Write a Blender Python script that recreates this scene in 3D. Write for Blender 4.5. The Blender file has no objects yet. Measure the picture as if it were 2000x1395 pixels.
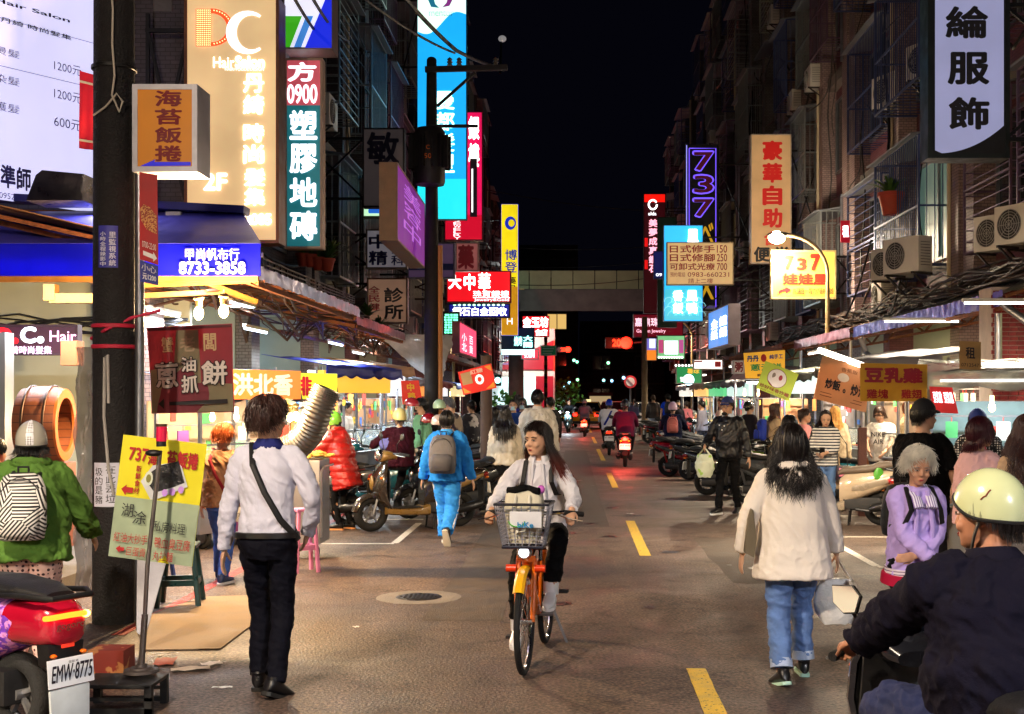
import bpy,bmesh,math,random
import numpy as np
from mathutils import Vector,Matrix,noise as mnoise
SC = bpy.context.scene
COL = SC.collection
R = math.radians
F_PX,VX,VY,CAMZ = 2400.0,1115.0,775.0,1.75      # focal length and vanishing point of the 2000 px wide photograph, eye height
# ---------- camera ----------
cd = bpy.data.cameras.new('camera')
cd.sensor_width = 36.0
cd.lens = F_PX / 2000.0 * 36.0
cd.shift_x = (1000.0 - VX) / 2000.0
cd.shift_y = (VY - 697.5) / 2000.0
cd.clip_start,cd.clip_end = 0.1,2000
cam = bpy.data.objects.new('camera',cd)
COL.objects.link(cam)
cam.location = (0,0,CAMZ)
cam.rotation_euler = (R(90),0,0)
SC.camera = cam
# ---------- night sky ----------
wd = bpy.data.worlds.new('World')
SC.world = wd
wd.use_nodes = True
bg = wd.node_tree.nodes['Background']
bg.inputs[0].default_value = (0.12,0.12,0.30,1)
bg.inputs[1].default_value = 0.008
# ---------- exposure ----------
vs = SC.view_settings
vs.view_transform = 'Standard'
vs.look = 'None'
vs.exposure = 0.3
vs.gamma = 1.0
vs.use_curve_mapping = False
cy = SC.cycles
cy.use_denoising = True
cy.max_bounces = 6
cy.diffuse_bounces = 3
cy.glossy_bounces = 3
cy.transmission_bounces = 4
cy.transparent_max_bounces = 8
cy.sample_clamp_indirect = 4.0
cy.sample_clamp_direct = 0
cy.use_light_tree = True
cy.caustics_reflective = False
cy.caustics_refractive = False
def P(px,py,Y):
 return Vector(((px - VX) * Y / F_PX,Y,CAMZ - (py - VY) * Y / F_PX))
def lin(c):
 out = []
 for v in c[:3]:
  v = v / 255.0
  out.append(v / 12.92 if v <= 0.04045 else ((v + 0.055) / 1.055) ** 2.4)
 return tuple(out)
_M = {}
def mat(col,rough=.6,metal=0.,var=.18,scale=6.,bump=.0,bscale=60.,emit=0.,name=None,alpha=1.,coat=0.,pattern=None,spec=.5,nosample=False,coords='Object',ecol=None,translucent=0.):
 """principled material with procedural grain; colours are sRGB 0-255 base colours"""
 key = (tuple(col),rough,metal,var,scale,bump,bscale,emit,alpha,coat,str(pattern),spec,nosample,coords,ecol,translucent)
 if key in _M:
  return _M[key]
 m = bpy.data.materials.new(name or 'surface')
 m.use_nodes = True
 nt = m.node_tree
 b = nt.nodes['Principled BSDF']
 L = lin(col)
 b.inputs['Roughness'].default_value = rough
 b.inputs['Metallic'].default_value = metal
 b.inputs['Coat Weight'].default_value = coat
 b.inputs['Specular IOR Level'].default_value = spec
 b.inputs['Alpha'].default_value = alpha
 tc = nt.nodes.new('ShaderNodeTexCoord')
 co = tc.outputs[coords]
 src = None
 if pattern:
  src = pattern_nodes(nt,co,pattern,L)
 if var > 0:
  n = nt.nodes.new('ShaderNodeTexNoise')
  n.inputs['Scale'].default_value = scale
  n.inputs['Detail'].default_value = 6
  nt.links.new(co,n.inputs['Vector'])
  mr = nt.nodes.new('ShaderNodeMapRange')
  mr.inputs[1].default_value = .25
  mr.inputs[2].default_value = .75
  mr.inputs[3].default_value = 1 - var
  mr.inputs[4].default_value = 1 + var
  nt.links.new(n.outputs[0],mr.inputs[0])
  vm = nt.nodes.new('ShaderNodeVectorMath')
  vm.operation = 'SCALE'
  if src is not None:
   nt.links.new(src,vm.inputs[0])
  else:
   vm.inputs[0].default_value = L
  nt.links.new(mr.outputs[0],vm.inputs['Scale'])
  src = vm.outputs[0]
  if metal < .5 and rough > .15:
   mr2 = nt.nodes.new('ShaderNodeMapRange')
   mr2.inputs[1].default_value = .3
   mr2.inputs[2].default_value = .7
   mr2.inputs[3].default_value = max(.05,rough - .12)
   mr2.inputs[4].default_value = min(1,rough + .12)
   nt.links.new(n.outputs[0],mr2.inputs[0])
   nt.links.new(mr2.outputs[0],b.inputs['Roughness'])
 if src is not None:
  nt.links.new(src,b.inputs['Base Color'])
 else:
  b.inputs['Base Color'].default_value = (*L,1)
 if emit > 0:
  if ecol is None and src is not None:
   nt.links.new(src,b.inputs['Emission Color'])
  else:
   b.inputs['Emission Color'].default_value = (*(lin(ecol) if ecol else L),1)
  b.inputs['Emission Strength'].default_value = emit
  if nosample:
   m.cycles.emission_sampling = 'NONE'
 if bump > 0:
  n2 = nt.nodes.new('ShaderNodeTexNoise')
  n2.inputs['Scale'].default_value = bscale
  n2.inputs['Detail'].default_value = 5
  nt.links.new(co,n2.inputs['Vector'])
  bp = nt.nodes.new('ShaderNodeBump')
  bp.inputs['Strength'].default_value = min(1,bump)
  bp.inputs['Distance'].default_value = .02
  nt.links.new(n2.outputs[0],bp.inputs['Height'])
  nt.links.new(bp.outputs[0],b.inputs['Normal'])
 if translucent > 0:
  tr = nt.nodes.new('ShaderNodeBsdfTranslucent'); ms = nt.nodes.new('ShaderNodeMixShader'); ms.inputs[0].default_value = translucent
  if src is not None: nt.links.new(src,tr.inputs[0])
  else: tr.inputs[0].default_value = (*L,1)
  nt.links.new(b.outputs[0],ms.inputs[1]); nt.links.new(tr.outputs[0],ms.inputs[2])
  nt.links.new(ms.outputs[0],nt.nodes['Material Output'].inputs[0])
 _M[key] = m
 return m
def pattern_nodes(nt,co,pattern,L):
 """returns a colour socket. patterns: ('stripes',axis,period,duty,col2) ('checks',scale,col2) ('speckle',scale,thr,col2) ('bricks',w,h,mortarcol,axes)"""
 kind = pattern[0]
 mixn = nt.nodes.new('ShaderNodeMix')
 mixn.data_type = 'RGBA'
 mixn.inputs[6].default_value = (*L,1)
 if kind == 'stripes':
  _,ax,per,duty,c2 = pattern
  sp = nt.nodes.new('ShaderNodeSeparateXYZ')
  nt.links.new(co,sp.inputs[0])
  m1 = nt.nodes.new('ShaderNodeMath'); m1.operation = 'DIVIDE'; m1.inputs[1].default_value = per
  nt.links.new(sp.outputs[ax],m1.inputs[0])
  m2 = nt.nodes.new('ShaderNodeMath'); m2.operation = 'FRACT'
  nt.links.new(m1.outputs[0],m2.inputs[0])
  m3 = nt.nodes.new('ShaderNodeMath'); m3.operation = 'LESS_THAN'; m3.inputs[1].default_value = duty
  nt.links.new(m2.outputs[0],m3.inputs[0])
  mixn.inputs[7].default_value = (*lin(c2),1)
  nt.links.new(m3.outputs[0],mixn.inputs[0])
 elif kind == 'checks':
  _,sc_,c2 = pattern
  ck = nt.nodes.new('ShaderNodeTexVoronoi')
  ck.inputs['Scale'].default_value = sc_
  ck.inputs['Randomness'].default_value = 0.0
  nt.links.new(co,ck.inputs['Vector'])
  m3 = nt.nodes.new('ShaderNodeMath'); m3.operation = 'LESS_THAN'; m3.inputs[1].default_value = .33
  nt.links.new(ck.outputs['Distance'],m3.inputs[0])
  mixn.inputs[7].default_value = (*lin(c2),1)
  nt.links.new(m3.outputs[0],mixn.inputs[0])
 elif kind == 'zebra':
  _,sc_,c2 = pattern
  vo = nt.nodes.new('ShaderNodeTexVoronoi'); vo.inputs['Scale'].default_value = sc_ * .35
  nt.links.new(co,vo.inputs['Vector'])
  wv = nt.nodes.new('ShaderNodeTexWave'); wv.inputs['Scale'].default_value = sc_
  mp = nt.nodes.new('ShaderNodeVectorRotate'); mp.rotation_type = 'Y_AXIS'
  nt.links.new(co,mp.inputs['Vector'])
  mm = nt.nodes.new('ShaderNodeMath'); mm.operation = 'MULTIPLY'; mm.inputs[1].default_value = 6.0
  sp = nt.nodes.new('ShaderNodeSeparateColor'); nt.links.new(vo.outputs['Color'],sp.inputs[0])
  nt.links.new(sp.outputs[0],mm.inputs[0]); nt.links.new(mm.outputs[0],mp.inputs['Angle'])
  nt.links.new(mp.outputs[0],wv.inputs['Vector'])
  m3 = nt.nodes.new('ShaderNodeMath'); m3.operation = 'LESS_THAN'; m3.inputs[1].default_value = .5
  nt.links.new(wv.outputs['Fac'],m3.inputs[0])
  mixn.inputs[7].default_value = (*lin(c2),1)
  nt.links.new(m3.outputs[0],mixn.inputs[0])
 elif kind == 'speckle':
  _,sc_,thr,c2 = pattern
  n = nt.nodes.new('ShaderNodeTexNoise'); n.inputs['Scale'].default_value = sc_; n.inputs['Detail'].default_value = 3
  nt.links.new(co,n.inputs['Vector'])
  mr = nt.nodes.new('ShaderNodeMapRange'); mr.inputs[1].default_value = thr - .02; mr.inputs[2].default_value = thr + .02
  nt.links.new(n.outputs[0],mr.inputs[0])
  mixn.inputs[7].default_value = (*lin(c2),1)
  nt.links.new(mr.outputs[0],mixn.inputs[0])
 elif kind == 'bricks':
  _,w,h,c2,axes = pattern
  sp = nt.nodes.new('ShaderNodeSeparateXYZ'); nt.links.new(co,sp.inputs[0])
  cb = nt.nodes.new('ShaderNodeCombineXYZ')
  if axes == 'xy':     # x+y along, z up: works on faces of either direction
   ad = nt.nodes.new('ShaderNodeMath'); ad.operation = 'ADD'
   nt.links.new(sp.outputs[0],ad.inputs[0]); nt.links.new(sp.outputs[1],ad.inputs[1])
   nt.links.new(ad.outputs[0],cb.inputs[0]); nt.links.new(sp.outputs[2],cb.inputs[1])
  else:
   nt.links.new(sp.outputs[0],cb.inputs[0]); nt.links.new(sp.outputs[2],cb.inputs[1])
  br = nt.nodes.new('ShaderNodeTexBrick')
  br.inputs['Scale'].default_value = 1
  br.inputs['Brick Width'].default_value = w
  br.inputs['Row Height'].default_value = h
  br.inputs['Mortar Size'].default_value = h * .09
  br.inputs['Color1'].default_value = (*L,1)
  br.inputs['Color2'].default_value = (L[0] * .75,L[1] * .72,L[2] * .72,1)
  br.inputs['Mortar'].default_value = (*lin(c2),1)
  nt.links.new(cb.outputs[0],br.inputs['Vector'])
  return br.outputs['Color']
 return mixn.outputs[2]
def E(col,s=1.0,nosample=False):
 """material of something that gives off light"""
 return mat(col,rough=.4,var=0.0,emit=s,nosample=nosample,name='lit_surface')
# ---------- mesh helpers ----------
WORK = bpy.data.scenes.new('workbench')     # small scene in which outlines and surfaces are evaluated, removed at the end
def baked(o):
 WORK.collection.objects.link(o)
 vl = WORK.view_layers[0]; vl.update(); dg = vl.depsgraph
 me = bpy.data.meshes.new_from_object(o.evaluated_get(dg))
 bpy.data.objects.remove(o)
 return me
class MB:
 def __init__(s):
  s.v = []; s.f = []; s.m = []; s.n = 0
 def add(s,vs,fs,mi=0):
  o = s.n
  s.v.append(np.asarray(vs,dtype=float).reshape(-1,3)); s.n += len(s.v[-1])
  for f in fs:
   s.f.append([i + o for i in f]); s.m.append(mi)
  return s
 def box(s,c,d,mi=0,rot=None):
  x,y,z = d[0] / 2,d[1] / 2,d[2] / 2
  vs = np.array([(-x,-y,-z),(x,-y,-z),(x,y,-z),(-x,y,-z),(-x,-y,z),(x,-y,z),(x,y,z),(-x,y,z)])
  if rot is not None:
   vs = vs @ np.array(rot).T
  vs = vs + np.array(c)
  return s.add(vs,[(0,3,2,1),(4,5,6,7),(0,1,5,4),(1,2,6,5),(2,3,7,6),(3,0,4,7)],mi)
 def bar(s,a,b,w,h=None,mi=0):
  """rectangular bar from a to b"""
  a = np.array(a,float); b = np.array(b,float); h = h or w
  d = b - a; L = np.linalg.norm(d)
  if L < 1e-6: return s
  d /= L
  up = np.array((0,0,1.)) if abs(d[2]) < .95 else np.array((0,1.,0))
  r = np.cross(d,up); r /= np.linalg.norm(r); u = np.cross(r,d)
  return s.box((a + b) / 2,(w,L,h),mi,np.stack([r,d,u],1))
 def tube(s,pts,r,n=8,mi=0,cap=True,flat=1.0):
  pts = np.array(pts,float); K = len(pts)
  rr = np.full(K,r) if np.isscalar(r) else np.array(r,float)
  t = np.gradient(pts,axis=0)
  t /= np.maximum(np.linalg.norm(t,axis=1,keepdims=True),1e-9)
  up = np.array((0,0,1.)) if abs(t[0][2]) < .9 else np.array((0,1.,0))
  a = np.cross(t[0],up); a /= np.linalg.norm(a)
  an = np.arange(n) * 2 * math.pi / n
  rings = []
  for i in range(K):
   a = a - t[i] * np.dot(a,t[i]); a /= max(np.linalg.norm(a),1e-9)
   b = np.cross(t[i],a)
   rings.append(pts[i] + rr[i] * (np.cos(an)[:,None] * a + np.sin(an)[:,None] * b * flat))
  return s.loft(rings,mi,cap)
 def loft(s,rings,mi=0,cap=True,closed=True,wrap=False):
  K = len(rings); n = len(rings[0])
  vs = np.concatenate([np.asarray(q,float) for q in rings]); fs = []
  kk = K if wrap else K - 1
  for i in range(kk):
   j2 = (i + 1) % K
   for j in range(n if closed else n - 1):
    k = (j + 1) % n
    fs.append((i * n + j,i * n + k,j2 * n + k,j2 * n + j))
  if cap and not wrap:
   fs.append(tuple(range(n - 1,-1,-1))); fs.append(tuple(range((K - 1) * n,K * n)))
  return s.add(vs,fs,mi)
 def cyl(s,a,b,r,r2=None,n=12,mi=0):
  return s.tube([a,b],[r,r if r2 is None else r2],n,mi)
 def ell(s,c,r,n=12,mi=0,rot=None):
  if np.isscalar(r): r = (r,r,r)
  rings = []
  m = max(5,n // 2 + 1)
  for i in range(1,m):
   p = math.pi * i / m
   an = np.arange(n) * 2 * math.pi / n
   rings.append(np.stack([r[0] * math.sin(p) * np.cos(an),r[1] * math.sin(p) * np.sin(an),np.full(n,-r[2] * math.cos(p))],1))
  vs = np.concatenate([[(0,0,-r[2])],*rings,[(0,0,r[2])]])
  if rot is not None: vs = vs @ np.array(rot).T
  fs = []
  for j in range(n):
   fs.append((0,1 + (j + 1) % n,1 + j))
  for i in range(m - 2):
   for j in range(n):
    a = 1 + i * n; k = (j + 1) % n
    fs.append((a + j,a + k,a + n + k,a + n + j))
  a = 1 + (m - 2) * n; e = len(vs) - 1
  for j in range(n):
   fs.append((a + j,a + (j + 1) % n,e))
  return s.add(vs + np.array(c),fs,mi)
 def lathe(s,prof,n=16,mi=0,c=(0,0,0),axis='z',cap=True,a0=0,a1=360):
  full = abs(a1 - a0) >= 360
  an = np.radians(np.linspace(a0,a1,n,endpoint=not full)) if not full else np.arange(n) * 2 * math.pi / n
  rings = []
  for r,z in prof:
   x,y,zz = r * np.cos(an),r * np.sin(an),np.full(len(an),z)
   q = {'z': (x,y,zz),'y': (x,zz,-y),'x': (zz,x,y)}[axis]
   rings.append(np.stack(q,1) + np.array(c))
  return s.loft(rings,mi,cap and full,closed=full)
 def prism(s,poly,o,u,v,w,mi=0):
  """2D polygon (a,b) -> o + a*u + b*v, extruded by vector w"""
  o,u,v,w = (np.array(q,float) for q in (o,u,v,w))
  A = np.array([o + a * u + b * v for a,b in poly]); n = len(A)
  fs = [tuple(range(n)),tuple(range(2 * n - 1,n - 1,-1))]
  for i in range(n):
   k = (i + 1) % n
   fs.append((i,i + n,k + n,k))
  return s.add(np.concatenate([A,A + w]),fs,mi)
 def quad(s,a,b,c,d,mi=0):
  return s.add([a,b,c,d],[(0,1,2,3)],mi)
 def grid(s,fn,nu,nv,mi=0):
  vs = [fn(i / nu,j / nv) for j in range(nv + 1) for i in range(nu + 1)]
  fs = [(j * (nu + 1) + i,j * (nu + 1) + i + 1,(j + 1) * (nu + 1) + i + 1,(j + 1) * (nu + 1) + i) for j in range(nv) for i in range(nu)]
  return s.add(vs,fs,mi)
 def torus(s,c,R_,r,axis='x',n=28,k=8,mi=0,sq=1.0):
  rings = []
  for i in range(n):
   a = 2 * math.pi * i / n
   q = []
   for j in range(k):
    b = 2 * math.pi * j / k
    rad = R_ + r * math.cos(b); h = r * sq * math.sin(b)
    p = {'x': (h,rad * math.cos(a),rad * math.sin(a)),'y': (rad * math.cos(a),h,rad * math.sin(a)),'z': (rad * math.cos(a),rad * math.sin(a),h)}[axis]
    q.append((p[0] + c[0],p[1] + c[1],p[2] + c[2]))
   rings.append(q)
  return s.loft(rings,mi,cap=False,wrap=True)
 def mesh(s,mats,smooth=True,angle=38,bevel=0,name='mesh'):
  me = bpy.data.meshes.new(name)
  vs = np.concatenate(s.v) if s.v else np.zeros((0,3))
  me.from_pydata(vs.tolist(),[],s.f)
  if not isinstance(mats,(list,tuple)): mats = [mats]
  for m in mats: me.materials.append(m)
  if len(mats) > 1:
   me.polygons.foreach_set('material_index',np.array(s.m,dtype=np.int32))
  bm = bmesh.new(); bm.from_mesh(me)
  bmesh.ops.recalc_face_normals(bm,faces=bm.faces)
  if bevel:
   es = [e for e in bm.edges if len(e.link_faces) == 2 and e.calc_face_angle(0) > .6]
   bmesh.ops.bevel(bm,geom=es,offset=bevel,segments=2,affect='EDGES',clamp_overlap=True,profile=.7)
  bm.to_mesh(me); bm.free()
  if smooth:
   me.polygons.foreach_set('use_smooth',np.ones(len(me.polygons),dtype=bool))
   me.set_sharp_from_angle(angle=R(angle))
  me.update()
  return me
 def build(s,name,mats,parent=None,smooth=True,angle=38,bevel=0,label=None):
  return put(name,s.mesh(mats,smooth,angle,bevel,name),parent,label)
def put(name,me,parent=None,label=None):
 o = bpy.data.objects.new(name,me); COL.objects.link(o)
 if parent is not None: o.parent = parent
 if label: o['label'] = label
 return o
def tag(o,label=None,cat=None,group=None,kind=None):
 if label: o['label'] = label
 if cat: o['category'] = cat
 if group: o['group'] = group
 if kind: o['kind'] = kind
 return o
def thing(name,label,cat,loc=(0,0,0),rz=0,group=None):
 o = bpy.data.objects.new(name,None); COL.objects.link(o)
 o.empty_display_size = .1
 o.location = loc; o.rotation_euler = (0,0,R(rz))
 return tag(o,label,cat,group)
def structure(o): o['kind'] = 'structure'; return o
def stuff(o): o['kind'] = 'stuff'; return o
def copy_tree(src,parent=None):
 kids = [c for c in KIDS.get(src.name,src.children)]
 c = src.copy(); COL.objects.link(c)
 if parent is not None: c.parent = parent
 for k in kids: copy_tree(k,c)
 return c
KIDS = {}
_T = {}
def text_geo(s,bold=0.0,sp=0.0):
 """glyph outlines centred on their bounding box, em = 1"""
 k = (s,bold)
 if k in _T: return _T[k]
 c = bpy.data.curves.new('glyphs','FONT'); c.body = s; c.size = 1; c.resolution_u = 3; c.align_x = 'CENTER'
 o = bpy.data.objects.new('glyphs',c)
 me = baked(o); bpy.data.curves.remove(c)
 n = len(me.vertices); v = np.zeros(n * 3); me.vertices.foreach_get('co',v); v = v.reshape(-1,3)
 fs = [tuple(p.vertices) for p in me.polygons]
 bpy.data.meshes.remove(me)
 if n == 0: v = np.zeros((3,3)); fs = []
 lo,hi = v[:,:2].min(0),v[:,:2].max(0)
 v[:,:2] -= (lo + hi) / 2
 if bold:
  V = []; Fs = []
  for i,(dx,dy) in enumerate(((0,0),(1,0),(-1,0),(0,1),(0,-1),(.7,.7),(-.7,-.7),(.7,-.7),(-.7,.7))):
   V.append(v + np.array((dx * bold,dy * bold,i * .0004)))
   Fs += [tuple(a + i * n for a in f) for f in fs]
  v = np.concatenate(V); fs = Fs
 _T[k] = (v,fs,hi - lo)
 return _T[k]
def lay_text(mb,s,O,U,V,N,rect,vertical=False,bold=.0,mi=0,lift=.004,fill=.88):
 """text fitted in rect (x0,y0,x1,y1) given as fractions of the panel O + x*U + y*V (V points down)"""
 O,U,V,N = (np.array(q,float) for q in (O,U,V,N))
 x0,y0,x1,y1 = rect
 items = [(s,rect)]
 if vertical:
  n = len(s); h = (y1 - y0) / n
  items = [(ch,(x0,y0 + h * i + h * (1 - fill) / 2,x1,y0 + h * (i + 1) - h * (1 - fill) / 2)) for i,ch in enumerate(s) if ch != ' ']
 for t,(a,b,c,d) in items:
  v,fs,ext = text_geo(t,bold)
  w = max(ext[0] + 2 * bold,.35 if vertical else .01); h = max(ext[1] + 2 * bold,.55 if vertical else .01)
  sx = (c - a) / w; sy = (d - b) / h
  cx,cy_ = (a + c) / 2,(b + d) / 2
  pts = O + (cx + v[:,:1] * sx) * U + (cy_ - v[:,1:2] * sy) * V + N * (lift + v[:,2:3])
  mb.add(pts,fs,mi)
# ---------- road and setting ----------
rnd = random.Random(7)
def road_material():
 m = bpy.data.materials.new('asphalt'); m.use_nodes = True
 nt = m.node_tree; b = nt.nodes['Principled BSDF']
 tc = nt.nodes.new('ShaderNodeTexCoord')
 def noise(sc,det=6,dist=0.0,vec=None):
  n = nt.nodes.new('ShaderNodeTexNoise'); n.inputs['Scale'].default_value = sc; n.inputs['Detail'].default_value = det
  n.inputs['Distortion'].default_value = dist
  nt.links.new(vec or tc.outputs['Object'],n.inputs['Vector']); return n.outputs[0]
 def ramp(src,stops):
  r = nt.nodes.new('ShaderNodeValToRGB'); nt.links.new(src,r.inputs[0])
  e = r.color_ramp.elements
  while len(e) < len(stops): e.new(.5)
  for i,(p,c) in enumerate(stops): e[i].position = p; e[i].color = (*c,1)
  return r.outputs[0]
 def mul(a,c_):
  x = nt.nodes.new('ShaderNodeMix'); x.data_type = 'RGBA'; x.blend_type = 'MULTIPLY'; x.inputs[0].default_value = 1
  nt.links.new(a,x.inputs[6]); nt.links.new(c_,x.inputs[7]); return x.outputs[2]
 base = ramp(noise(.45,8,.6),[(.25,(.052,.034,.026)),(.5,(.096,.066,.050)),(.75,(.155,.112,.086))])
 mp = nt.nodes.new('ShaderNodeMapping'); mp.inputs['Scale'].default_value = (2.2,.22,1)
 nt.links.new(tc.outputs['Object'],mp.inputs[0])
 tracks = ramp(noise(1.4,5,.4,mp.outputs[0]),[(.3,(.72,.70,.72)),(.7,(1.15,1.12,1.1))])
 grain = ramp(noise(42,7),[(.32,(.22,.22,.22)),(.5,(1,1,1)),(.68,(2.3,2.2,2.1))])
 blot = ramp(noise(3.1,7,1.2),[(.30,(.42,.38,.38)),(.44,(1,1,1)),(.62,(1,1,1)),(.75,(1.35,1.3,1.25))])
 col = mul(mul(mul(base,tracks),grain),blot)
 vo = nt.nodes.new('ShaderNodeTexVoronoi'); vo.feature = 'DISTANCE_TO_EDGE'; vo.inputs['Scale'].default_value = .42
 wv = nt.nodes.new('ShaderNodeVectorMath'); wv.operation = 'ADD'
 n3 = nt.nodes.new('ShaderNodeTexNoise'); n3.inputs['Scale'].default_value = 2.5; n3.inputs['Detail'].default_value = 5
 nt.links.new(tc.outputs['Object'],n3.inputs['Vector'])
 nt.links.new(tc.outputs['Object'],wv.inputs[0]); nt.links.new(n3.outputs[1],wv.inputs[1]); nt.links.new(wv.outputs[0],vo.inputs['Vector'])
 cr = ramp(vo.outputs['Distance'],[(0,(.35,.33,.33)),(.010,(1,1,1))])
 col = mul(col,cr)
 nt.links.new(col,b.inputs['Base Color'])
 rr = nt.nodes.new('ShaderNodeMapRange'); rr.inputs[1].default_value = .3; rr.inputs[2].default_value = .7; rr.inputs[3].default_value = .40; rr.inputs[4].default_value = .72
 nt.links.new(noise(1.1,6,.8),rr.inputs[0]); nt.links.new(rr.outputs[0],b.inputs['Roughness'])
 bp = nt.nodes.new('ShaderNodeBump'); bp.inputs['Strength'].default_value = .8; bp.inputs['Distance'].default_value = .015
 nt.links.new(noise(55,6),bp.inputs['Height']); nt.links.new(bp.outputs[0],b.inputs['Normal'])
 return m
ROAD = road_material()
structure(MB().grid(lambda u,v: (-60 + 120 * u,-40 + 340 * v,0),24,68).build('road',ROAD,smooth=False))
tiles_floor = mat((120,116,108),rough=.45,pattern=('bricks',.3,.3,(60,58,55),'xy'),bump=.1)
structure(MB().box((-10.1,48,.05),(11,100,.12)).build('pavement',mat((105,100,95),.5,bump=.3)))
structure(MB().box((12.4,48,.05),(11,100,.12)).build('pavement',mat((105,100,95),.5,bump=.3)))
def marking(px0,py0,px1,py1,w,m,name='road_marking',label=None):
 """painted stripe between two ground points given by where they fall in the photograph"""
 a = P(px0,py0,F_PX * CAMZ / (py0 - VY)); b = P(px1,py1,F_PX * CAMZ / (py1 - VY))
 stripe(a.x,a.y,b.x,b.y,w,m,name)
def stripe(x0,y0,x1,y1,w,m,name='road_marking',z=.004):
 a = np.array((x0,y0)); b = np.array((x1,y1)); d = (b - a) / np.linalg.norm(b - a); n = np.array((-d[1],d[0])) * w / 2
 L = np.linalg.norm(b - a); k = max(2,int(L / .12))
 r_ = random.Random(int(abs(x0 * 97 + y0 * 31)) + 3)
 left = []; right = []
 for i in range(k + 1):
  q = a + (b - a) * i / k
  left.append((*(q + n * (1 + r_.uniform(-.04,.04))),z)); right.append((*(q - n * (1 + r_.uniform(-.04,.04))),z))
 mb = MB()
 for i in range(k): mb.quad(right[i],right[i + 1],left[i + 1],left[i])
 return structure(mb.build(name,m,smooth=False))
def worn_paint(c,thr=.44):
 return mat(c,rough=.55,var=.2,scale=9,bump=.4,bscale=150,pattern=('speckle',45,.64,(78,66,52)),name='paint')
YEL = worn_paint((226,186,60)); WHT = worn_paint((205,195,180)); REDP = worn_paint((170,40,35))
for y0,y1 in ((5.2,7.9),(13.5,17.3),(23.6,28.2),(33.6,41),(46,53),(60,68),(76,84)):
 xa = .80 + (y0 - 8) * .0035
 stripe(xa,y0,xa + .012,y1,.125,YEL)
stripe(-3.32,9.0,-3.38,26,.10,REDP)
stripe(4.75,6.0,4.8,40,.10,REDP)
for i in range(9):
 y = 14.6 + i * 2.9
 stripe(-3.2,y,-2.1,y,.09,WHT);
 if i % 2 == 0: stripe(-2.1,y + .05,-2.1,y + 2.4,.09,WHT)
for i in range(11):
 y = 12.6 + i * 2.7
 stripe(3.15,y,4.6,y,.09,WHT)
stripe(3.15,12.65,3.15,19,.09,WHT)
for i in range(7):
 stripe(-2.5 + i * 1.0,69.0,-2.5 + i * 1.0,72,.5,WHT)
PATCH = mat((78,66,57),.7,var=.4,scale=5,bump=.6,bscale=90,name='asphalt_patch')
def patch(x0,y0,x1,y1,m,seed,z=.002):
 r = random.Random(seed); a = []
 for (xa,ya,xb,yb) in ((x0,y0,x1,y0),(x1,y0,x1,y1),(x1,y1,x0,y1),(x0,y1,x0,y0)):
  for k in range(6): u = k / 6; a.append((xa + (xb - xa) * u + r.uniform(-.03,.03),ya + (yb - ya) * u + r.uniform(-.04,.04),z))
 structure(MB().add(a,[tuple(range(len(a)))]).build('road_patch',m,smooth=False))
patch(-1.15,9.6,-.55,30,PATCH,1); patch(1.5,11.5,2.6,15.2,PATCH,2); patch(-.2,16.5,.5,40,PATCH,3); pass
OILM = mat((34,29,27),.35,var=.3,scale=20,name='oil_stain')
rs_ = random.Random(77)
for k in range(34):
 x,y,q = rs_.uniform(-2.6,4.2),rs_.uniform(7,26),rs_.uniform(.03,.16)
 structure(MB().add([(x + q * rs_.uniform(.6,1.1) * math.cos(a),y + q * rs_.uniform(.6,1.3) * math.sin(a),.0031 + k * .00001) for a in np.arange(14) * 2 * math.pi / 14],[tuple(range(14))]).build('oil_stain',OILM,smooth=False))
c_ = P(818,1167,F_PX * CAMZ / (1167 - VY))
mh = thing('manhole_cover','round iron manhole cover set in a pale ring of the road','manhole cover',(c_.x,c_.y,0))
MB().lathe([(.0,.004),(.26,.004),(.34,.005),(.37,.002)],40,c=(0,0,0),cap=False).build('concrete_ring',mat((120,112,104),.7,bump=.4),mh)
mb = MB().lathe([(0,.010),(.19,.010),(.20,.006)],32,cap=False)
for i in range(-4,5):
 for j in range(-4,5):
  if i * i + j * j < 17: mb.box((i * .038,j * .038,.011),(.02,.02,.006))
mb.build('iron_lid',mat((52,46,42),.45,.7,bump=.3),mh)
# ---------- night sky backdrop is the world; far hill of buildings ----------
TILE_A = mat((146,126,124),.5,pattern=('bricks',.10,.05,(76,66,68),'xy'),var=.5,scale=1.1,name='mosaic_tile')
TILE_B = mat((116,112,116),.5,pattern=('bricks',.10,.05,(58,54,56),'xy'),var=.5,scale=1.2,name='mosaic_tile')
TILE_R = mat((112,66,76),.55,pattern=('bricks',.16,.05,(76,38,46),'xy'),var=.5,scale=1.3,name='mosaic_tile')
TILE_D = mat((84,76,80),.6,pattern=('bricks',.12,.05,(46,38,36),'xy'),var=.35,scale=1.1,name='mosaic_tile')
CONC = mat((104,98,94),.8,var=.35,scale=1.3,bump=.4,bscale=20,name='concrete')
CONCD = mat((66,62,62),.85,var=.4,scale=1.6,bump=.4,bscale=20,name='concrete')
BLACKM = mat((22,21,23),.5,.3,name='black_metal')
STEEL = mat((170,172,176),.32,.9,var=.1,name='steel')
GALV = mat((150,152,160),.35,.85,var=.25,scale=5,bump=.3,bscale=12,name='galvanised')
RUST = mat((128,74,42),.8,.1,var=.45,scale=9,bump=.5,bscale=40,name='rusty_metal')
CAGE_B = mat((70,84,130),.4,.5,name='painted_bars')
CAGE_G = mat((150,158,160),.35,.7,name='bars')
CAGE_P = mat((120,96,120),.4,.6,name='bars')
GLASSD = mat((26,32,42),.08,0,var=.3,spec=.8,name='dark_glass')
WHITEM = mat((214,212,204),.45,var=.12,scale=3,name='white_paint')
CREAM = mat((200,188,160),.6,var=.2,scale=3,name='cream_paint')
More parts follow.
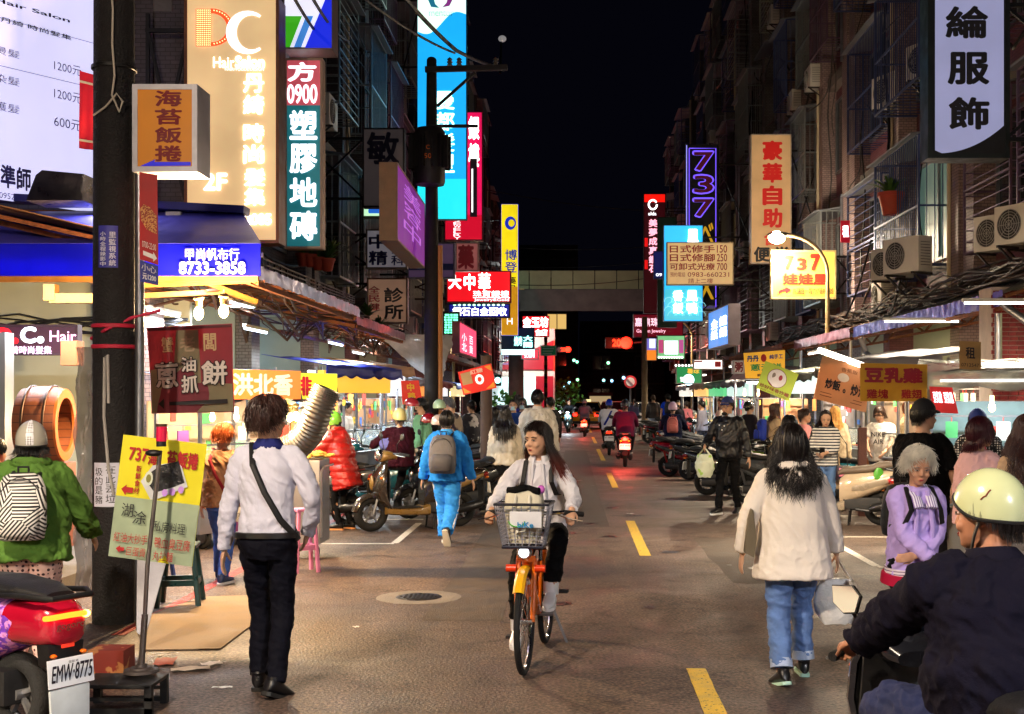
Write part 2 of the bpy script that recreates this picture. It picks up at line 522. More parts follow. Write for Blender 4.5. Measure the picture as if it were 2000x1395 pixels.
SHEET = mat((118,122,130),.5,.4,var=.35,scale=2.2,bump=.3,bscale=10,name='sheet_metal')
def cage(parent,sx,x,y0,y1,z0,z1,dep,m,vert=True,step=.13,roof=True):
 """window cage of bars projecting towards the street"""
 mb = MB(); xo = x + sx * dep
 for y in (y0,y1):
  for z in (z0,z1): mb.bar((x,y,z),(xo,y,z),.035)
 for z in (z0,z1,z0 + (z1 - z0) * .45): mb.bar((xo,y0,z),(xo,y1,z),.035); mb.bar((x,y0,z),(xo,y0,z),.03); mb.bar((x,y1,z),(xo,y1,z),.03)
 for y in (y0,y1): mb.bar((xo,y,z0),(xo,y,z1),.035)
 if vert:
  k = int((y1 - y0) / step)
  for i in range(1,k): mb.bar((xo,y0 + (y1 - y0) * i / k,z0),(xo,y0 + (y1 - y0) * i / k,z1),.014)
  k = max(2,int(dep / step))
  for i in range(1,k):
   for y in (y0,y1): mb.bar((x + sx * dep * i / k,y,z0),(x + sx * dep * i / k,y,z1),.014)
 else:
  k = int((z1 - z0) / (step * 1.3))
  for i in range(1,k):
   z = z0 + (z1 - z0) * i / k
   mb.bar((xo,y0,z),(xo,y1,z),.014)
   for y in (y0,y1): mb.bar((x,y,z),(xo,y,z),.014)
 k = int((y1 - y0) / .22)
 for i in range(1,k): mb.bar((x,y0 + (y1 - y0) * i / k,z0),(xo,y0 + (y1 - y0) * i / k,z0),.016)
 g = mb.build('window_cage',m,parent,smooth=False); stuff(g)
 if roof:
  MB().box(((x + xo) / 2 + sx * .06,(y0 + y1) / 2,z1 + .06),(dep + .2,y1 - y0 + .1,.03),rot=Matrix.Rotation(sx * R(9),3,'Y')).build('cage_roof',SHEET,parent,smooth=False)
def window(parent,sx,x,y0,y1,z0,z1,lit=None,bars=True):
 mb = MB()
 for y in (y0,y1,(y0 + y1) / 2): mb.box((x + sx * .03,y,(z0 + z1) / 2),(.07,.05,z1 - z0 + .05))
 for z in (z0,z1): mb.box((x + sx * .03,(y0 + y1) / 2,z),(.075,y1 - y0 + .05,.05))
 f = mb.build('window',mat((120,124,130),.4,.6),parent,smooth=False)
 m = lit or GLASSD
 for k in range(2):
  ya = y0 + (y1 - y0) * k / 2 + .03; yb = y0 + (y1 - y0) * (k + 1) / 2 - .03
  MB().box((x + sx * .012,(ya + yb) / 2,(z0 + z1) / 2),(.02,yb - ya,z1 - z0 - .04)).build('pane',m,f,smooth=False)
_ac = None
def ac_unit(x,y,z,rz,label,big=1.0,grp='air conditioner units on the upper walls'):
 """outdoor unit; local front (fan) faces -y"""
 global _ac
 if _ac is None:
  t = thing('air_conditioner',label,'air conditioner')
  MB().box((0,0,.28),(.80,.29,.56)).build('casing',WHITEM,t,bevel=.012)
  mb = MB()
  for r_ in (.06,.10,.14,.18,.215): mb.torus((-.12,-.155,.28),r_,.006,'y',26,5)
  for k in range(8):
   a = math.pi * k / 4; mb.bar((-.12,-.155,.28),(-.12 + .215 * math.cos(a),-.155,.28 + .215 * math.sin(a)),.006)
  mb.build('fan_grille',mat((150,150,148),.5),t)
  MB().cyl((-.12,-.146,.28),(-.12,-.149,.28),.215,n=28).build('fan_recess',mat((30,30,32),.6),t)
  mb = MB()
  for k in range(9): mb.box((.403,0,.1 + k * .045),(.008,.2,.01))
  mb.build('side_louvre',mat((90,90,90),.5),t,smooth=False)
  mb = MB().box((-.3,.02,-.02),(.04,.42,.035)).box((.3,.02,-.02),(.04,.42,.035)).bar((-.3,-.15,-.03),(-.3,.28,-.35),.03).bar((.3,-.15,-.03),(.3,.28,-.35),.03)
  mb.build('bracket',mat((70,66,66),.6,.5),t,smooth=False)
  KIDS[t.name] = list(t.children); _ac = t; o = t
 else:
  o = copy_tree(_ac)
 o.location = (x,y,z); o.rotation_euler = (0,0,R(rz)); o.scale = (big,big,big)
 tag(o,label,'air conditioner',grp); return o
def building(side,y0,y1,xf,top,label,wm,pm,seed,floors=5,z0=3.35,cages=.7,near=False,cm=None,bay=3.3):
 """row building: upper floors over an arcade. side -1 = left of the street, +1 = right; facade plane at x=xf"""
 r = random.Random(seed); sx = -side
 t = thing('shophouse',label,'building',(0,0,0))
 MB().box((xf + side * 5,(y0 + y1) / 2,(z0 + top) / 2),(10,y1 - y0,top - z0)).build('wall',wm,t,smooth=False)
 nb = max(1,int(round((y1 - y0) / bay))); fh = (top - z0) / floors
 for i in range(nb + 1):
  y = y0 + .27 + (y1 - y0 - .54) * i / nb
  MB().box((xf + sx * .17,y,(z0 + top) / 2 + .02),(.36,.5,top - z0 - .05)).build('pilaster',pm,t,smooth=False)
 for k in range(floors + 1):
  MB().box((xf + sx * .10,(y0 + y1) / 2,z0 + k * fh + .0),(.24,y1 - y0 - .02,.26)).build('floor_ledge',CONC,t,smooth=False)
 MB().box((xf + sx * .05,(y0 + y1) / 2,top + .35),(.18,y1 - y0 - .04,.7)).build('parapet',CONCD,t,smooth=False)
 cb = MB()
 for k in range(22):
  ya = r.uniform(y0,y1 - 1); yb = min(y1,ya + r.uniform(1,5)); za = r.uniform(z0 + .2,top - 1.5); zb = za + r.uniform(-1.2,1.2); dx = r.uniform(.3,.6)
  if k % 3 == 0: yb = ya + r.uniform(-.15,.15); zb = min(top,za + r.uniform(2,5))
  cb.tube([(xf + sx * (dx + .05 * math.sin(u * 9 + k)),ya + (yb - ya) * u,za + (zb - za) * u - .35 * math.sin(math.pi * u) * (k % 3 > 0)) for u in np.linspace(0,1,9)],r.choice([.012,.018,.028]),5)
 stuff(cb.build('cables',r.choice([BLACKM,GALV,CONCD]),t))
 acs = []
 for i in range(nb):
  ya = y0 + .27 + (y1 - y0 - .54) * i / nb + .35; yb = y0 + .27 + (y1 - y0 - .54) * (i + 1) / nb - .35
  for k in range(floors):
   za = z0 + k * fh + .85; zb = z0 + (k + 1) * fh - .45
   q = r.random()
   lit = None
   if r.random() < .13: lit = E(r.choice([(150,120,60),(90,120,110),(120,110,80)]),.35,True)
   window(t,sx,xf,ya + .1,yb - .1,za,zb,lit)
   if q < cages:
    cage(t,sx,xf + sx * .02,ya,yb,za - .25,zb + .1,r.choice([.5,.65,.8]),cm or r.choice([CAGE_B,CAGE_G,CAGE_P,CAGE_G]),vert=r.random() < .6)
   elif r.random() < .6:
    MB().box((xf + sx * .35,(ya + yb) / 2,zb + .25),(.75,yb - ya,.03),rot=Matrix.Rotation(sx * R(16),3,'Y')).build('window_hood',SHEET,t,smooth=False)
   if r.random() < .45: acs.append((xf + sx * .45,ya - .15 + r.random() * .3,za - .75))
   if r.random() < .35:
    yy = ya - .2; MB().tube([(xf + sx * .38,yy,z0 + k * fh),(xf + sx * .38,yy,z0 + k * fh + fh)],.035,6).build('drain_pipe',r.choice([GALV,CREAM]),t)
 return t,acs
# ---------- buildings ----------
XL,XR = -4.9,6.6
acs_all = []
bl = [(14.4,21.6,XL,18.6,'brown tiled building behind the tan hair salon sign on the left',TILE_D,TILE_D,11,.35),
 (21.8,30.4,XL,19.2,'dark tiled building with green lit cages behind the grey one character sign',TILE_B,TILE_D,12,.8),
 (30.6,40.0,XL,18.2,'grey building with barred windows behind the tall cyan sign',CONCD,TILE_B,13,.8),
 (40.2,52.0,XL,17.6,'dark building behind the yellow vertical sign',CONCD,CONCD,14,.6),
 (52.2,66.0,XL,16.5,'dark building behind the red food shop sign by the junction',CONCD,CONCD,15,.5),
 (66.2,88.0,XL,13.5,'low dark building nearest the footbridge on the left',CONCD,CONCD,16,.4)]
br = [(11.0,19.6,XR,18.8,'building above the near awning on the right with bay windows and air conditioners',TILE_R,TILE_A,21,.95),
 (19.8,27.6,XR,19.0,'building with pinkish tiled piers behind the blue painted cages on the right',TILE_R,TILE_A,22,.92),
 (27.8,36.5,XR,18.6,'pink and grey tiled building behind the street lamp',TILE_R,TILE_A,23,.85),
 (36.7,46.0,XR,19.2,'grey piered building behind the orange vertical sign',CONCD,TILE_B,24,.8),
 (46.2,60.0,XR,18.8,'dark building behind the purple outlined number sign',CONCD,TILE_B,25,.8),
 (60.2,78.0,XR,17.2,'dark building behind the red jewellery sign',CONCD,CONCD,26,.5)]
for (a,b,xf,top,lab,wm,pm,sd,cg) in bl:
 t,ac = building(-1,a,b,xf,top,lab,wm,pm,sd,cages=cg)
 acs_all += [(-1,*q) for q in ac]
for (a,b,xf,top,lab,wm,pm,sd,cg) in br:
 cm = {21: CAGE_P,22: CAGE_B}.get(sd)
 t,ac = building(1,a,b,xf,top,lab,wm,pm,sd,cages=cg,cm=cm)
 acs_all += [(1,*q) for q in ac]
acs_all = [q for q in acs_all if 18 < q[2] < 60]
acs_all = [q for q in acs_all if q[0] < 0][::2][:17] + [q for q in acs_all if q[0] > 0][::2][:17]
ST_ = ['first','second','third','fourth','top','top']
def acname(s,y,z):
 near = [('by the teal sign',24),('by the character sign',31),('behind the cyan sign',41),('beyond the yellow sign',99)] if s < 0 else [('above the blue awning edge',24),('behind the street lamp',33),('by the orange vertical sign',44),('beyond the black numeral sign',99)]
 return 'air conditioner on the %s storey %s' % (ST_[int((z - 3.3) / 3.1)],[n for n,d in near if y < d][0])
acs_all.sort(key=lambda q: q[2])
nm_ = [acname(q[0],q[2],q[3]) + (', left row' if q[0] < 0 else ', right row') for q in acs_all]
for i,(s,x,y,z) in enumerate(acs_all):
 k,n = nm_[:i].count(nm_[i]),nm_.count(nm_[i])
 lab_ = nm_[i] if n == 1 else ('%s of %s ' % (['first','second','third','fourth','fifth'][k],'two' if n == 2 else 'group')) + nm_[i].replace('air conditioner on','air conditioners on')
 o = ac_unit(x,y,z,-90 if s > 0 else 90,lab_,1.0,'air conditioners on the dark upper walls, left row' if s < 0 else 'air conditioners on the dark upper walls, right row')
def acp(px,py,Y,rz,label,big):
 p = P(px,py,Y); ac_unit(p.x,p.y,p.z,rz,label,big,'white air conditioner units above the right awning')
acp(1742,546,22.2,-62,'rear white air conditioner of the two above the blue metal awning edge',1.0)
acp(1772,534,20.6,-62,'front white air conditioner of the two above the blue metal awning edge',1.05)
acp(1952,490,17.0,-62,'white air conditioner with a red label on its face, above the near right awning',.88)
acp(1998,476,16.2,-62,'white air conditioner cut by the picture edge above the near right awning',.92)
acp(1742,208,24.0,-68,'white air conditioner below the lit yellow window, dark tray under it',1.1)
acp(1815,150,22.0,-66,'white air conditioner just beside the grey character sign',1.1)
br_ = thing('footbridge','concrete footbridge with pale green railing panels over the far street','footbridge',(0,92,0))
pg = mat((150,160,120),.6,var=.3,scale=.5)
for i in range(22):
 MB().box((-12 + i * 1.62,-1.0,10.4),(1.56,.08,1.35)).build('railing_panel',pg,br_,smooth=False)
MB().box((5,0,9.05),(36,2.2,1.3)).box((5,-.9,8.35),(36,.5,.5)).build('deck',CONC,br_,smooth=False)
MB().box((-7.4,0,4.2),(1.3,1.6,8.4)).build('pier',CONC,br_,smooth=False)
MB().box((10.2,0,4.2),(1.3,1.6,8.4)).build('pier',CONC,br_,smooth=False)
def far_block(x0,x1,y,h,lab,seed,lit=.08,m=CONCD):
 r = random.Random(seed)
 t = thing('apartment_block',lab,'building',((x0 + x1) / 2,y,0)); w = x1 - x0
 MB().box((0,6,h / 2),(w,12,h)).build('wall',m,t,smooth=False)
 nf = int(h / 3.1); nw = max(2,int(w / 3))
 for k in range(nf):
  MB().box((0,-.3,k * 3.1 + 3.0),(w,.8,.15)).build('balcony_slab',CONC,t,smooth=False)
  for i in range(nw):
   x = -w / 2 + (i + .5) * w / nw
   f = MB().box((x,-.05,k * 3.1 + 1.9),(1.7,.12,1.4)).build('window',mat((90,90,96),.5),t,smooth=False)
   q = r.random()
   pm_ = E((235,190,110),.8,True) if q < lit else (E((170,225,200),.7,True) if q < lit * 1.6 else GLASSD)
   for s in (-.41,.41): MB().box((x + s,-.12,k * 3.1 + 1.9),(.74,.03,1.24)).build('pane',pm_,f,smooth=False)
  mb = MB()
  for i in range(int(w / .35)): mb.bar((-w / 2 + i * .35,-.65,k * 3.1 + 3.1),(-w / 2 + i * .35,-.65,k * 3.1 + 4.0),.03)
  mb.bar((-w / 2,-.65,k * 3.1 + 4.0),(w / 2,-.65,k * 3.1 + 4.0),.05)
  stuff(mb.build('balcony_railing',mat((90,80,96),.5,.5),t,smooth=False))
 return t
far_block(-6.5,.6,104,14.6,'far apartment block rising behind the left end of the footbridge',3,.10)
far_block(.9,9.0,118,9.0,'dark apartment block seen below the footbridge with one warm window',5,.16)
far_block(9.3,22,112,12,'far block beyond the right end of the footbridge',6,.05)
far_block(-22,-6.8,106,15,'far block beyond the left end of the footbridge',8,.05)
cs = thing('corner_shop','small lit corner shop with red and white triangle panels at the far junction','shop',(-3.4,84,0))
MB().box((0,2,3.2),(4.6,4,6.4)).build('wall',WHITEM,cs,smooth=False)
MB().box((0,-.06,1.7),(4.4,.1,2.8)).build('lit_window',E((200,235,235),.7),cs,smooth=False)
MB().prism([(-2.2,3.6),(2.2,3.6),(2.2,5.6)],(0,-.1,0),(1,0,0),(0,0,1),(0,-.06,0)).build('red_panel',E((150,20,40),.35,True),cs,smooth=False)
MB().box((1.6,-.16,1.7),(1.2,.1,2.9)).build('red_door_panel',E((150,20,40),.35,True),cs,smooth=False)
ps = thing('pavilion','small cream lit pavilion at the end of the street','building',(2.4,100,0))
MB().box((0,1,.9),(1.7,2,1.8)).build('wall',E((215,190,140),.45),ps,smooth=False)
MB().box((0,1,1.95),(2,2.6,.3)).build('roof',CONC,ps,smooth=False)
# ---------- arcades, ceilings and shopfronts ----------
KL = 2.6      # one scale for every lamp of the place
def area(name,loc,rot,sx,sy,power,col,parent=None,shape='RECTANGLE',spread=None):
 l = bpy.data.lights.new(name,'AREA'); l.shape = shape; l.size = sx; l.size_y = sy; l.energy = power * KL; l.color = col
 if spread: l.spread = R(spread)
 o = bpy.data.objects.new(name,l); COL.objects.link(o); o.location = loc; o.rotation_euler = rot
 if parent is not None: o.parent = parent
 return o
def point(name,loc,power,col,r=.05,parent=None):
 l = bpy.data.lights.new(name,'POINT'); l.energy = power * KL; l.color = col; l.shadow_soft_size = r
 o = bpy.data.objects.new(name,l); COL.objects.link(o); o.location = loc
 if parent is not None: o.parent = parent
 return o
COOL = (.82,.93,1.0); WARM = (1.0,.66,.32); NEUT = (1.0,.82,.58)
def tube_light(loc,ax,L,power,col,label,grp='fluorescent tubes under the awnings',ecol=(235,245,255),tilt=0):
 t = thing('tube_light',label,'tube light',loc,0 if ax == 'x' else 90,grp)
 MB().box((0,0,.035),(L + .06,.05,.04)).build('housing',WHITEM,t,smooth=False)
 MB().cyl((-L / 2,0,0),(L / 2,0,0),.016,n=8).build('tube',E(ecol,6,True),t)
 area('lamp',(0,0,-.03),(0,0,0),L,.06,power,col,t)
 return t
def goods(mb,x0,x1,y0,y1,z,r,n,s=.12,mats=6):
 for _ in range(n):
  h = r.uniform(.5,1.6) * s
  mb.box((r.uniform(x0,x1),r.uniform(y0,y1),z + h / 2),(r.uniform(.5,1.2) * s,r.uniform(.5,1.2) * s,h),r.randrange(mats))
GOODM = [mat(c,.5,var=.1) for c in ((205,60,48),(235,190,60),(60,110,190),(225,222,210),(70,150,90),(120,60,120),(228,130,60))]
def shop(side,y0,y1,xb,seed,label,sgn=None,scol=(225,235,240),tcol=(40,60,170),lamp=NEUT,power=60,wall=(150,164,160),wood=False):
 """open shopfront at the back of the arcade"""
 r = random.Random(seed); sx = -side
 t = thing('shopfront',label,'shop',(xb,(y0 + y1) / 2,0)); L = y1 - y0
 MB().box((side * .1,0,1.7),(.2,L,3.3)).build('back_wall',mat(wall,.6,var=.12,scale=1.5),t,smooth=False)
 MB().box((sx * 1.4,L / 2 - .04,1.7),(2.8,.08,3.3)).build('party_wall',mat(wall,.65,var=.15,scale=1.5),t,smooth=False)
 MB().box((sx * 1.4,0,3.32),(2.9,L,.08)).build('shop_ceiling',mat((190,200,190),.7),t,smooth=False)
 b = MB().box((sx * .5,0,2.62),(.14,L * .86,.62)).build('signboard',E(scol,.45),t,smooth=False)
 if sgn:
  mb = MB(); X = sx * .575
  w = L * .5
  lay_text(mb,sgn,(X,side * w / 2,2.88),(0,-side * w,0),(0,0,-.5),(sx,0,0),(0,0,1,1),bold=.02)
  mb.build('lettering',mat(tcol,.5),b,smooth=False)
 mb = MB(); g = MB()
 for z in (.5,.95,1.4,1.85):
  mb.box((sx * .35,0,z),(.45,L * .8,.03),0)
  goods(g,sx * .2,sx * .5,-L * .38,L * .38,z + .015,r,int(L * 16),.16)
 mb.build('shelf',mat((170,165,160) if not wood else (140,90,50),.6),t,smooth=False)
 stuff(g.build('goods',GOODM[:6],t,smooth=False))
 MB().box((sx * 1.5,r.uniform(-.2,.2) * L,.5),(.6,L * .4,1.0)).build('counter',mat((200,196,190),.4,.2),t,bevel=.01)
 area('shop_lamp',(sx * 1.3,0,3.2),(0,0,0),.3,L * .7,power,lamp,t)
 mb = MB()
 for k in (-1,0,1): mb.cyl((sx * 1.3,k * L * .3 - .5,3.24),(sx * 1.3,k * L * .3 + .5,3.24),.018,n=6)
 mb.build('tube',E((255,252,240),5,True),t)
 return t
def arcade(side,y0,y1,xf,lab,seed,spacing=4.6):
 """columns carrying the upper floors and the soffit above the arcade"""
 t = thing('arcade',lab,'arcade',(xf,y0,0)); r = random.Random(seed)
 MB().box((side * 1.7,(y1 - y0) / 2,3.36),(3.4,y1 - y0,.06)).build('soffit',mat((178,190,182),.7,var=.2,scale=1),t,smooth=False)
 n = int((y1 - y0) / spacing)
 for i in range(n + 1):
  MB().box((side * .3,i * spacing + .1,1.68),(.5,.5,3.3)).build('column',r.choice([TILE_A,TILE_R,TILE_B]),t,smooth=False)
 return t
arcade(-1,14.6,64,XL,'row of tiled columns and pale ceiling of the arcade on the left',1)
arcade(1,12.0,60,XR,'row of tiled columns and pale ceiling of the arcade on the right',2)
LS = [('科貝',(228,238,240),(30,60,190),COOL),('飲',(230,240,236),(40,90,200),COOL),(None,(250,190,90),None,NEUT),('中華',(200,50,40),(240,190,60),WARM),
 (None,(210,230,245),None,COOL),(None,(240,150,90),None,NEUT),(None,(230,235,230),None,COOL),(None,(200,90,160),None,COOL)]
for i in range(8):
 s = LS[i]; y = 14.6 + i * 4.6 if i < 4 else 14.6 + i * 4.8
 shop(-1,y + .1,y + 4.5,XL - 3.1,40 + i,'left row shopfront %s' % ['with blue characters on a white board','with a pale teal wall beyond the flexible duct','with an orange board beyond the blue canopied stall','with a red board by the plastic wrapped pole','with a pale blue board past the red tilted banner','with an amber board far down','with a white board near the junction','with a pink board by the junction'][i],
  s[0],s[1],s[2] or (60,60,60),s[3],14 if i < 4 else 12)
for i in range(8):
 s = [(None,(232,240,120),None,NEUT),('火鍋',(190,30,40),(240,220,200),NEUT),(None,(240,200,110),None,WARM),(None,(200,225,240),None,COOL),(None,(235,235,215),None,NEUT),(None,(60,180,110),None,COOL),(None,(240,170,80),None,NEUT),(None,(235,240,240),None,COOL)][i]
 y = 12.0 + i * 4.8
 shop(1,y + .1,y + 4.7,XR + 3.1,60 + i,'right row shopfront %s' % ['with a lime yellow board by the brick pier','with a red board reading hotpot','with an orange board behind the kraft banner','with a blue board behind the green banner','with a cream board past the yellow banner','with a green board and white dots','with an amber board far down','with a white board by the junction'][i],
  s[0],s[1],s[2] or (60,60,60),s[3],14 if i < 4 else 12,wall=(166,152,126) if i % 2 else (150,164,158))
# ---------- awnings ----------
def awning(side,y0,y1,xe,xi,ze,zi,label,fm,um,name='metal_awning',truss=True,fh=.2,seed=0):
 """sheet roof from its street edge (xe, ze) up to the wall (xi, zi) with crinkled fascia and rusty truss"""
 r = random.Random(seed)
 t = thing(name,label,'awning',(xe,y0,0)); L = y1 - y0; W = xi - xe
 def f(u,v):
  z = ze + (zi - ze) * u + .025 * math.cos(v * L / .09 * 2 * math.pi * .25)
  return (W * u,L * v,z)
 mb = MB().grid(f,1,max(8,int(L / .09)))
 mb.build('roof_sheet',um,t,smooth=False)
 rs = [r.uniform(-.012,.012) for _ in range(400)]
 k = max(4,int(L / .07))
 mb = MB().grid(lambda u,v: (-math.copysign(.02,side) + rs[(int(v * k) * 7 + int(u * 3) * 31) % 400],L * v,ze + .03 - fh * u + rs[(int(v * k) * 3 + 5) % 400] * .8),3,k)
 mb.build('fascia',fm,t,angle=60)
 if truss:
  mb = MB()
  for q in (0.03,.97):
   mb.bar((0,L * q,ze - fh),(W,L * q,zi - .15),.05)
  n = max(2,int(L / 1.1))
  mb.bar((W * .02,0,ze - fh),(W * .02,L,ze - fh),.05); mb.bar((W * .5,0,(ze + zi) / 2 - .12),(W * .5,L,(ze + zi) / 2 - .12),.05); mb.bar((W * .5,0,(ze + zi) / 2 - .45),(W * .5,L,(ze + zi) / 2 - .45),.04)
  for i in range(n + 1):
   y = L * i / n
   mb.bar((W * .02,y,ze - .05),(W,y,zi - .1),.04)
   if i < n:
    a,b_ = (-.45,-.12) if i % 2 else (-.12,-.45)
    mb.bar((W * .5,y,(ze + zi) / 2 + a),(W * .5,y + L / n,(ze + zi) / 2 + b_),.03)
  mb.build('truss',RUST,t,smooth=False)
  for i in (0,1):
   if side > 0: MB().tube([(W * .06,L * (.06 + .88 * i),ze - .1),(W * .06,L * (.06 + .88 * i),0)],.035,8).build('awning_post',GALV,t)
 return t
FA1 = mat((196,192,214),.28,.75,var=.3,scale=7,bump=.4,bscale=9,name='crinkled_flashing')
FA2 = mat((186,120,140),.3,.7,var=.3,scale=7,bump=.4,bscale=9,name='crinkled_flashing')
FA3 = mat((90,90,200),.3,.65,var=.35,scale=7,bump=.4,bscale=9,name='crinkled_flashing')
UND = mat((150,112,80),.7,.15,var=.4,scale=2.5,bump=.3,bscale=12,name='awning_sheet')
awning(-1,12.05,17.9,-3.1,-6.2,3.02,3.75,'brown sheet awning with silver crinkled edge beside the blue canopy',FA1,UND,seed=1,fh=.14)
awning(-1,18.0,23.2,-3.15,-5.4,2.92,3.4,'second sheet awning with pink crinkled edge on the left',FA2,UND,seed=2,fh=.14)
awning(-1,24.0,33.0,-3.5,-5.2,2.95,3.35,'third sheet awning on the left above the parked scooters',SHEET,UND,seed=3,fh=.14)
awning(-1,34.0,52.0,-3.6,-5.2,3.0,3.3,'long dark awning far down the left side',SHEET,UND,seed=4,fh=.14)
awning(1,15.9,24.3,5.6,7.0,3.1,3.6,'near right metal awning with shiny blue crinkled edge',FA3,SHEET,seed=5,fh=.2)
awning(1,24.4,30.5,5.55,7.0,3.1,3.5,'second right metal awning with pink crinkled edge',FA2,UND,seed=6,fh=.2)
awning(1,30.7,41.0,5.3,7.0,3.05,3.45,'worn third awning on the right with drooping edge strips',RUST,UND,seed=7,fh=.12)
awning(1,41.5,60.0,5.2,7.0,2.9,3.4,'sloping pale awning far down the right side',SHEET,UND,seed=8,fh=.12)
awning(1,10.5,15.0,5.9,7.4,3.15,3.5,'near right awning behind the cart, mostly out of the picture',SHEET,SHEET,seed=9,fh=.15)
# ---------- street lamps ----------
def street_lamp(x,y,h,side,label,col=(255,226,170),power=560,c=(1,.80,.56),glow=0,gc=(.86,.84,1)):
 t = thing('street_lamp',label,'street lamp',(x,y,0),0,'curved arm street lamps')
 pts = [(0,0,0),(0,0,h * .55),(0,0,h * .80)]
 for k in range(1,9):
  a = R(90 * k / 8); pts.append((-side * .95 * (1 - math.cos(a)),0,h * .80 + .95 * math.sin(a) * .9))
 hx,hz = pts[-1][0],pts[-1][2]
 MB().tube(pts,[.06,.055] + [.045] * (len(pts) - 2),10).build('pole',mat((170,150,110),.5,.3),t)
 MB().ell((hx - side * .12,0,hz),(.26,.12,.07),12).build('lamp_head',mat((160,160,155),.4,.5),t)
 MB().ell((hx - side * .16,0,hz - .06),(.19,.15,.14),16).build('bulb',E(col,40,True),t)  # bulb swollen to stand for the glare around it
 if glow: point('glow_lamp',(hx - side * .16,0,hz - .2),glow,c,.15,t)
 l = bpy.data.lights.new('lamp','SPOT'); l.energy = power * 3.0; l.color = c; l.shadow_soft_size = .12; l.spot_size = R(155); l.spot_blend = .5
 o = bpy.data.objects.new('lamp',l); COL.objects.link(o); o.parent = t; o.location = (hx - side * .16,0,hz - .17)
 return t
street_lamp(5.62,26.9,5.55,1,'curved arm street lamp glowing beside the yellow numbered sign',glow=260,gc=(1,.84,.64))
street_lamp(6.3,-5.0,6.4,1,'curved arm street lamp behind the viewer on the right',power=4400,c=(.92,.94,1),glow=300)  # unseen lamp, put here to light the walkers from behind
street_lamp(-4.3,2.0,6.2,-1,'curved arm street lamp near the viewer on the left',power=1300,c=(1,.80,.60),glow=420)  # unseen lamp placed for light on backs and the right facade
street_lamp(-5.2,80,6.4,-1,'curved arm street lamp lighting the front of the footbridge',power=500,c=(.85,.95,.9),glow=650,gc=(.9,1,.85))  # lamp added so that the footbridge front is lit
street_lamp(5.62,57,5.6,1,'curved arm street lamp far down the right side',power=700)
street_lamp(-4.2,44,5.8,-1,'curved arm street lamp far down the left side',power=500)
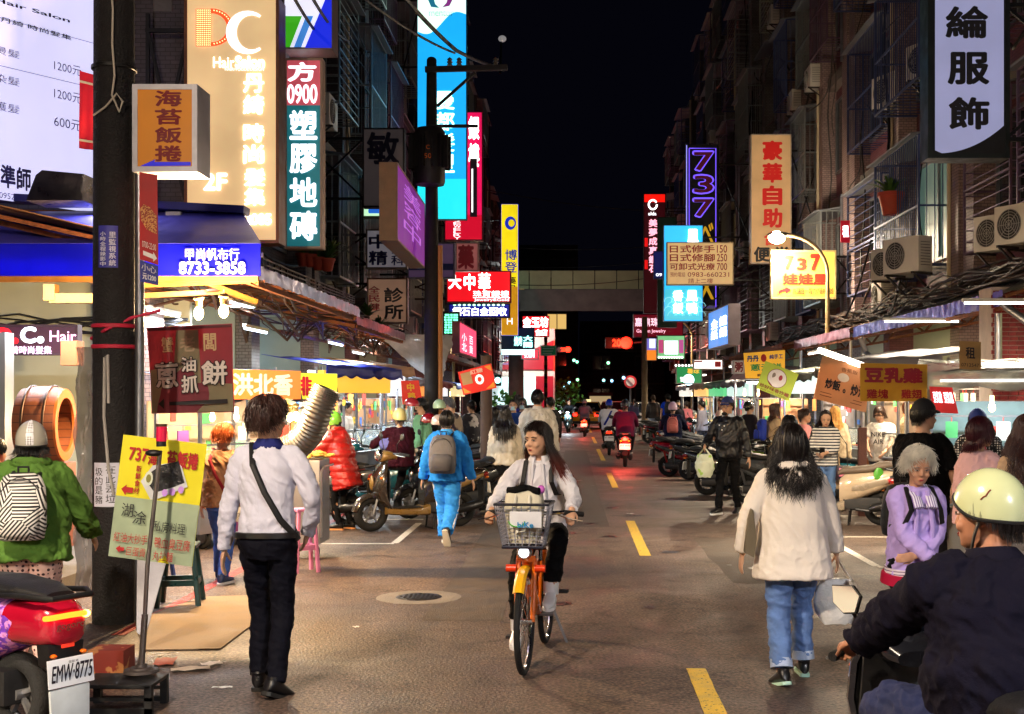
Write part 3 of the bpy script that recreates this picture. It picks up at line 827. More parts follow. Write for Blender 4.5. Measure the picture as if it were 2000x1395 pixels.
# ---------- signs ----------
def sign(label,box,Y,face,depth=.22,frame=(150,150,150),lit=1.0,items=(),Y2=None,bracket=0,name='shop_sign',fw=.03,cat='sign',rot=0,side_mat=None,nosample=False,group=None,var=0.0):
 x0,y0,x1,y1 = box
 A = P(x0,y0,Y); B = P(x1,y0,Y2 or Y); C_ = P(x0,y1,Y)
 B = Vector((B.x,B.y,A.z)); V = Vector((0,0,C_.z - A.z)); U = B - A
 if rot:
  ax = Vector((0,1,0)) if not Y2 else U.cross(V).normalized()
  Rm = Matrix.Rotation(R(rot),3,'Y'); c = A + U / 2 + V / 2; U = Rm @ U; V = Rm @ V; A = c - U / 2 - V / 2
 N = U.cross(V).normalized()
 c = A + U / 2 + V / 2
 if N.dot(Vector((0,0,CAMZ)) - c) < 0: N = -N
 lit *= 1.12
 t = thing(name,label,cat,(c.x,c.y,c.z + V.z / 2),0,group)
 o = Vector(t.location); A = A - o
 w,h = U.length,V.length; u,v = U.normalized(),V.normalized()
 sm = side_mat or mat(frame,.5,.2,var=.25,scale=4,bump=.15)
 MB().prism([(0,0),(w,0),(w,h),(0,h)],A - N * .004,u,v,-N * depth).build('housing',sm,t,smooth=False)
 fm = face if not isinstance(face,tuple) else (mat(face,.45,var=var or .20,scale=1.3,emit=lit,name='backlit_face',nosample=nosample) if lit > 0 else mat(face,.6,var=.25,scale=5,bump=.1))  # plain boards with a small lit value glow too
 MB().prism([(fw,fw),(w - fw,fw),(w - fw,h - fw),(fw,h - fw)],A - N * .002,u,v,N * .006).build('face',fm,t,smooth=False)
 if fw > 0:
  fmb = MB()
  for (a,b,cc,d) in ((0,0,w,fw),(0,h - fw,w,h),(0,fw,fw,h - fw),(w - fw,fw,w,h - fw)):
   fmb.prism([(a,b),(cc,b),(cc,d),(a,d)],A - N * .001,u,v,N * .012)
  fmb.build('frame',sm,t,smooth=False)
 fr = lambda X,Y_: ((X - x0) / (x1 - x0),(Y_ - y0) / (y1 - y0))
 lift = .006
 for it in items:
  k = it[0]; lift += .0015
  if k == 't':     # text, rect px, material, vertical, bold
   _,s,rc,m = it[:4]; vert = it[4] if len(it) > 4 else False; bold = it[5] if len(it) > 5 else .02
   a = fr(rc[0],rc[1]); b = fr(rc[2],rc[3])
   mb = MB(); lay_text(mb,s,A,U,V,N,(*a,*b),vert,bold,lift=lift)
   mb.build('lettering',m,t,smooth=False)
  elif k == 'r':
   _,rc,m = it; a = fr(rc[0],rc[1]); b = fr(rc[2],rc[3])
   MB().prism([(a[0] * w,a[1] * h),(b[0] * w,a[1] * h),(b[0] * w,b[1] * h),(a[0] * w,b[1] * h)],A + N * (lift - .002),u,v,N * .0035).build('panel',m,t,smooth=False)
  elif k == 'p':
   _,poly,m = it[:3]; q = [fr(*p) for p in poly]; q = [(a * w,b * h) for a,b in q]
   MB().prism(q,A + N * (lift - .002),u,v,N * .0035).build(it[3] if len(it) > 3 else 'emblem',m,t,smooth=False)
  elif k == 'd':
   _,cx,cy_,rx,ry,m = it[:6]
   q = [fr(cx + rx * math.cos(a),cy_ + ry * math.sin(a)) for a in np.linspace(0,2 * math.pi,28,endpoint=False)]
   MB().prism([(a * w,b * h) for a,b in q],A + N * (lift - .002),u,v,N * .0035).build('emblem',m,t,smooth=False)
  elif k == 'l':
   _,pts,wd_,m = it[:4]
   q = [A + U * fr(*p)[0] + V * fr(*p)[1] + N * (lift + .004) for p in pts]
   MB().tube(q,wd_ * Y / F_PX,6).build('neon_line',m,t)
 if bracket:
  xw = (XL if bracket < 0 else XR) - o.x
  mb = MB(); yb = depth / 2
  for q in ((.12,.88) if abs(bracket) == 1 else (.08,.36,.64,.92)):
   z = A.z + V.z * q; xs = A.x if bracket < 0 else A.x + U.x
   mb.bar((xs,yb,z),(xw,yb,z),.045)
  xs = A.x if bracket < 0 else A.x + U.x
  xm = xs + (xw - xs) * .95
  mb.bar((xs,yb,A.z + V.z * .12),(xm,yb,A.z + V.z * .88),.035); mb.bar((xs,yb,A.z + V.z * .88),(xm,yb,A.z + V.z * .12),.035)
  mb.bar((xm,yb,A.z + V.z * .05),(xm,yb,A.z + V.z * .95),.04)
  mb.build('bracket',BLACKM,t,smooth=False)
 return t
WE = E((255,250,245),3.0,True); WE1 = E((245,245,250),1.4,True)
def ink(c): return mat(c,.55,var=.1)
BK = ink((24,22,30))
DARKB = mat((36,24,22),.4,.3)
def arc(cx,cy,rx,ry,a0,a1,n=14): return [(cx + rx * math.cos(R(a)),cy + ry * math.sin(R(a))) for a in np.linspace(a0,a1,n)]
dpoly = [(383,18),(412,18)] + arc(412,54,44,37,-90,90) + [(383,91)]
cpoly_o = arc(484,64,42,42,-52,-308,22); cpoly_i = arc(492,64,30,34,-300,-60,18)
hs = sign('tall tan lit hair salon sign board, the biggest on the left',(360,-6,545,475),14,(224,188,134),depth=.32,frame=(40,32,60),lit=.58,side_mat=mat((120,76,52),.4,.3),
 fw=.035,bracket=-1,items=[
 ('p',dpoly,E((214,72,34),1.1,True),'letter_outline'),('p',[(413,27),(418,27)] + arc(414,55,30,28,-80,80) + [(413,83)],mat((224,188,134),.45,emit=.61),'letter_counter'),
 ('p',cpoly_o + cpoly_i,E((236,236,255),1.5,True),'letter_outline'),
 ('t','Hair',(417,112,458,133),WE,False,.0),('t','Salon',(460,110,517,133),WE,False,.03),('t','HAIR/VOGUE/DESIGN',(440,133,516,139),WE1,False,.0),
 ('t','丹綺',(476,142,516,226),WE,True,.018),('t','時尚',(476,240,516,322),WE,True,.018),('t','髮集',(478,328,518,404),WE,True,.018),
 ('t','2F',(398,338,445,373),E((250,240,240),1.3,True),False,.04),('t','2F',(403,342,440,369),E((220,80,120),1.0,True),False,.0),
 ('t','2085',(478,418,531,440),WE,False,.03),('t','店',(478,450,494,462),WE1,False,.0)])
mb = MB(); o_ = Vector(hs.location)
for i in range(8):
 for j in range(18):
  p = P(386 + i * 3.6,21 + j * 4,14) - o_; mb.box((p.x,p.y - .02,p.z),(.008,.02,.008))
for k in range(20):
 a = R(-80 + k * 8.4); p = P(412 + 40 * math.cos(a),54 + 33 * math.sin(a),14) - o_; mb.box((p.x,p.y - .02,p.z),(.009,.02,.009))
stuff(mb.build('lamp_stud',E((255,190,130),2.5,True),hs,smooth=False))
TEAL = (36,128,138)
sign('teal and pink plastic floor tile sign with big white characters',(556,114,630,486),15.6,(38,132,142),depth=.18,frame=(196,170,150),lit=.32,fw=.03,bracket=-1,items=[
 ('r',(560,118,626,206),mat((226,96,110),.5,emit=.4)),('t','方',(562,122,618,160),WE1,False,.035),('t','0900',(561,165,620,203),WE1,False,.02),
 ('t','塑膠地磚',(566,212,620,474),WE1,True,.028)])
sign('white, green and blue striped sign above the teal floor tile sign',(553,-30,648,96),15.2,(225,225,245),depth=.4,frame=(150,130,130),lit=.75,fw=.02,items=[
 ('p',[(555,32),(590,32),(566,94),(555,94)],E((60,170,30),.7)),('p',[(598,32),(612,32),(588,94),(574,94)],E((60,130,210),.7)),('p',[(622,32),(648,-30),(648,94),(596,94)],E((20,40,215),.8))])
sign('dark grey sign with one brush character, high on the left wall',(708,250,790,405),22,(110,98,98),lit=.1,frame=(60,56,56),bracket=-1,items=[('t','敏',(716,258,780,322),ink((30,26,60)),False,.03)])
sign('pale green lit sign with a blue brush character, half hidden',(708,342,762,425),24.5,(190,240,190),lit=.9,frame=(110,130,110),items=[('t','雪',(716,350,760,420),E((40,110,220),.7,True),False,.03)])
sign('white sign with dark blue characters crossed by black struts',(715,448,795,525),24,(190,186,200),lit=.12,frame=(120,112,110),bracket=-1,items=[('t','中精',(720,456,757,520),ink((30,36,110)),True,.03),('t','醫實科',(764,452,790,520),ink((30,36,110)),True,.02)])
sign('brown clinic sign with black and red brush characters',(717,543,796,632),24,(170,132,108),lit=.22,frame=(110,84,74),bracket=-1,items=[('t','診所',(750,560,788,626),BK,True,.03),('t','全民健',(720,558,742,608),ink((150,24,40)),True,.02)])
sign('faded purple board with small dark characters behind the far utility pole',(796,474,888,544),27,(126,96,140),lit=.12,frame=(120,110,130),bracket=-1,items=[('r',(797,515,886,528),ink((50,60,130))),('t','當當',(800,498,828,512),BK),('t','蝦',(852,498,862,512),BK)])
sign('faded pink sign with one red medicine character',(890,474,935,530),31,(190,110,110),lit=.18,frame=(150,120,110),items=[('t','藥',(894,478,926,526),ink((150,24,44)),False,.04)])
sign('purple faced projecting sign with cream edge',(775,317,829,470),18.4,(132,30,150),depth=.26,frame=(176,140,110),lit=.45,Y2=22.4,items=[('t','美容中',(786,330,820,440),E((190,110,220),.7,True),True,.0)])
CY1 = mat((20,150,215),.4,emit=1.2,var=.1,scale=.8)
wave = [(816,76)] + [(816 + 94 * u,62 - 34 * u + 12 * math.sin(u * 6.3)) for u in np.linspace(0,1,16)] + [(910,-40),(816,-40)]
sign('tall cyan lit hair salon sign on the left, the largest lit sign',(815,-40,911,428),30,CY1,depth=.3,frame=(40,110,150),lit=.9,fw=.01,bracket=-2,items=[
 ('p',wave,E((215,250,225),1.2)),('t','mentor',(838,21,886,32),E((60,120,120),.5,True),False,0),
 ('p',[(836,0),(842,14),(858,16),(850,8),(846,-8)],E((30,110,140),.8,True)),('p',[(884,0),(878,12),(864,15),(872,6),(876,-8)],E((130,50,130),.8,True)),
 ('t','曼都髮型',(849,176,888,340),E((205,255,240),2.2,True),True,.02),('p',[(816,350),(910,350),(910,428),(816,428)],E((30,190,200),1.4))])
sign('magenta jewellery sign behind the cyan sign',(868,218,943,470),34,(214,16,80),lit=.85,depth=.25,frame=(120,20,50),bracket=-1,items=[
 ('r',(870,420,942,468),E((205,12,44),.75)),('t','銀樓',(915,224,936,330),WE,True,.03),('t','JEWELRY',(886,428,900,468),WE1,True,.0),('r',(918,310,932,424),mat((70,60,80),.5)),('r',(921,330,924,415),WE1)])
sign('tall yellow lit sign with blue edge in the middle distance',(979,399,1012,655),48,(232,206,20),lit=.85,depth=.3,side_mat=E((20,50,220),.8),fw=.01,bracket=-1,items=[
 ('d',997,436,11,13,E((20,50,190),.7,True)),('d',999,436,6,7,E((232,206,20),.85,True)),('t','博登',(986,486,1010,534),E((30,60,170),.5,True),True,.02),('t','藥局藥妝',(988,540,1008,606),ink((50,26,60)),True,.02),
 ('d',996,628,11,12,E((60,60,70),.2,True)),('t','H',(990,621,1002,635),WE1,False,.03),('p',[(980,560),(1011,560),(1011,655),(980,655)],mat((214,150,20),.5,emit=.6))])
RED = (214,16,26)
sign('big red jeweller sign with white glowing characters over the road',(872,529,998,591),32,(218,14,28),lit=.9,depth=.3,frame=(120,20,30),bracket=-1,items=[
 ('t','大',(876,537,901,565),WE,False,.03),('t','中',(906,535,928,567),WE,False,.03),('t','華',(934,533,958,568),WE,False,.015),('t','珠寶銀樓',(924,568,994,580),WE,False,.0),('r',(924,581,996,582.5),WE1),('t','Jewelry&Gold',(926,583,994,590),WE1,False,.01)])
sign('blue light board with white glowing characters under the red jeweller sign',(876,593,996,621),32.1,(12,24,150),lit=.55,depth=.2,frame=(20,20,60),items=[
 ('t','鑽石白金回收',(884,600,990,617),WE,False,.02)] + [('d',888 + i * 9.5,596,3,2,E((170,240,190),2.2,True)) for i in range(11)])
ls = thing('led_sign','small blinking green and white light board seen edge on below the blue board','sign',P(882,656,30.5))
mb = MB(); r_ = random.Random(3)
for i in range(5):
 for j in range(8):
  mb.box((-.14 + i * .07 + r_.uniform(-.01,.01),-.05,.08 + j * .062),(.05,.03,.042))
mb.build('light',E((110,245,190),2.2,True),ls,smooth=False)
MB().box((0,0,.3),(.42,.06,.6)).build('board',BLACKM,ls,smooth=False)
sign('pink lit projecting sign with white upright lines of characters',(897,627,930,690),27,(232,70,110),lit=.8,depth=.16,Y2=31,frame=(120,60,80),items=[('t','小北',(901,645,910,684),WE1,True,0),('t','百貨',(915,645,922,684),WE1,True,0)])
sign('red lit food shop sign with white characters near the junction',(1020,617,1073,658),56,(232,30,34),lit=.95,depth=.3,frame=(120,30,30),items=[('t','金玉坊',(1021,619,1071,640),WE,False,.04),('t','食店',(1045,643,1069,656),WE,False,.03)])
sign('dark board with glowing teal characters over a white light strip',(979,640,1044,682),50,(8,34,52),lit=.25,depth=.25,frame=(20,40,60),items=[('t','大閤',(1022,655,1040,680),E((160,250,240),2.5,True),True,.05),('t','燒烤',(1004,657,1020,676),E((160,250,240),2.5,True),False,.03),('r',(980,683,1044,693),E((180,250,255),3,True))])
sign('red rounded sign below the teal board',(1018,682,1052,702),50.5,(232,50,70),lit=.8,depth=.2,items=[('t','SUSHI',(1024,692,1044,699),WE1)])
sign('small green street direction sign with white lines of print',(1056,675,1087,695),66,(18,110,66),lit=.12,depth=.05,frame=(200,220,200),fw=.05,name='direction_sign',items=[('r',(1060,680,1082,682),WHITEM),('r',(1060,685,1080,687),WHITEM),('r',(1060,690,1078,692),WHITEM)])
LAV = mat((146,150,190),.5,emit=.62,var=.12,scale=1.2)
lower = [(1826,294)] + [(1826 + 134 * u,300 - 54 * u ** 2.2) for u in np.linspace(.1,1,14)] + [(1960,-30),(1826,-30)]
sign('big pale lavender clothing shop sign with black characters in a dark frame',(1812,-40,1972,309),13.5,(14,14,18),lit=0,depth=.3,side_mat=mat((26,32,28),.4,.3),fw=.05,bracket=1,items=[
 ('p',lower,LAV,'lit_panel'),('t','綸',(1846,12,1930,76),BK,False,.035),('t','服',(1850,102,1932,166),BK,False,.035),('t','飾',(1852,190,1932,254),BK,False,.035)])
sign('orange tan vertical sign with red characters behind the street lamp',(1466,262,1546,515),32,(200,158,108),lit=.30,depth=.3,frame=(190,176,160),bracket=1,items=[
 ('t','豪華自助KTV'[:4],(1489,272,1528,448),E((190,30,24),.4,True),True,.045),('t','台',(1492,452,1528,480),E((200,60,40),.35,True),False,.03),('t','便',(1472,482,1504,512),BK,False,.04),('t','當',(1512,482,1542,512),BK,False,.04)])
PUR = E((110,80,240),1.2,True)
def seven(x,y,w,h): return [(x,y + h * .18),(x + w * .12,y + h * .04),(x + w,y),(x + w * .98,y + h * .22),(x + w * .62,y + h * .55),(x + w * .42,y + h * .98),(x + w * .02,y + h),(x,y + h * .84),(x + w * .25,y + h * .62),(x + w * .5,y + h * .28),(x + w * .2,y + h * .26),(x,y + h * .3)]
DR = mat((84,8,36),.5,emit=.35)
sign('tall black sign with purple outlined numerals',(1340,282,1404,596),40,(10,8,22),lit=0,depth=.25,side_mat=mat((20,18,40),.4),fw=.01,bracket=1,items=[
 ('l',[(1346,290),(1398,290),(1398,600),(1346,600),(1346,290)],1.0,PUR),('l',[(1341,284),(1341,560)],.9,E((150,150,245),1.0,True)),
 ('t','7',(1352,294,1396,336),PUR,False,.045),('t','7',(1355,297,1393,333),DR,False,.02),('t','3',(1352,340,1396,380),PUR,False,.045),('t','3',(1355,343,1393,377),DR,False,.02),('t','7',(1352,386,1396,426),PUR,False,.045),('t','7',(1355,389,1393,423),DR,False,.02),
 ('t','ベスX',(1366,432,1394,588),E((225,170,30),.5,True),True,.02)])
LB = mat((40,165,225),.4,emit=1.3,var=.08,scale=1)
sign('light blue lit restaurant sign with white brush characters and wave pattern',(1296,440,1373,628),37,LB,lit=.9,depth=.25,frame=(90,160,220),fw=.02,bracket=1,items=[
 ('r',(1299,565,1370,625),E((70,185,205),.9))] + [('l',arc(1306 + (i % 5) * 14 + (7 if (i // 5) % 2 else 0),590 + (i // 5) * 9,9,9,180,360,8),.35,E((150,225,235),1.0,True)) for i in range(20)] + [
 ('t','鳳',(1342,448,1364,478),WE,False,.03),('t','香飯',(1314,566,1334,614),WE,True,.03),('t','鳳鴨',(1341,566,1362,614),WE,True,.03)])
RD = ink((170,24,30))
sign('cream price board with dark red lines of characters and prices',(1302,473,1433,557),34,(222,186,128),lit=.35,depth=.2,frame=(160,140,110),bracket=1,items=[
 ('t','日式修手',(1308,479,1396,494),RD,False,.02),('t','150',(1400,479,1420,494),RD,False,.01),('t','日式修腳',(1308,496,1396,511),RD,False,.02),('t','250',(1400,496,1420,511),RD,False,.01),
 ('t','可卸式光療',(1308,514,1396,528),RD,False,.02),('t','700',(1400,514,1420,528),RD,False,.01),('t','預約電話',(1309,532,1338,541),RD,False,.0),('t','0983-660231',(1343,532,1424,541),RD,False,.0),('t','請上二樓',(1344,544,1392,554),RD,False,.0)])
sign('narrow red lit vertical sign with white characters above the jewellery board',(1257,378,1300,612),52,(60,4,14),lit=.4,depth=.3,frame=(60,10,16),bracket=1,items=[
 ('r',(1258,380,1299,395),E((235,20,10),1.0)),('l',arc(1275,400,8,9,0,330,14),1.6,WE),('t','alda',(1266,414,1282,421),WE1),('t','美夢成真鑽石',(1267,427,1284,534),E((250,170,190),1.4,True),True,.03),('r',(1259,465,1265,482),E((220,20,20),.9,True)),('r',(1259,508,1265,526),E((220,20,20),.9,True))])
sign('dark red garden jewellery board with pale pink characters',(1237,614,1334,659),54,(110,6,26),lit=.55,depth=.3,frame=(120,20,40),bracket=1,items=[
 ('t','嘉鼎珠',(1240,621,1286,638),E((240,200,215),1.2,True),False,.02),('t','Garden Jewelry',(1243,643,1300,652),E((250,190,210),1.2,True),False,.01)])
sign('dark green plank sign between the red vertical sign and the light blue sign',(1284,424,1322,640),44,(16,52,38),lit=.05,depth=.12,frame=(20,40,34),items=[])
sign('small blue numbered plate beside the light blue sign',(1276,490,1298,545),38,(24,34,110),lit=.3,depth=.1,frame=(60,70,130),items=[('t','09',(1281,534,1293,540),WE1)])
sign('white and green light framed screen sign above the far right awning',(1283,655,1338,702),46,(120,190,130),lit=.8,depth=.3,frame=(80,120,90),items=[('r',(1286,664,1296,690),E((190,70,120),.8,True)),('r',(1298,666,1324,692),E((235,250,255),2.4)),('r',(1326,664,1335,690),E((180,80,140),.9,True))] + [('d',1287 + i * 5,698,2,2,WE) for i in range(10)])
sign('small violet and orange lit panel behind the far right wooden pole',(1262,660,1283,705),48,(120,110,200),lit=.7,depth=.2,items=[('r',(1263,684,1282,704),E((240,130,40),.9,True)),('r',(1268,662,1280,680),E((220,230,245),1.2,True))])
sign('sky blue angled sign with white characters on the right',(1384,611,1423,684),30,(60,130,215),lit=.85,depth=.26,Y2=27.0,frame=(120,110,120),items=[('t','金紙',(1390,628,1403,668),WE,True,.02),('t','鐵鍋',(1407,628,1420,668),WE,True,.02)])
YB = mat((232,186,70),.5,emit=.95,var=.12,scale=1.2)
sign('yellow lit sign with red numerals 737 behind the street lamp pole',(1506,489,1633,584),27.3,YB,lit=.8,depth=.22,frame=(180,160,110),fw=.04,bracket=1,items=[
 ('t','7',(1532,500,1550,528),E((225,40,24),.6,True),False,.06),('t','3',(1556,504,1576,529),E((225,40,24),.6,True),False,.06),('t','7',(1582,496,1603,530),E((225,40,24),.6,True),False,.06),('t','娃娃屋',(1528,534,1618,557),E((225,40,24),.6,True),False,.05),
 ('p',[(1519,576),(1522,567),(1534,563),(1534,560),(1545,566),(1535,574),(1534,569),(1526,571)],RD),('t','內湖路一段737巷8弄號',(1548,562,1627,575),BK,False,.01)])
sign('small red and white rental notice high on the right wall',(1642,431,1660,474),26,(180,14,40),lit=.35,depth=.03,frame=(120,20,40),fw=0,items=[('t','租',(1645,440,1658,464),WE1,False,.04)],name='rental_notice')
sign('round green neon food sign with white light dots far on the right',(1320,715,1372,750),36,(20,130,70),lit=.7,depth=.15,items=[('d',1345,742,11,11,E((210,245,255),2)),('t','甘',(1328,736,1336,746),WE1),('t','薯球',(1342,720,1366,730),E((230,180,60),.9,True))] + [('d',1320 + i * 6.5,714,2,2,WE) for i in range(9)])
sign('white lit menu board with red lines over the far right stall',(1354,702,1412,722),33,(245,235,230),lit=1.5,depth=.2,items=[('r',(1356,705,1372,708),RD),('r',(1396,706,1408,717),RD)])
sign('pale lantern board with a dark red character on the right stall row',(1432,704,1454,730),27,(190,170,160),lit=.25,depth=.3,items=[('t','粥',(1435,707,1451,727),ink((110,10,24)),False,.05)])
def cloth(label,q,Y,m,items=(),name='banner',cat='banner',ripple=.02,Y2=None,seed=0,box=None,nv=14,nu=18,thick=.004):
 """cloth hung between four corners given by their place in the photograph, rippled, real thickness"""
 A,B,C_,D = P(*q[0],Y),P(*q[1],Y2 or Y),P(*q[2],Y2 or Y),P(*q[3],Y)   # tl tr br bl
 c = (A + B + C_ + D) / 4; t = thing(name,label,cat,c)
 r = random.Random(seed); ph = [r.uniform(0,6) for _ in range(4)]
 N = (B - A).cross(D - A).normalized()
 if N.y > 0: N = -N
 def pos(u,v,off=0.0):
  p = (A * (1 - u) + B * u) * (1 - v) + (D * (1 - u) + C_ * u) * v
  d = ripple * (math.sin(u * 9 + ph[0] + v * 2) * .6 + math.sin(u * 3.3 + v * 5 + ph[1]) * .8) * (.25 + .75 * v)
  p = p - c + N * (d + off)
  return (p.x,p.y,p.z)
 g = MB().grid(lambda u,v: pos(u,v),nu,nv)
 g.grid(lambda u,v: pos(u,v,-thick),nu,nv)
 g.build('cloth',m,t,angle=80)
 bx = box or (min(p[0] for p in q),min(p[1] for p in q),max(p[0] for p in q),max(p[1] for p in q))
 k = 0
 for it in items:
  k += 1
  kind,rc,mm = it[0],it[2] if it[0] == 't' else it[1],it[3] if it[0] == 't' else it[2]
  mb = MB()
  if kind == 't':
   s = it[1]; vert = it[4] if len(it) > 4 else False; bold = it[5] if len(it) > 5 else .03
   lay_text(mb,s,(0,0,0),(1,0,0),(0,1,0),(0,0,1),rc,vert,bold,lift=0)
  elif kind == 'p':
   mb.add([(a,b,0) for a,b in rc],[tuple(range(len(rc)))])
  vs = np.concatenate(mb.v); mb.v = [np.array([pos(min(1.05,max(-.05,x)),y,.003 + k * .0012 + z) for x,y,z in vs])]
  mb.build('lettering' if kind == 't' else 'print',mm,t,smooth=False)
 return t
YC = mat((214,176,70),.7,translucent=.45,var=.12,scale=3,bump=.2,bscale=20);
cloth('yellow cloth banner with big dark red characters over the near right stall',[(1680,709),(1811,712),(1811,784),(1680,784)],12.6,YC,[
 ('t','豆乳雞',(.06,.1,.93,.52),ink((150,10,40)),False,.05),('t','雞塊',(.09,.68,.42,.93),RD,False,.03),('t','雞翅',(.61,.68,.92,.93),RD,False,.03)],ripple=.008)
KR = mat((196,150,112),.75,translucent=.25,var=.12,scale=3,bump=.2,bscale=20)
BRN = ink((90,50,30))
cloth('brown kraft coloured banner with dark characters beside the yellow banner',[(1606,696),(1702,718),(1692,806),(1588,778)],14.2,KR,[
 ('t','炒飯',(.16,.46,.45,.70),BK,False,.04),('t','。炒泡',(.50,.46,.95,.72),BK,False,.04),('t','香蕉飯',(.42,.14,.74,.24),BRN,False,0),
 ('p',[(.48 + .11 * math.cos(a),.37 + .10 * math.sin(a)) for a in np.linspace(0,6.28,18,endpoint=False)],mat((232,220,205),.7)),('p',[(.1,.80),(.9,.80),(.9,.815),(.1,.815)],BRN),('p',[(.1,.87),(.9,.87),(.9,.885),(.1,.885)],BRN)],ripple=.02,seed=3)
GRN = mat((168,190,70),.7,var=.12,scale=3,emit=.12,bump=.2,bscale=20)  # green cloth glows a little in place of light coming through
cloth('lime green hanging banner with round white emblem of two heads',[(1495,705),(1560,731),(1540,784),(1477,758)],16.5,GRN,[
 ('p',[(.47 + .28 * math.cos(a),.42 + .33 * math.sin(a)) for a in np.linspace(0,6.28,26,endpoint=False)],mat((120,40,60),.6)),('p',[(.47 + .265 * math.cos(a),.42 + .31 * math.sin(a)) for a in np.linspace(0,6.28,26,endpoint=False)],mat((222,220,232),.6)),
 ('p',[(.36 + .05 * math.cos(a),.36 + .1 * math.sin(a)) for a in np.linspace(0,6.28,12,endpoint=False)],ink((120,110,110))),('p',[(.56 + .055 * math.cos(a),.36 + .1 * math.sin(a)) for a in np.linspace(0,6.28,12,endpoint=False)],ink((150,20,50))),
 ('t','珍好味香炸雞',(.06,.76,.95,.9),ink((130,40,30)),False,.02),('t','AMIE FRIED CHICKEN',(.12,.92,.9,.98),ink((110,60,30)),False,0)],ripple=.012,seed=4)
YO = mat((236,176,50),.6,var=.15,scale=2,emit=.35)  # emission in the cloth stands in for light through it
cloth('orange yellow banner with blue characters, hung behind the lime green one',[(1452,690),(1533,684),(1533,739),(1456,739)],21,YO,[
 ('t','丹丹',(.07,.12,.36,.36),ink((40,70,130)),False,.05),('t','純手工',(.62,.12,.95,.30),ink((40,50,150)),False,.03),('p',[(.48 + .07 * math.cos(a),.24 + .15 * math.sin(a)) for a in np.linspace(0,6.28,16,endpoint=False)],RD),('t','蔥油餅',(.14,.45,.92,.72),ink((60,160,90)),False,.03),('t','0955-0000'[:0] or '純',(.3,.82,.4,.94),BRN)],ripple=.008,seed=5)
RB = mat((176,14,44),.6,var=.15,emit=.18,bump=.1)  # red cloth given a faint glow for the light on it
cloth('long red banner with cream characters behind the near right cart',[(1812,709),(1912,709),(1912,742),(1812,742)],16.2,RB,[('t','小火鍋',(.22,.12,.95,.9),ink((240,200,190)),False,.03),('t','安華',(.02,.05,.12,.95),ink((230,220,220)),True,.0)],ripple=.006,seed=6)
cloth('small red sheet with white characters standing on the right cart',[(1815,755),(1860,757),(1872,808),(1822,806)],12.0,mat((206,40,40),.5,emit=.35),[('t','豆乳雞',(.1,.18,.46,.62),WE1,False,.02),('t','豆乳雞',(.54,.18,.92,.62),WE1,False,.02)],ripple=.002,name='menu_sheet',cat='sign',seed=7)  # sheet glows by itself in place of lamp light
rc_ = cloth('brown cardboard rental note hanging on a string',[(1874,666),(1916,668),(1916,723),(1874,721)],12.4,mat((176,142,90),.9,bump=.2),[('t','租',(.28,.2,.72,.62),BK,False,.02),('t','0712547',(.08,.78,.9,.9),BK,False,0)],ripple=.0,name='cardboard_note',cat='note',seed=8)
MAR = mat((146,70,84),.7,var=.2,scale=3,bump=.2,bscale=18,translucent=.3); OLV = mat((158,154,124),.7,var=.2,scale=3,bump=.2,bscale=18,translucent=.3)
cloth('maroon and olive cloth banner for scallion pancakes hanging by the pole',[(287,640),(453,632),(458,805),(296,808)],10.4,MAR,[
 ('p',[(.01,.60),(.99,.68),(.99,.99),(.01,.99)],OLV),('p',[(.34,.05),(.60,.05),(.62,.66),(.01,.66),(.01,.50),(.30,.42)],OLV),('p',[(.01,.01),(.99,.01),(.99,.04),(.01,.045)],ink((90,24,40))),
 ('t','蟹',(.16,.12,.30,.30),ink((216,196,150)),False,.02),('t','老',(.38,.12,.56,.30),ink((190,170,140)),False,.02),('t','闆',(.66,.10,.81,.30),ink((216,196,150)),False,.02),
 ('t','蔥',(.06,.40,.36,.72),BK,False,.09),('t','蔥',(.07,.41,.35,.71),ink((232,228,222)),False,.03),('t','油',(.38,.35,.58,.54),BK,False,.09),('t','油',(.39,.36,.57,.53),ink((232,228,222)),False,.03),
 ('t','抓',(.38,.56,.60,.78),BK,False,.09),('t','抓',(.39,.57,.59,.77),ink((232,228,222)),False,.03),('t','餅',(.62,.40,.95,.70),BK,False,.09),('t','餅',(.63,.41,.94,.69),ink((232,228,222)),False,.03),
 ('p',[(.10,.89),(.17,.83),(.17,.95)],BK),('p',[(.24,.87),(.93,.85),(.93,.90),(.24,.91)],BK)],ripple=.02,seed=9)
cloth('tilted red banner with gold corners and a big white zero',[(894,727),(959,710),(970,758),(905,772)],17.5,mat((206,30,20),.6,emit=.3,var=.15),[  # banner red glows, light put into the cloth itself
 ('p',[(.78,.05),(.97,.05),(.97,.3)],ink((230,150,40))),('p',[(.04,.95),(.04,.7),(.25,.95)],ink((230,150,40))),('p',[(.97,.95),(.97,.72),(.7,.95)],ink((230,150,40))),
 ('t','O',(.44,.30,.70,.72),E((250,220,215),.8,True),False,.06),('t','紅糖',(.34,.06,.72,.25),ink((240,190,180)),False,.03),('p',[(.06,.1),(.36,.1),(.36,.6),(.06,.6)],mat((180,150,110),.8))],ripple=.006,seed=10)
cloth('red hanging cloth with gold characters beyond the blue canopied stall',[(783,744),(818,743),(826,792),(786,790)],21.5,mat((204,44,34),.6,emit=.3),[('t','中華',(.3,.08,.7,.85),ink((240,190,50)),True,.05)],ripple=.01,seed=11)  # cloth glows in place of being lit from behind
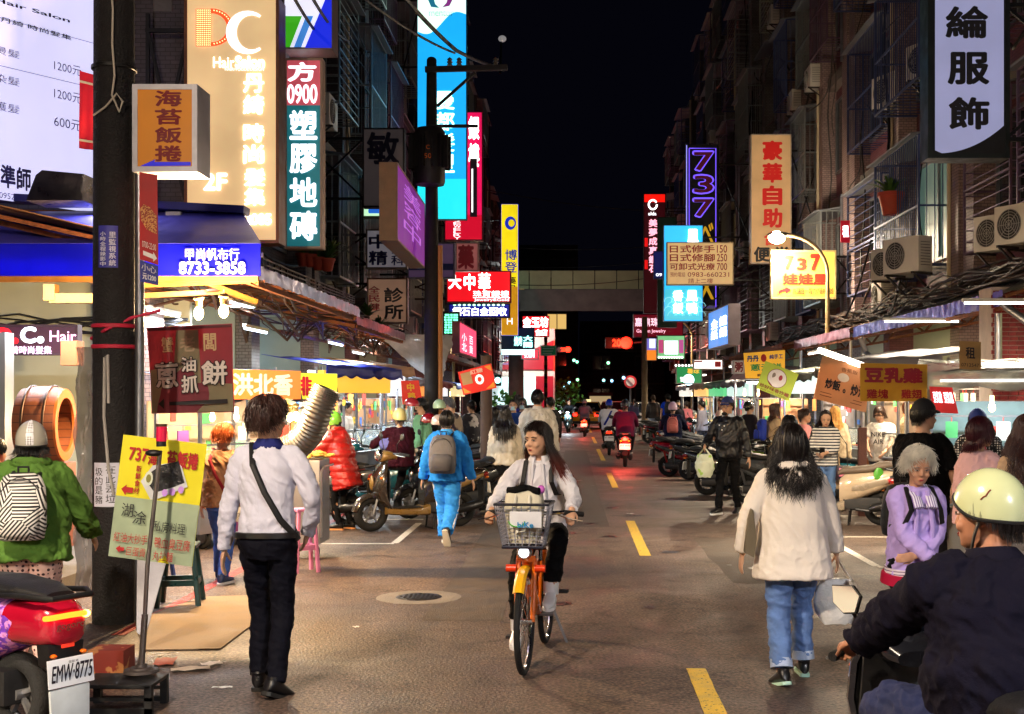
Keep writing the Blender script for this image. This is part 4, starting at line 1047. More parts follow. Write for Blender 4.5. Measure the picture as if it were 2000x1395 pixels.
cloth('narrow red banner with a gold picture and white arrow fixed to the grey pipe',[(272,336),(307,342),(309,518),(273,506)],9.3,mat((168,20,24),.5,var=.2,emit=.06),[  # slight glow added to the red in place of light
 ('p',[(.05,.42),(.25,.36),(.6,.38),(.95,.46),(.95,.66),(.4,.64),(.1,.55)],mat((214,150,80),.5,pattern=('speckle',90,.5,(150,50,30)))),('t','0700-22:00',(.15,.78,.9,.85),ink((235,220,210)),False,0),('p',[(.2,.89),(.75,.9),(.75,.87),(.95,.93),(.75,.98),(.75,.95),(.2,.94)],ink((240,235,230)))],ripple=.0,name='banner',seed=12)
cloth('small blue sheet with white print under the narrow red banner',[(273,508),(309,520),(309,558),(274,550)],9.3,mat((40,50,140),.5),[('t','元1200',(.15,.55,.9,.85),ink((235,235,240)),False,.02),('t','小心',(.1,.1,.9,.45),ink((225,225,235)),False,0)],ripple=.0,seed=13,name='notice')
sign('orange box sign with red characters and blue arrow fixed to the near pole',(259,165,386,336),9.3,(196,118,8),depth=.32,frame=(190,196,206),lit=.22,fw=.04,side_mat=mat((196,196,206),.4,.3,bump=.1),var=.2,items=[
 ('t','海苔飯捲',(303,175,356,318),ink((130,8,28)),True,.03),('p',[(275,325),(304,312),(302,317),(373,317),(373,324),(302,325)],E((20,20,190),.5,True))])
lv = mat((206,206,246),.5,emit=.8,var=.08,scale=.6)  # white sheet: the purple-white light falling on it is put in as lavender glow
A_ = P(183,0,14.0)
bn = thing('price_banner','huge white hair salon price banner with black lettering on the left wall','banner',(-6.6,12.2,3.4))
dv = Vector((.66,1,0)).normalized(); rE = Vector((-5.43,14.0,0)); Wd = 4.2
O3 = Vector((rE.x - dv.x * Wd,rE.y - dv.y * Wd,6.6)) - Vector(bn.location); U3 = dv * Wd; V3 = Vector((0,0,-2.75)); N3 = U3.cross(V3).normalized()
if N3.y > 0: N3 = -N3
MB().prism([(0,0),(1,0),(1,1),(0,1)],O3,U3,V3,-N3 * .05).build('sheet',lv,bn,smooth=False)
GR = ink((120,116,150)); NV = ink((50,50,110))
def b3(s,px0,py0,px1,py1,m,bold=.0,vert=False):
 def fr(px,py):
  k = (px - VX) / F_PX          # ray meets the vertical plane of the banner
  t_ = (k * rE.y - rE.x) / (dv.x - k * dv.y); Yq = rE.y + dv.y * t_; z = CAMZ - (py - VY) * Yq / F_PX
  return ((t_ + Wd) / Wd,(6.6 - z) / 2.75)
 a = fr(px0,py0); b = fr(px1,py1); mb = MB(); lay_text(mb,s,O3,U3,V3,N3,(a[0],a[1],b[0],b[1]),vert,bold,lift=.006)
 mb.build('lettering',m,bn,smooth=False)
b3('Hair Salon',-14,-6,136,45,BK,.02); b3('丹綺 時尚髮集',0,32,139,80,BK,.01)
for s1,s2,y in (('燙髮','1200元',118),('染髮','1200元',172),('護髮','600元',226)):
 b3(s1,-12,y - 30,38,y - 2,GR,.0); b3(s2,105,y,158,y + 32,GR,.0)
b3('準師',0,320,60,375,NV,.03); b3('0952085',-2,375,50,394,GR,0)
MB().prism([(0.0,.30),(1.0,.30),(1.0,.302),(0,.302)],O3 + N3 * .006,U3,V3,N3 * .002).prism([(0.0,.485),(1.0,.485),(1.0,.487),(0,.487)],O3 + N3 * .006,U3,V3,N3 * .002).build('rule_line',GR,bn,smooth=False)
cloth('plain red cloth strip with white bands hanging beside the price banner',[(155,138),(183,146),(182,293),(155,290)],12.6,mat((190,14,40),.6,emit=.22),[('p',[(.02,.12),(.98,.12),(.98,.15),(.02,.15)],ink((220,210,190))),('p',[(.02,.88),(.98,.88),(.98,.91),(.02,.91)],ink((220,210,190)))],ripple=.01,seed=20)  # strip glows on its own, standing in for light on it
dk = thing('covered_box','black wrapped box standing on the blue roof edge','box',P(112,392,12.3))
MB().prism([(-.32,0),(.26,0),(.24,.1),(.27,.27),(-.16,.31),(-.22,.26)],(0,0,0),(1,0,0),(0,0,1),(0,.5,0)).build('wrapping',mat((24,22,34),.35,bump=.5,bscale=9),dk,bevel=.02)
sign('dark wood grained hair shop board with red and white letters behind the pole',(-60,634,152,694),13.6,(54,26,40),lit=.12,depth=.12,frame=(50,30,40),items=[
 ('t','D',(-4,640,24,670),E((220,24,36),.9,True),False,.05),('d',31,666,6,6,E((220,24,36),.9,True)),('t','C',(40,638,72,671),E((220,236,250),1.1,True),False,.05),('d',80,664,7,7,E((220,236,250),1.0,True)),('t','Hair',(98,646,150,668),E((240,180,230),.9,True),False,.01),('t','丹綺時尚髮集',(6,676,102,692),E((240,200,230),.9,True),False,.02)])
# ---------- scooters ----------
def sup(cx,cy_,cz,hw,hh,e=2.6,n=16,tilt=0.0):
 """superellipse ring in the x-z plane at y=cy_, optionally leaning"""
 an = np.arange(n) * 2 * math.pi / n
 c,s = np.cos(an),np.sin(an)
 x = cx + hw * np.sign(c) * np.abs(c) ** (2 / e); z = hh * np.sign(s) * np.abs(s) ** (2 / e)
 return np.stack([x,cy_ + z * math.sin(tilt),cz + z * math.cos(tilt)],1)
def loft_y(mb,secs,mi=0,e=2.6,n=16):
 """secs: (y, zc, halfwidth, halfheight[, tilt deg])"""
 return mb.loft([sup(0,q[0],q[1],q[2],q[3],e,n,R(q[4]) if len(q) > 4 else 0) for q in secs],mi)
TYRE = mat((18,18,19),.85,bump=.4,bscale=90,name='rubber'); PLAS = mat((15,15,17),.55,var=.1,bump=.1,name='black_plastic'); SEATM = mat((20,20,23),.5,bump=.25,bscale=120,name='seat_vinyl')
CHROME = mat((215,215,220),.15,1.0,var=.05,name='chrome'); ALU = mat((150,150,152),.4,.8,name='alloy'); PLATE = mat((232,234,236),.45,var=.05,name='plate_white')
def wheel(parent,y,r=.235,w=.055,name='wheel'):
 t = MB().torus((0,y,r),r - w,w,'x',32,10,sq=.95).build(name,TYRE,parent)
 MB().torus((0,y,r),r - w * 1.75,.014,'x',28,8).build('rim',ALU,t)
 mb = MB()
 for k in range(5):
  a = 2 * math.pi * k / 5 + .3
  mb.bar((0,y,r),(0,y + (r - w * 1.8) * math.cos(a),r + (r - w * 1.8) * math.sin(a)),.03,.02)
 mb.cyl((-.05,y,r),(.05,y,r),.035,n=12); mb.cyl((.03,y,r),(.036,y,r),.085,n=18)
 mb.build('hub',ALU,t)
 return t
def make_scooter(label,body,accent=None,plate='MWS-1024',style=0,tail=1.5,head=0,windshield=False,steer=0,group='scooters parked along the street',simple=False,mirror=True,seatm=None,stand=True):
 """local: front towards +y, wheels on z=0, centre between wheels at y=0; wheelbase 1.26"""
 t = thing('scooter',label,'scooter',(0,0,0),0,group)
 bm_ = mat(body,.22,.1,var=.06,coat=.8,name='scooter_paint') if not isinstance(body,bpy.types.Material) else body
 am = mat(accent,.3,.1,var=.06,coat=.5,name='scooter_paint') if accent else bm_
 fy,ry = .63,-.63
 wheel(t,ry)
 fw = wheel(t,fy)
 mb = MB(); rings = []
 for k in range(11):
  a = R(20 + 150 * k / 10); rr = .262 + .01
  q = []
  for j in range(9):
   b = -1 + 2 * j / 8; x = .075 * b; dz = -.055 * b * b
   q.append((x * (1 - .35 * abs(k / 10 - .5)),fy - (rr + dz) * math.cos(a) * -1 * -1,.235 + (rr + dz) * math.sin(a)))
  rings.append(q)
 mb.loft(rings,cap=False,closed=False)
 o2 = [[(p[0] * .92,p[1],p[2] - .008) for p in q] for q in rings]; mb.loft(o2,cap=False,closed=False)
 mb.build('front_fender',bm_ if style != 2 else am,t)
 mb = MB()
 for s in (-1,1):
  mb.cyl((s * .075,fy,.235),(s * .07,fy - .10,.55),.017,n=8)
 mb.cyl((0,fy - .09,.5),(0,fy - .22,.95),.03,n=8)
 mb.build('fork',ALU,t)
 secs = [(.40,.30,.16,.05),(.47,.42,.19,.12),(.50,.58,.215,.13),(.49,.72,.205,.10),(.46,.84,.16,.07),(.44,.90,.10,.04)]
 mb = MB(); rings = []
 an = np.linspace(0,math.pi,13)
 for y,z,hw,dp in secs:      # horizontal U shaped sections, thick
  out = [(hw * math.cos(a),y + dp * math.sin(a) ** .8,z) for a in an]
  inn = [((hw - .02) * math.cos(a),y + (dp - .035) * math.sin(a) ** .8 - .01,z) for a in an[::-1]]
  rings.append(out + inn)
 mb.loft(rings); mb.build('leg_shield',bm_,t)
 MB().prism([(-.15,.30),(.15,.30),(.19,.55),(.17,.80),(-.17,.80),(-.19,.55)],(0,.435,0),(1,0,0),(0,0,1),(0,.02,0)).build('inner_panel',PLAS,t,bevel=.008)
 if style != 3: MB().ell((0,.62,.63),(.06,.03,.10),12).build('front_badge',am if accent else CHROME,t)
 hb = thing('handlebar',None,None); del_ = None
 hb.parent = t; hb.location = (0,.40,.93); hb.rotation_euler = (0,0,R(steer))
 mb = MB(); loft_y(mb,[(-.10,.03,.09,.03),(-.04,.05,.13,.055),(.04,.05,.12,.07),(.10,.03,.09,.065),(.13,.01,.05,.04)]); mb.build('headset',bm_ if style != 1 else am,hb)
 MB().tube([(-.34,-.14,.06),(-.22,-.06,.08),(0,0,.07),(.22,-.06,.08),(.34,-.14,.06)],.013,8).build('bar',PLAS,hb)
 mb = MB()
 for s in (-1,1): mb.cyl((s * .235,-.068,.08),(s * .36,-.155,.058),.019,n=10)
 mb.build('grip',TYRE,hb)
 mb = MB()
 for s in (-1,1): mb.tube([(s * .20,-.02,.07),(s * .27,-.03,.06),(s * .36,-.09,.04)],.006,6)
 mb.build('brake_lever',ALU,hb)
 if mirror:
  for s in (-1,1):
   st = MB().tube([(s * .2,-.05,.08),(s * .24,-.03,.2),(s * .32,-.05,.27)],.006,6).ell((s * .36,-.05,.30),(.07,.012,.045),14,rot=Matrix.Rotation(s * R(-12),3,'Y')).build('mirror',PLAS,hb)
 if style in (1,):    # round headlight
  hl = MB().ell((0,.12,.055),(.085,.06,.085),18).build('headlight',CHROME,hb)
 else:
  hl = MB().ell((0,.10,.04),(.09,.05,.045),16).build('headlight',PLAS,hb)
 lm = E((235,245,255),head,False) if head > 0 else mat((225,225,215),.1,var=.0,spec=.9,name='lens')
 MB().ell((0,.135,.05),(.066,.045,.066 if style == 1 else .034),16).build('lens',lm,hb)
 if head > 2: point('lamp',(0,.25,.05),1.2 * head,(.85,.95,1),.05,hb)
 if windshield: MB().grid(lambda u,v: (-.16 + .32 * u,.15 - .1 * v - .1 * (u - .5) ** 2,.1 + .3 * v),6,4).build('windscreen',mat((30,34,40),.1,spec=.9,alpha=.6),hb)
 for s in (-1,1): MB().ell((s * .16,.55,.70),(.035,.02,.018),10).build('turn_signal',mat((230,120,20),.2,emit=.0),t)
 mb = MB(); loft_y(mb,[(.46,.27,.15,.05),(.30,.25,.17,.045),(.0,.24,.17,.05),(-.15,.26,.15,.08)],e=4); mb.build('floorboard',am if accent else bm_,t)
 MB().box((0,.12,.297),(.27,.5,.012)).build('floor_mat',TYRE,t)
 mb = MB(); loft_y(mb,[(-.08,.46,.10,.17),(-.16,.50,.135,.21),(-.35,.54,.165,.19),(-.60,.60,.165,.145),(-.82,.67,.13,.10),(-.98,.72,.08,.06),(-1.04,.73,.04,.03)],e=2.8,n=20); mb.build('rear_body',bm_,t)
 mb = MB()
 for s in (-1,1): loft_y_s = [sup(s * .155,y,z,.012,h,2.2,10) for y,z,h in ((-.25,.50,.03),(-.4,.53,.06),(-.7,.62,.045),(-.92,.70,.02))]; mb.loft(loft_y_s)
 mb.build('side_trim',am if accent else PLAS,t)
 mb = MB(); loft_y(mb,[(-.06,.70,.08,.03),(-.12,.735,.12,.05),(-.35,.755,.145,.055),(-.52,.775,.15,.055),(-.60,.81,.145,.06),(-.80,.83,.12,.05),(-.92,.83,.07,.03)],e=2.6,n=20); mb.build('seat',seatm or SEATM,t)
 MB().tube([(-.13,-.72,.78),(-.14,-.95,.82),(-.08,-1.08,.85),(.08,-1.08,.85),(.14,-.95,.82),(.13,-.72,.78)],.013,8).build('grab_rail',PLAS,t)
 tl = MB(); loft_y(tl,[(-.97,.70,.085,.045),(-1.03,.70,.08,.04),(-1.06,.70,.05,.025)],e=2.4); tl.build('tail_light',E((255,38,14),tail,False) if tail else mat((120,10,14),.15,spec=.8),t)
 if tail > 5: point('lamp',(0,-1.3,.66),tail * 2.2,(1,.08,.05),.08,t)
 for s in (-1,1):
  MB().ell((s * .10,-1.0,.66),(.03,.035,.018),10).build('turn_signal',E((255,150,30),1.2,True) if tail > 3 else mat((200,100,20),.2),t)
 MB().prism([(-.10,.62),(.10,.62),(.07,.30),(-.07,.30)],(0,-.98,0),(1,0,0),(0,.0,1),(0,.03,0)).build('rear_fender',PLAS,t,bevel=.01)
 pl = MB().box((0,-1.035,.52),(.27,.008,.145),rot=Matrix.Rotation(R(-8),3,'X')).build('number_plate',PLATE,t)
 if plate:
  mb = MB(); lay_text(mb,plate,(.12,-1.03 - .010,.57),(-.24,0,0),(0,.013,-.095),(0,-1,0),(1,0,0,1),bold=.0);
  mb.v = [v for v in mb.v]; mb.build('lettering',mat((20,20,26),.5),pl,smooth=False)
 mb = MB(); mb.box((.0,-.38,.30),(.22,.5,.16)); loft_y(mb,[(-.15,.26,.05,.06),(-.4,.25,.06,.08),(-.68,.24,.05,.07)]); mb.v[-1][:,0] += .13
 mb.build('engine',mat((58,58,60),.6,.5),t,bevel=.02)
 mb = MB().tube([(-.12,-.3,.22),(-.15,-.5,.2)],.02,8)
 mb.tube([(-.16,-.48,.23),(-.165,-.55,.25),(-.17,-.85,.31),(-.17,-.9,.32)],[.03,.06,.062,.035],12)
 mb.build('exhaust',mat((60,60,62),.35,.8),t)
 MB().tube([(.09,ry,.25),(.11,-.72,.6)],.022,8).build('shock',mat((160,30,30) if style == 2 else (90,90,92),.4,.5),t)
 if stand:
  MB().tube([(-.12,-.2,.0),(-.12,-.22,.2)],.012,6).tube([(.12,-.2,.0),(.12,-.22,.2)],.012,6).bar((-.14,-.2,.012),(.14,-.2,.012),.02).build('centre_stand',BLACKM,t)
 KIDS[t.name] = list(t.children); KIDS[hb.name] = list(hb.children)
 for c in t.children: KIDS.setdefault(c.name,list(c.children))
 return t
def fix_handlebar_names():
 for o in bpy.data.objects:
  if o.type == 'EMPTY' and o.name.startswith('handlebar'):
   for k in ('label','category','group'):
    if k in o.keys(): del o[k]
S_ = {}
def proto(key,**kw):
 if key not in S_:
  S_[key] = [make_scooter('x',**kw),False]
 return S_[key]
SPEC = dict(
 black=dict(body=(22,22,26),style=0,tail=0,plate=''),bronze=dict(body=(46,38,30),accent=(130,100,50),style=1,tail=0,plate=''),
 beige=dict(body=(196,176,150),accent=(150,136,118),style=0,tail=0,plate='',seatm=mat((110,96,84),.5,bump=.2)),red=dict(body=(130,14,34),accent=(24,24,28),style=2,tail=0,plate=''),
 white=dict(body=(205,205,200),accent=(40,40,46),style=0,tail=0,plate=''),green=dict(body=(96,120,40),accent=(26,28,26),style=2,tail=0,plate='',windshield=True),
 blue=dict(body=(30,60,110),accent=(20,20,24),style=2,tail=0,plate=''),grey=dict(body=(84,88,92),accent=(22,22,25),style=0,tail=0,plate='',windshield=True),
 teal=dict(body=(28,96,110),style=1,tail=0,plate=''))
def park(key,x,y,rz,label,group='scooters parked nose in along the kerb',lean=0):
 p = proto(key,**SPEC[key])
 if not p[1]: o = p[0]; p[1] = True
 else: o = copy_tree(p[0])
 o.location = (x,y,0); o.rotation_euler = (R(0),R(lean),R(rz)); tag(o,label,'scooter',group)
 return o
LG,RG = 'scooters parked in the row on the left','scooters parked in the row on the right'
park('bronze',-2.05,16.25,121,'bronze and black scooter with a round headlamp, nearest of the left parked row',LG)
park('black',-1.75,17.9,118,'black scooter with its tail behind the boy in the blue tracksuit',LG)
for i,(k,x,y,rz,lb) in enumerate([
 ('grey',-3.6,16.6,75,'grey scooter half hidden behind the red padded coat'),('teal',-2.9,18.9,110,'teal scooter under the folded blue clothes'),('red',-1.95,20.4,112,'dark red scooter behind the long haired woman in cream'),
 ('white',-2.0,22.0,108,'white scooter in the left row behind the grey haired man'),('black',-2.1,23.4,114,'black scooter after the white one in the left row'),('green',-2.1,24.9,110,'green scooter in the left row'),
 ('blue',-2.2,26.6,112,'blue scooter in the left row beyond the green one'),('grey',-2.2,28.4,108,'grey scooter with windscreen far up the left row'),('black',-2.25,30.4,112,'black scooter far up the left row by the red banner pole'),
 ('red',-2.3,33,110,'red scooter far up the left row'),('white',-2.3,36,110,'white scooter far up the left row near the masked walkers'),('black',-2.4,39.5,112,'black scooter farthest up the left row')]):
 park(k,x,y,rz,lb,LG)
park('beige',3.62,16.9,72,'beige scooter side on behind the old woman, nearest of the right row',RG)
for i,(k,x,y,rz,lb) in enumerate([
 ('teal',4.6,19.6,-62,'teal scooter behind the striped shirt woman'),('black',3.0,21.6,-112,'black scooter whose rear wheel shows beside the man with the cap'),('green',3.55,24.4,-108,'green scooter with dark windscreen behind the man with the cap'),
 ('red',2.75,26.8,-106,'dark red scooter with tail towards the road left of the man with the cap'),('black',3.2,28.6,-108,'black scooter after the dark red one in the right row'),('grey',3.4,30.6,-110,'grey scooter in the right row'),
 ('white',3.4,33.0,-108,'white scooter in the right row before the pink helmet rider'),('blue',3.5,35.5,-110,'blue scooter in the right row'),('black',3.4,38.5,-108,'black scooter far up the right row'),('red',3.5,42,-110,'red scooter far up the right row'),
 ('grey',3.5,46,-110,'grey scooter farthest up the right row'),('black',5.0,15.2,-95,'black scooter standing by the wooden stall post'),('green',4.1,22.6,-60,'green scooter pushed in beside the blue backpack woman'),('grey',3.5,20.0,-104,'grey scooter with windscreen behind the woman in the black coat'),('red',4.2,25.6,-70,'red scooter against the lime board stall')]):
 park(k,x,y,rz,lb,RG)
for k,(key,x,y,rz) in enumerate((('black',-3.2,20.2,100),('grey',-3.1,21.6,104),('blue',-3.2,23.0,98),('red',-2.0,21.2,109),('black',-2.1,24.2,111),('white',-2.2,25.8,106),('black',-2.2,27.5,109),('teal',-2.3,29.4,110))):
 park(key,x,y,rz,['black scooter in the second rank left, behind the masked man','grey scooter in the second rank left','blue scooter in the second rank left','dark red scooter squeezed in fourth from the boy in blue','black scooter squeezed between the black and green ones at left','white scooter squeezed in after the green one at left','black scooter squeezed in after the blue one at left','teal scooter far up the left row'][k],LG)
for k,(key,x,y,rz) in enumerate((('white',3.5,22.9,-107),('black',3.1,25.7,-104),('blue',3.2,27.7,-110),('red',3.4,29.6,-107),('black',3.4,31.8,-109),('grey',4.5,23.8,-80),('black',4.6,27.0,-85))):
 park(key,x,y,rz,['white scooter right behind the man in the blue cap','black scooter between the green and dark red ones at right','blue scooter squeezed in after the dark red one at right','red scooter squeezed in before the grey one at right','black scooter squeezed in after the grey one at right','grey scooter in the second rank right','black scooter in the second rank right'][k],RG)
RGp = 'ridden scooters on the road'
def ride(x,y,rz,label,**kw):
 o = make_scooter(label,group=RGp,stand=False,**kw); o.location = (x,y,0); o.rotation_euler = (0,0,R(rz)); return o
sc_red = ride(1.38,31.2,-3,'glowing red ridden scooter with bright tail light and a white plate',body=(190,20,30),tail=9,plate='307-MJG',style=2)
sc_wht = ride(1.16,37.2,-2,'ridden dark scooter with amber lamp left of the glowing red one',body=(60,60,66),tail=3,plate='KJ-0508',style=0)
sc_pnk = ride(2.33,28.0,-6,'ridden black scooter with amber lamp under the pink helmet rider',body=(24,28,44),tail=3.5,plate='MWS-1024',style=0)
sc_onc = ride(-.12,60,176,'oncoming scooter with a dazzling white headlight',body=(60,80,84),head=22,tail=0,plate='',style=0)
sc_far = ride(.62,54,-3,'ridden scooter with a red tail light farthest along the road',body=(60,30,40),tail=6,plate='',style=0)
t = thing('scooter','red tailed electric scooter with pink floral cover and plate EMW 8775 at the picture corner','scooter',(-3.34,6.66,0),58,'scooters near the viewer')
RDP = mat((190,18,50),.2,.1,var=.05,coat=1,name='scooter_paint'); FLOR = mat((225,150,225),.55,pattern=('speckle',30,.5,(120,60,200)),var=.5,scale=45,name='floral_cloth')
wheel(t,.63,.235); wheel(t,-.63,.235)
mb = MB(); loft_y(mb,[(.2,.46,.10,.17),(.0,.50,.15,.22),(-.35,.56,.18,.19),(-.60,.62,.18,.15),(-.78,.66,.16,.12)],n=20); mb.build('floral_cover',FLOR,t)
mb = MB(); loft_y(mb,[(-.70,.655,.165,.125),(-.85,.66,.155,.13),(-.97,.66,.14,.125),(-1.03,.65,.11,.10),(-1.05,.64,.07,.06)],n=24,e=3); mb.build('tail_cowl',RDP,t)
mb = MB(); loft_y(mb,[(.15,.75,.08,.03),(.05,.80,.13,.05),(-.25,.82,.16,.06),(-.55,.83,.16,.06),(-.80,.82,.14,.05),(-.97,.80,.09,.03)],n=20); mb.build('seat',SEATM,t)
MB().tube([(-.15,-.65,.80),(-.17,-.95,.82),(-.12,-1.07,.81),(.12,-1.07,.81),(.17,-.95,.82),(.15,-.65,.80)],.016,10).build('grab_rail',PLAS,t)
MB().tube([(-.115,-1.0,.70),(-.11,-1.035,.705),(0,-1.055,.71),(.10,-1.04,.705),(.115,-1.0,.70)],.015,8).build('tail_light',E((255,60,10),14),t)
MB().ell((.115,-1.03,.70),(.025,.02,.02),10).build('turn_signal',E((255,190,60),16),t)
mb = MB(); lay_text(mb,'gogoro',(-.085,-1.055,.665),(.17,0,0),(0,0,-.035),(0,-1,0),(0,0,1,1),bold=.0,lift=.006); mb.build('lettering',CHROME,t,smooth=False)
MB().prism([(-.11,.56),(.11,.56),(.10,.44),(.05,.40),(-.05,.40),(-.10,.44)],(0,-1.02,0),(1,0,0),(0,0,1),(0,.1,0)).build('plate_holder',PLAS,t,bevel=.01)
MB().box((0,-1.035,.545),(.075,.01,.02)).build('reflector',E((230,60,40),.5,True),t,bevel=.004)
for s in (-1,1): MB().ell((s * .09,-1.04,.50),(.018,.02,.012),10).build('turn_signal',mat((230,110,20),.2),t)
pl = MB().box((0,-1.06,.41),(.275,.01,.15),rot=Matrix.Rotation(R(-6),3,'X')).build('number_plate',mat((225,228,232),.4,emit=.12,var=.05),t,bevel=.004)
mb = MB(); lay_text(mb,'EMW·8775',(-.122,-1.074,.458),(.244,0,0),(0,.010,-.095),(0,-1,0),(0,0,1,1),bold=.012); lay_text(mb,'電動車',(-.03,-1.079,.474),(.06,0,0),(0,0,-.014),(0,-1,0),(0,0,1,1)); mb.build('lettering',mat((24,20,40),.5),pl,smooth=False)
MB().prism([(-.13,.325),(.11,.33),(.11,.15),(-.12,.14)],(0,-1.05,0),(1,0,0),(0,0,1),(0,-.02,0)).build('mudguard',mat((205,215,220),.4),t,bevel=.01)
mb = MB(); mb.tube([(.17,-.2,.62),(.15,-.6,.50),(.10,-.95,.42)],.02,8); mb.build('side_trim',mat((150,16,40),.25),t)
MB().box((0,-.35,.28),(.24,.6,.2)).build('engine',PLAS,t,bevel=.03)
mb = MB(); loft_y(mb,[(.55,.30,.15,.05),(.3,.27,.16,.05),(-.1,.27,.16,.07)]); mb.build('floorboard',PLAS,t)
mb = MB(); mb.tube([(0,.58,.4),(0,.42,.95)],.05,10); mb.tube([(-.34,.28,1.0),(0,.40,1.02),(.34,.28,1.0)],.016,8); mb.build('steering_column',PLAS,t)
MB().prism([(-.19,.3),(.19,.3),(.2,.6),(.12,.9),(-.12,.9),(-.2,.6)],(0,.48,0),(1,0,0),(0,0,1),(0,.06,0)).build('leg_shield',RDP,t,bevel=.02)
t.scale = (.94,.94,.93)
sc_near = ride(1.34,4.29,6,'dark scooter ridden by the man in the pale green helmet, only mirror and grip showing',body=(30,32,40),tail=0,plate='',style=0,mirror=False)
hbn = [c for c in sc_near.children if c.name.startswith('handlebar')][0]
hbn.location.z = .74
for s in (-1,1):
 MB().tube([(s * .2,-.05,.08),(s * .22,-.05,.16),(s * .27,-.07,.23)],.007,8).build('mirror_stem',PLAS,hbn)
 Rq = Matrix.Rotation(R(-50 if s < 0 else 20),3,'Z') @ Matrix.Rotation(R(-11),3,'X'); ux,uy,uz = Rq @ Vector((1,0,0)),Rq @ Vector((0,1,0)),Rq @ Vector((0,0,1)); c0 = Vector((s * .285,-.075,.255))
 pp = [(a * .78,b * .86) for a,b in [(-.075,.05),(.03,.058),(.075,.02),(.06,-.05),(.0,-.058),(-.06,-.02)]]
 MB().prism([(a * 1.08,b * 1.1) for a,b in pp],c0,ux,uz,uy * .018).build('mirror',PLAS,hbn,bevel=.003)
 MB().prism(pp,c0 - uy * .0005,ux,uz,-uy * .003).build('mirror_glass',mat((225,232,240),.06,1.0,var=0),hbn)
# ---------- people ----------
def V3(*a): return np.array(a,float)
def unit(v): return v / max(np.linalg.norm(v),1e-9)
def ik(a,t,l1,l2,pole):
 d = t - a; L = np.linalg.norm(d); mx = (l1 + l2) * .995
 if L > mx: t = a + d / L * mx; d = t - a; L = mx
 c = (l1 * l1 - l2 * l2 + L * L) / (2 * L); hgt = math.sqrt(max(l1 * l1 - c * c,1e-6)); u = d / L
 p = unit(pole - u * np.dot(pole,u))
 return a + u * c + p * hgt,t
def remesh(me,voxel,it=4,fac=.5):
 o = bpy.data.objects.new('tmp',me)
 m = o.modifiers.new('r','REMESH'); m.mode = 'VOXEL'; m.voxel_size = voxel; m.use_smooth_shade = True
 if it: s = o.modifiers.new('s','SMOOTH'); s.iterations = it; s.factor = fac
 return baked(o)
def folds(me,amp,sc=(9,9,5),seed=0,quilt=None):
 if amp <= 0 and not quilt: return
 n = len(me.vertices); co = np.zeros(n * 3); me.vertices.foreach_get('co',co); co = co.reshape(-1,3)
 no = np.zeros(n * 3); me.vertices.foreach_get('normal',no); no = no.reshape(-1,3)
 d = np.zeros(n)
 if amp > 0:
  off = Vector((seed * 3.1,seed * 1.7,seed * .9)); rm = mnoise.multi_fractal
  q = co * np.array(sc)
  q[:,0] += .35 * np.sin(co[:,2] * 9 + seed) * 1.5; q[:,2] += .9 * co[:,0] * 4
  d = np.array([abs(mnoise.noise(Vector(p) + off)) * -1.7 + .42 + 1.0 * (.3 - abs(mnoise.noise(Vector(p) * 2.3 + off))) + .55 * (.25 - abs(mnoise.noise(Vector(p) * 5.1 + off))) for p in q]) * amp
 if quilt: d += quilt[1] * (np.abs(np.sin(co[:,2] * math.pi / quilt[0] + co[:,0] * 1.2)) ** .6 - .5)
 d = np.maximum(d,-.009)
 co += no * d[:,None]
 me.vertices.foreach_set('co',co.ravel()); me.update()
def finish(name,mb,mats,parent,voxel,it=4,fold=0,seed=0,quilt=None,sc=(9,9,5),label=None):
 me = bpy.data.meshes.new(name); me.from_pydata(np.concatenate(mb.v).tolist(),[],mb.f)
 bm = bmesh.new(); bm.from_mesh(me); bmesh.ops.recalc_face_normals(bm,faces=bm.faces); bm.to_mesh(me); bm.free()
 r = remesh(me,voxel,it); bpy.data.meshes.remove(me)
 r.materials.clear(); r.materials.append(mats); folds(r,fold,sc,seed,quilt)
 r.polygons.foreach_set('use_smooth',np.ones(len(r.polygons),dtype=bool))
 return put(name,r,parent,label)
def limb(mb,pts,rad,n=12,flat=1.0,sub=4):
 """tube through joints with eased corners"""
 pts = [np.array(p,float) for p in pts]; P_ = []; r_ = []
 for i in range(len(pts) - 1):
  a,b = pts[i],pts[i + 1]
  for k in range(sub):
   u = k / sub; P_.append(a * (1 - u) + b * u); uu = u; r_.append(rad[i] * (1 - uu) + rad[i + 1] * uu)
 P_.append(pts[-1]); r_.append(rad[-1]); P_ = np.array(P_); Q = P_.copy()
 for _ in range(2): Q[1:-1] = .25 * Q[:-2] + .5 * Q[1:-1] + .25 * Q[2:]
 mb.tube(Q,r_,n,flat=flat)
SKIN = [mat(c,.5,var=.08,scale=20,spec=.4,name='skin') for c in ((206,160,130),(192,142,112),(170,118,90))]
HEADP = [(0.00,.13,.08,.36),(.07,.20,-.02,.41),(.18,.265,-.14,.415),(.30,.30,-.28,.405),(.42,.33,-.40,.41),(.50,.34,-.44,.395),(.60,.35,-.46,.40),(.72,.345,-.455,.395),(.83,.31,-.41,.35),(.92,.24,-.31,.26),(.98,.13,-.16,.13),(1.0,.05,-.05,.05)]
class Fig: pass
def cap_point(th,ph,rx=.375,ry=.47,rz=.50,c=(0,-.035,.545)):
 return V3(c[0] + rx * math.sin(ph) * math.sin(th),c[1] + ry * math.sin(ph) * math.cos(th),c[2] + rz * math.cos(ph))
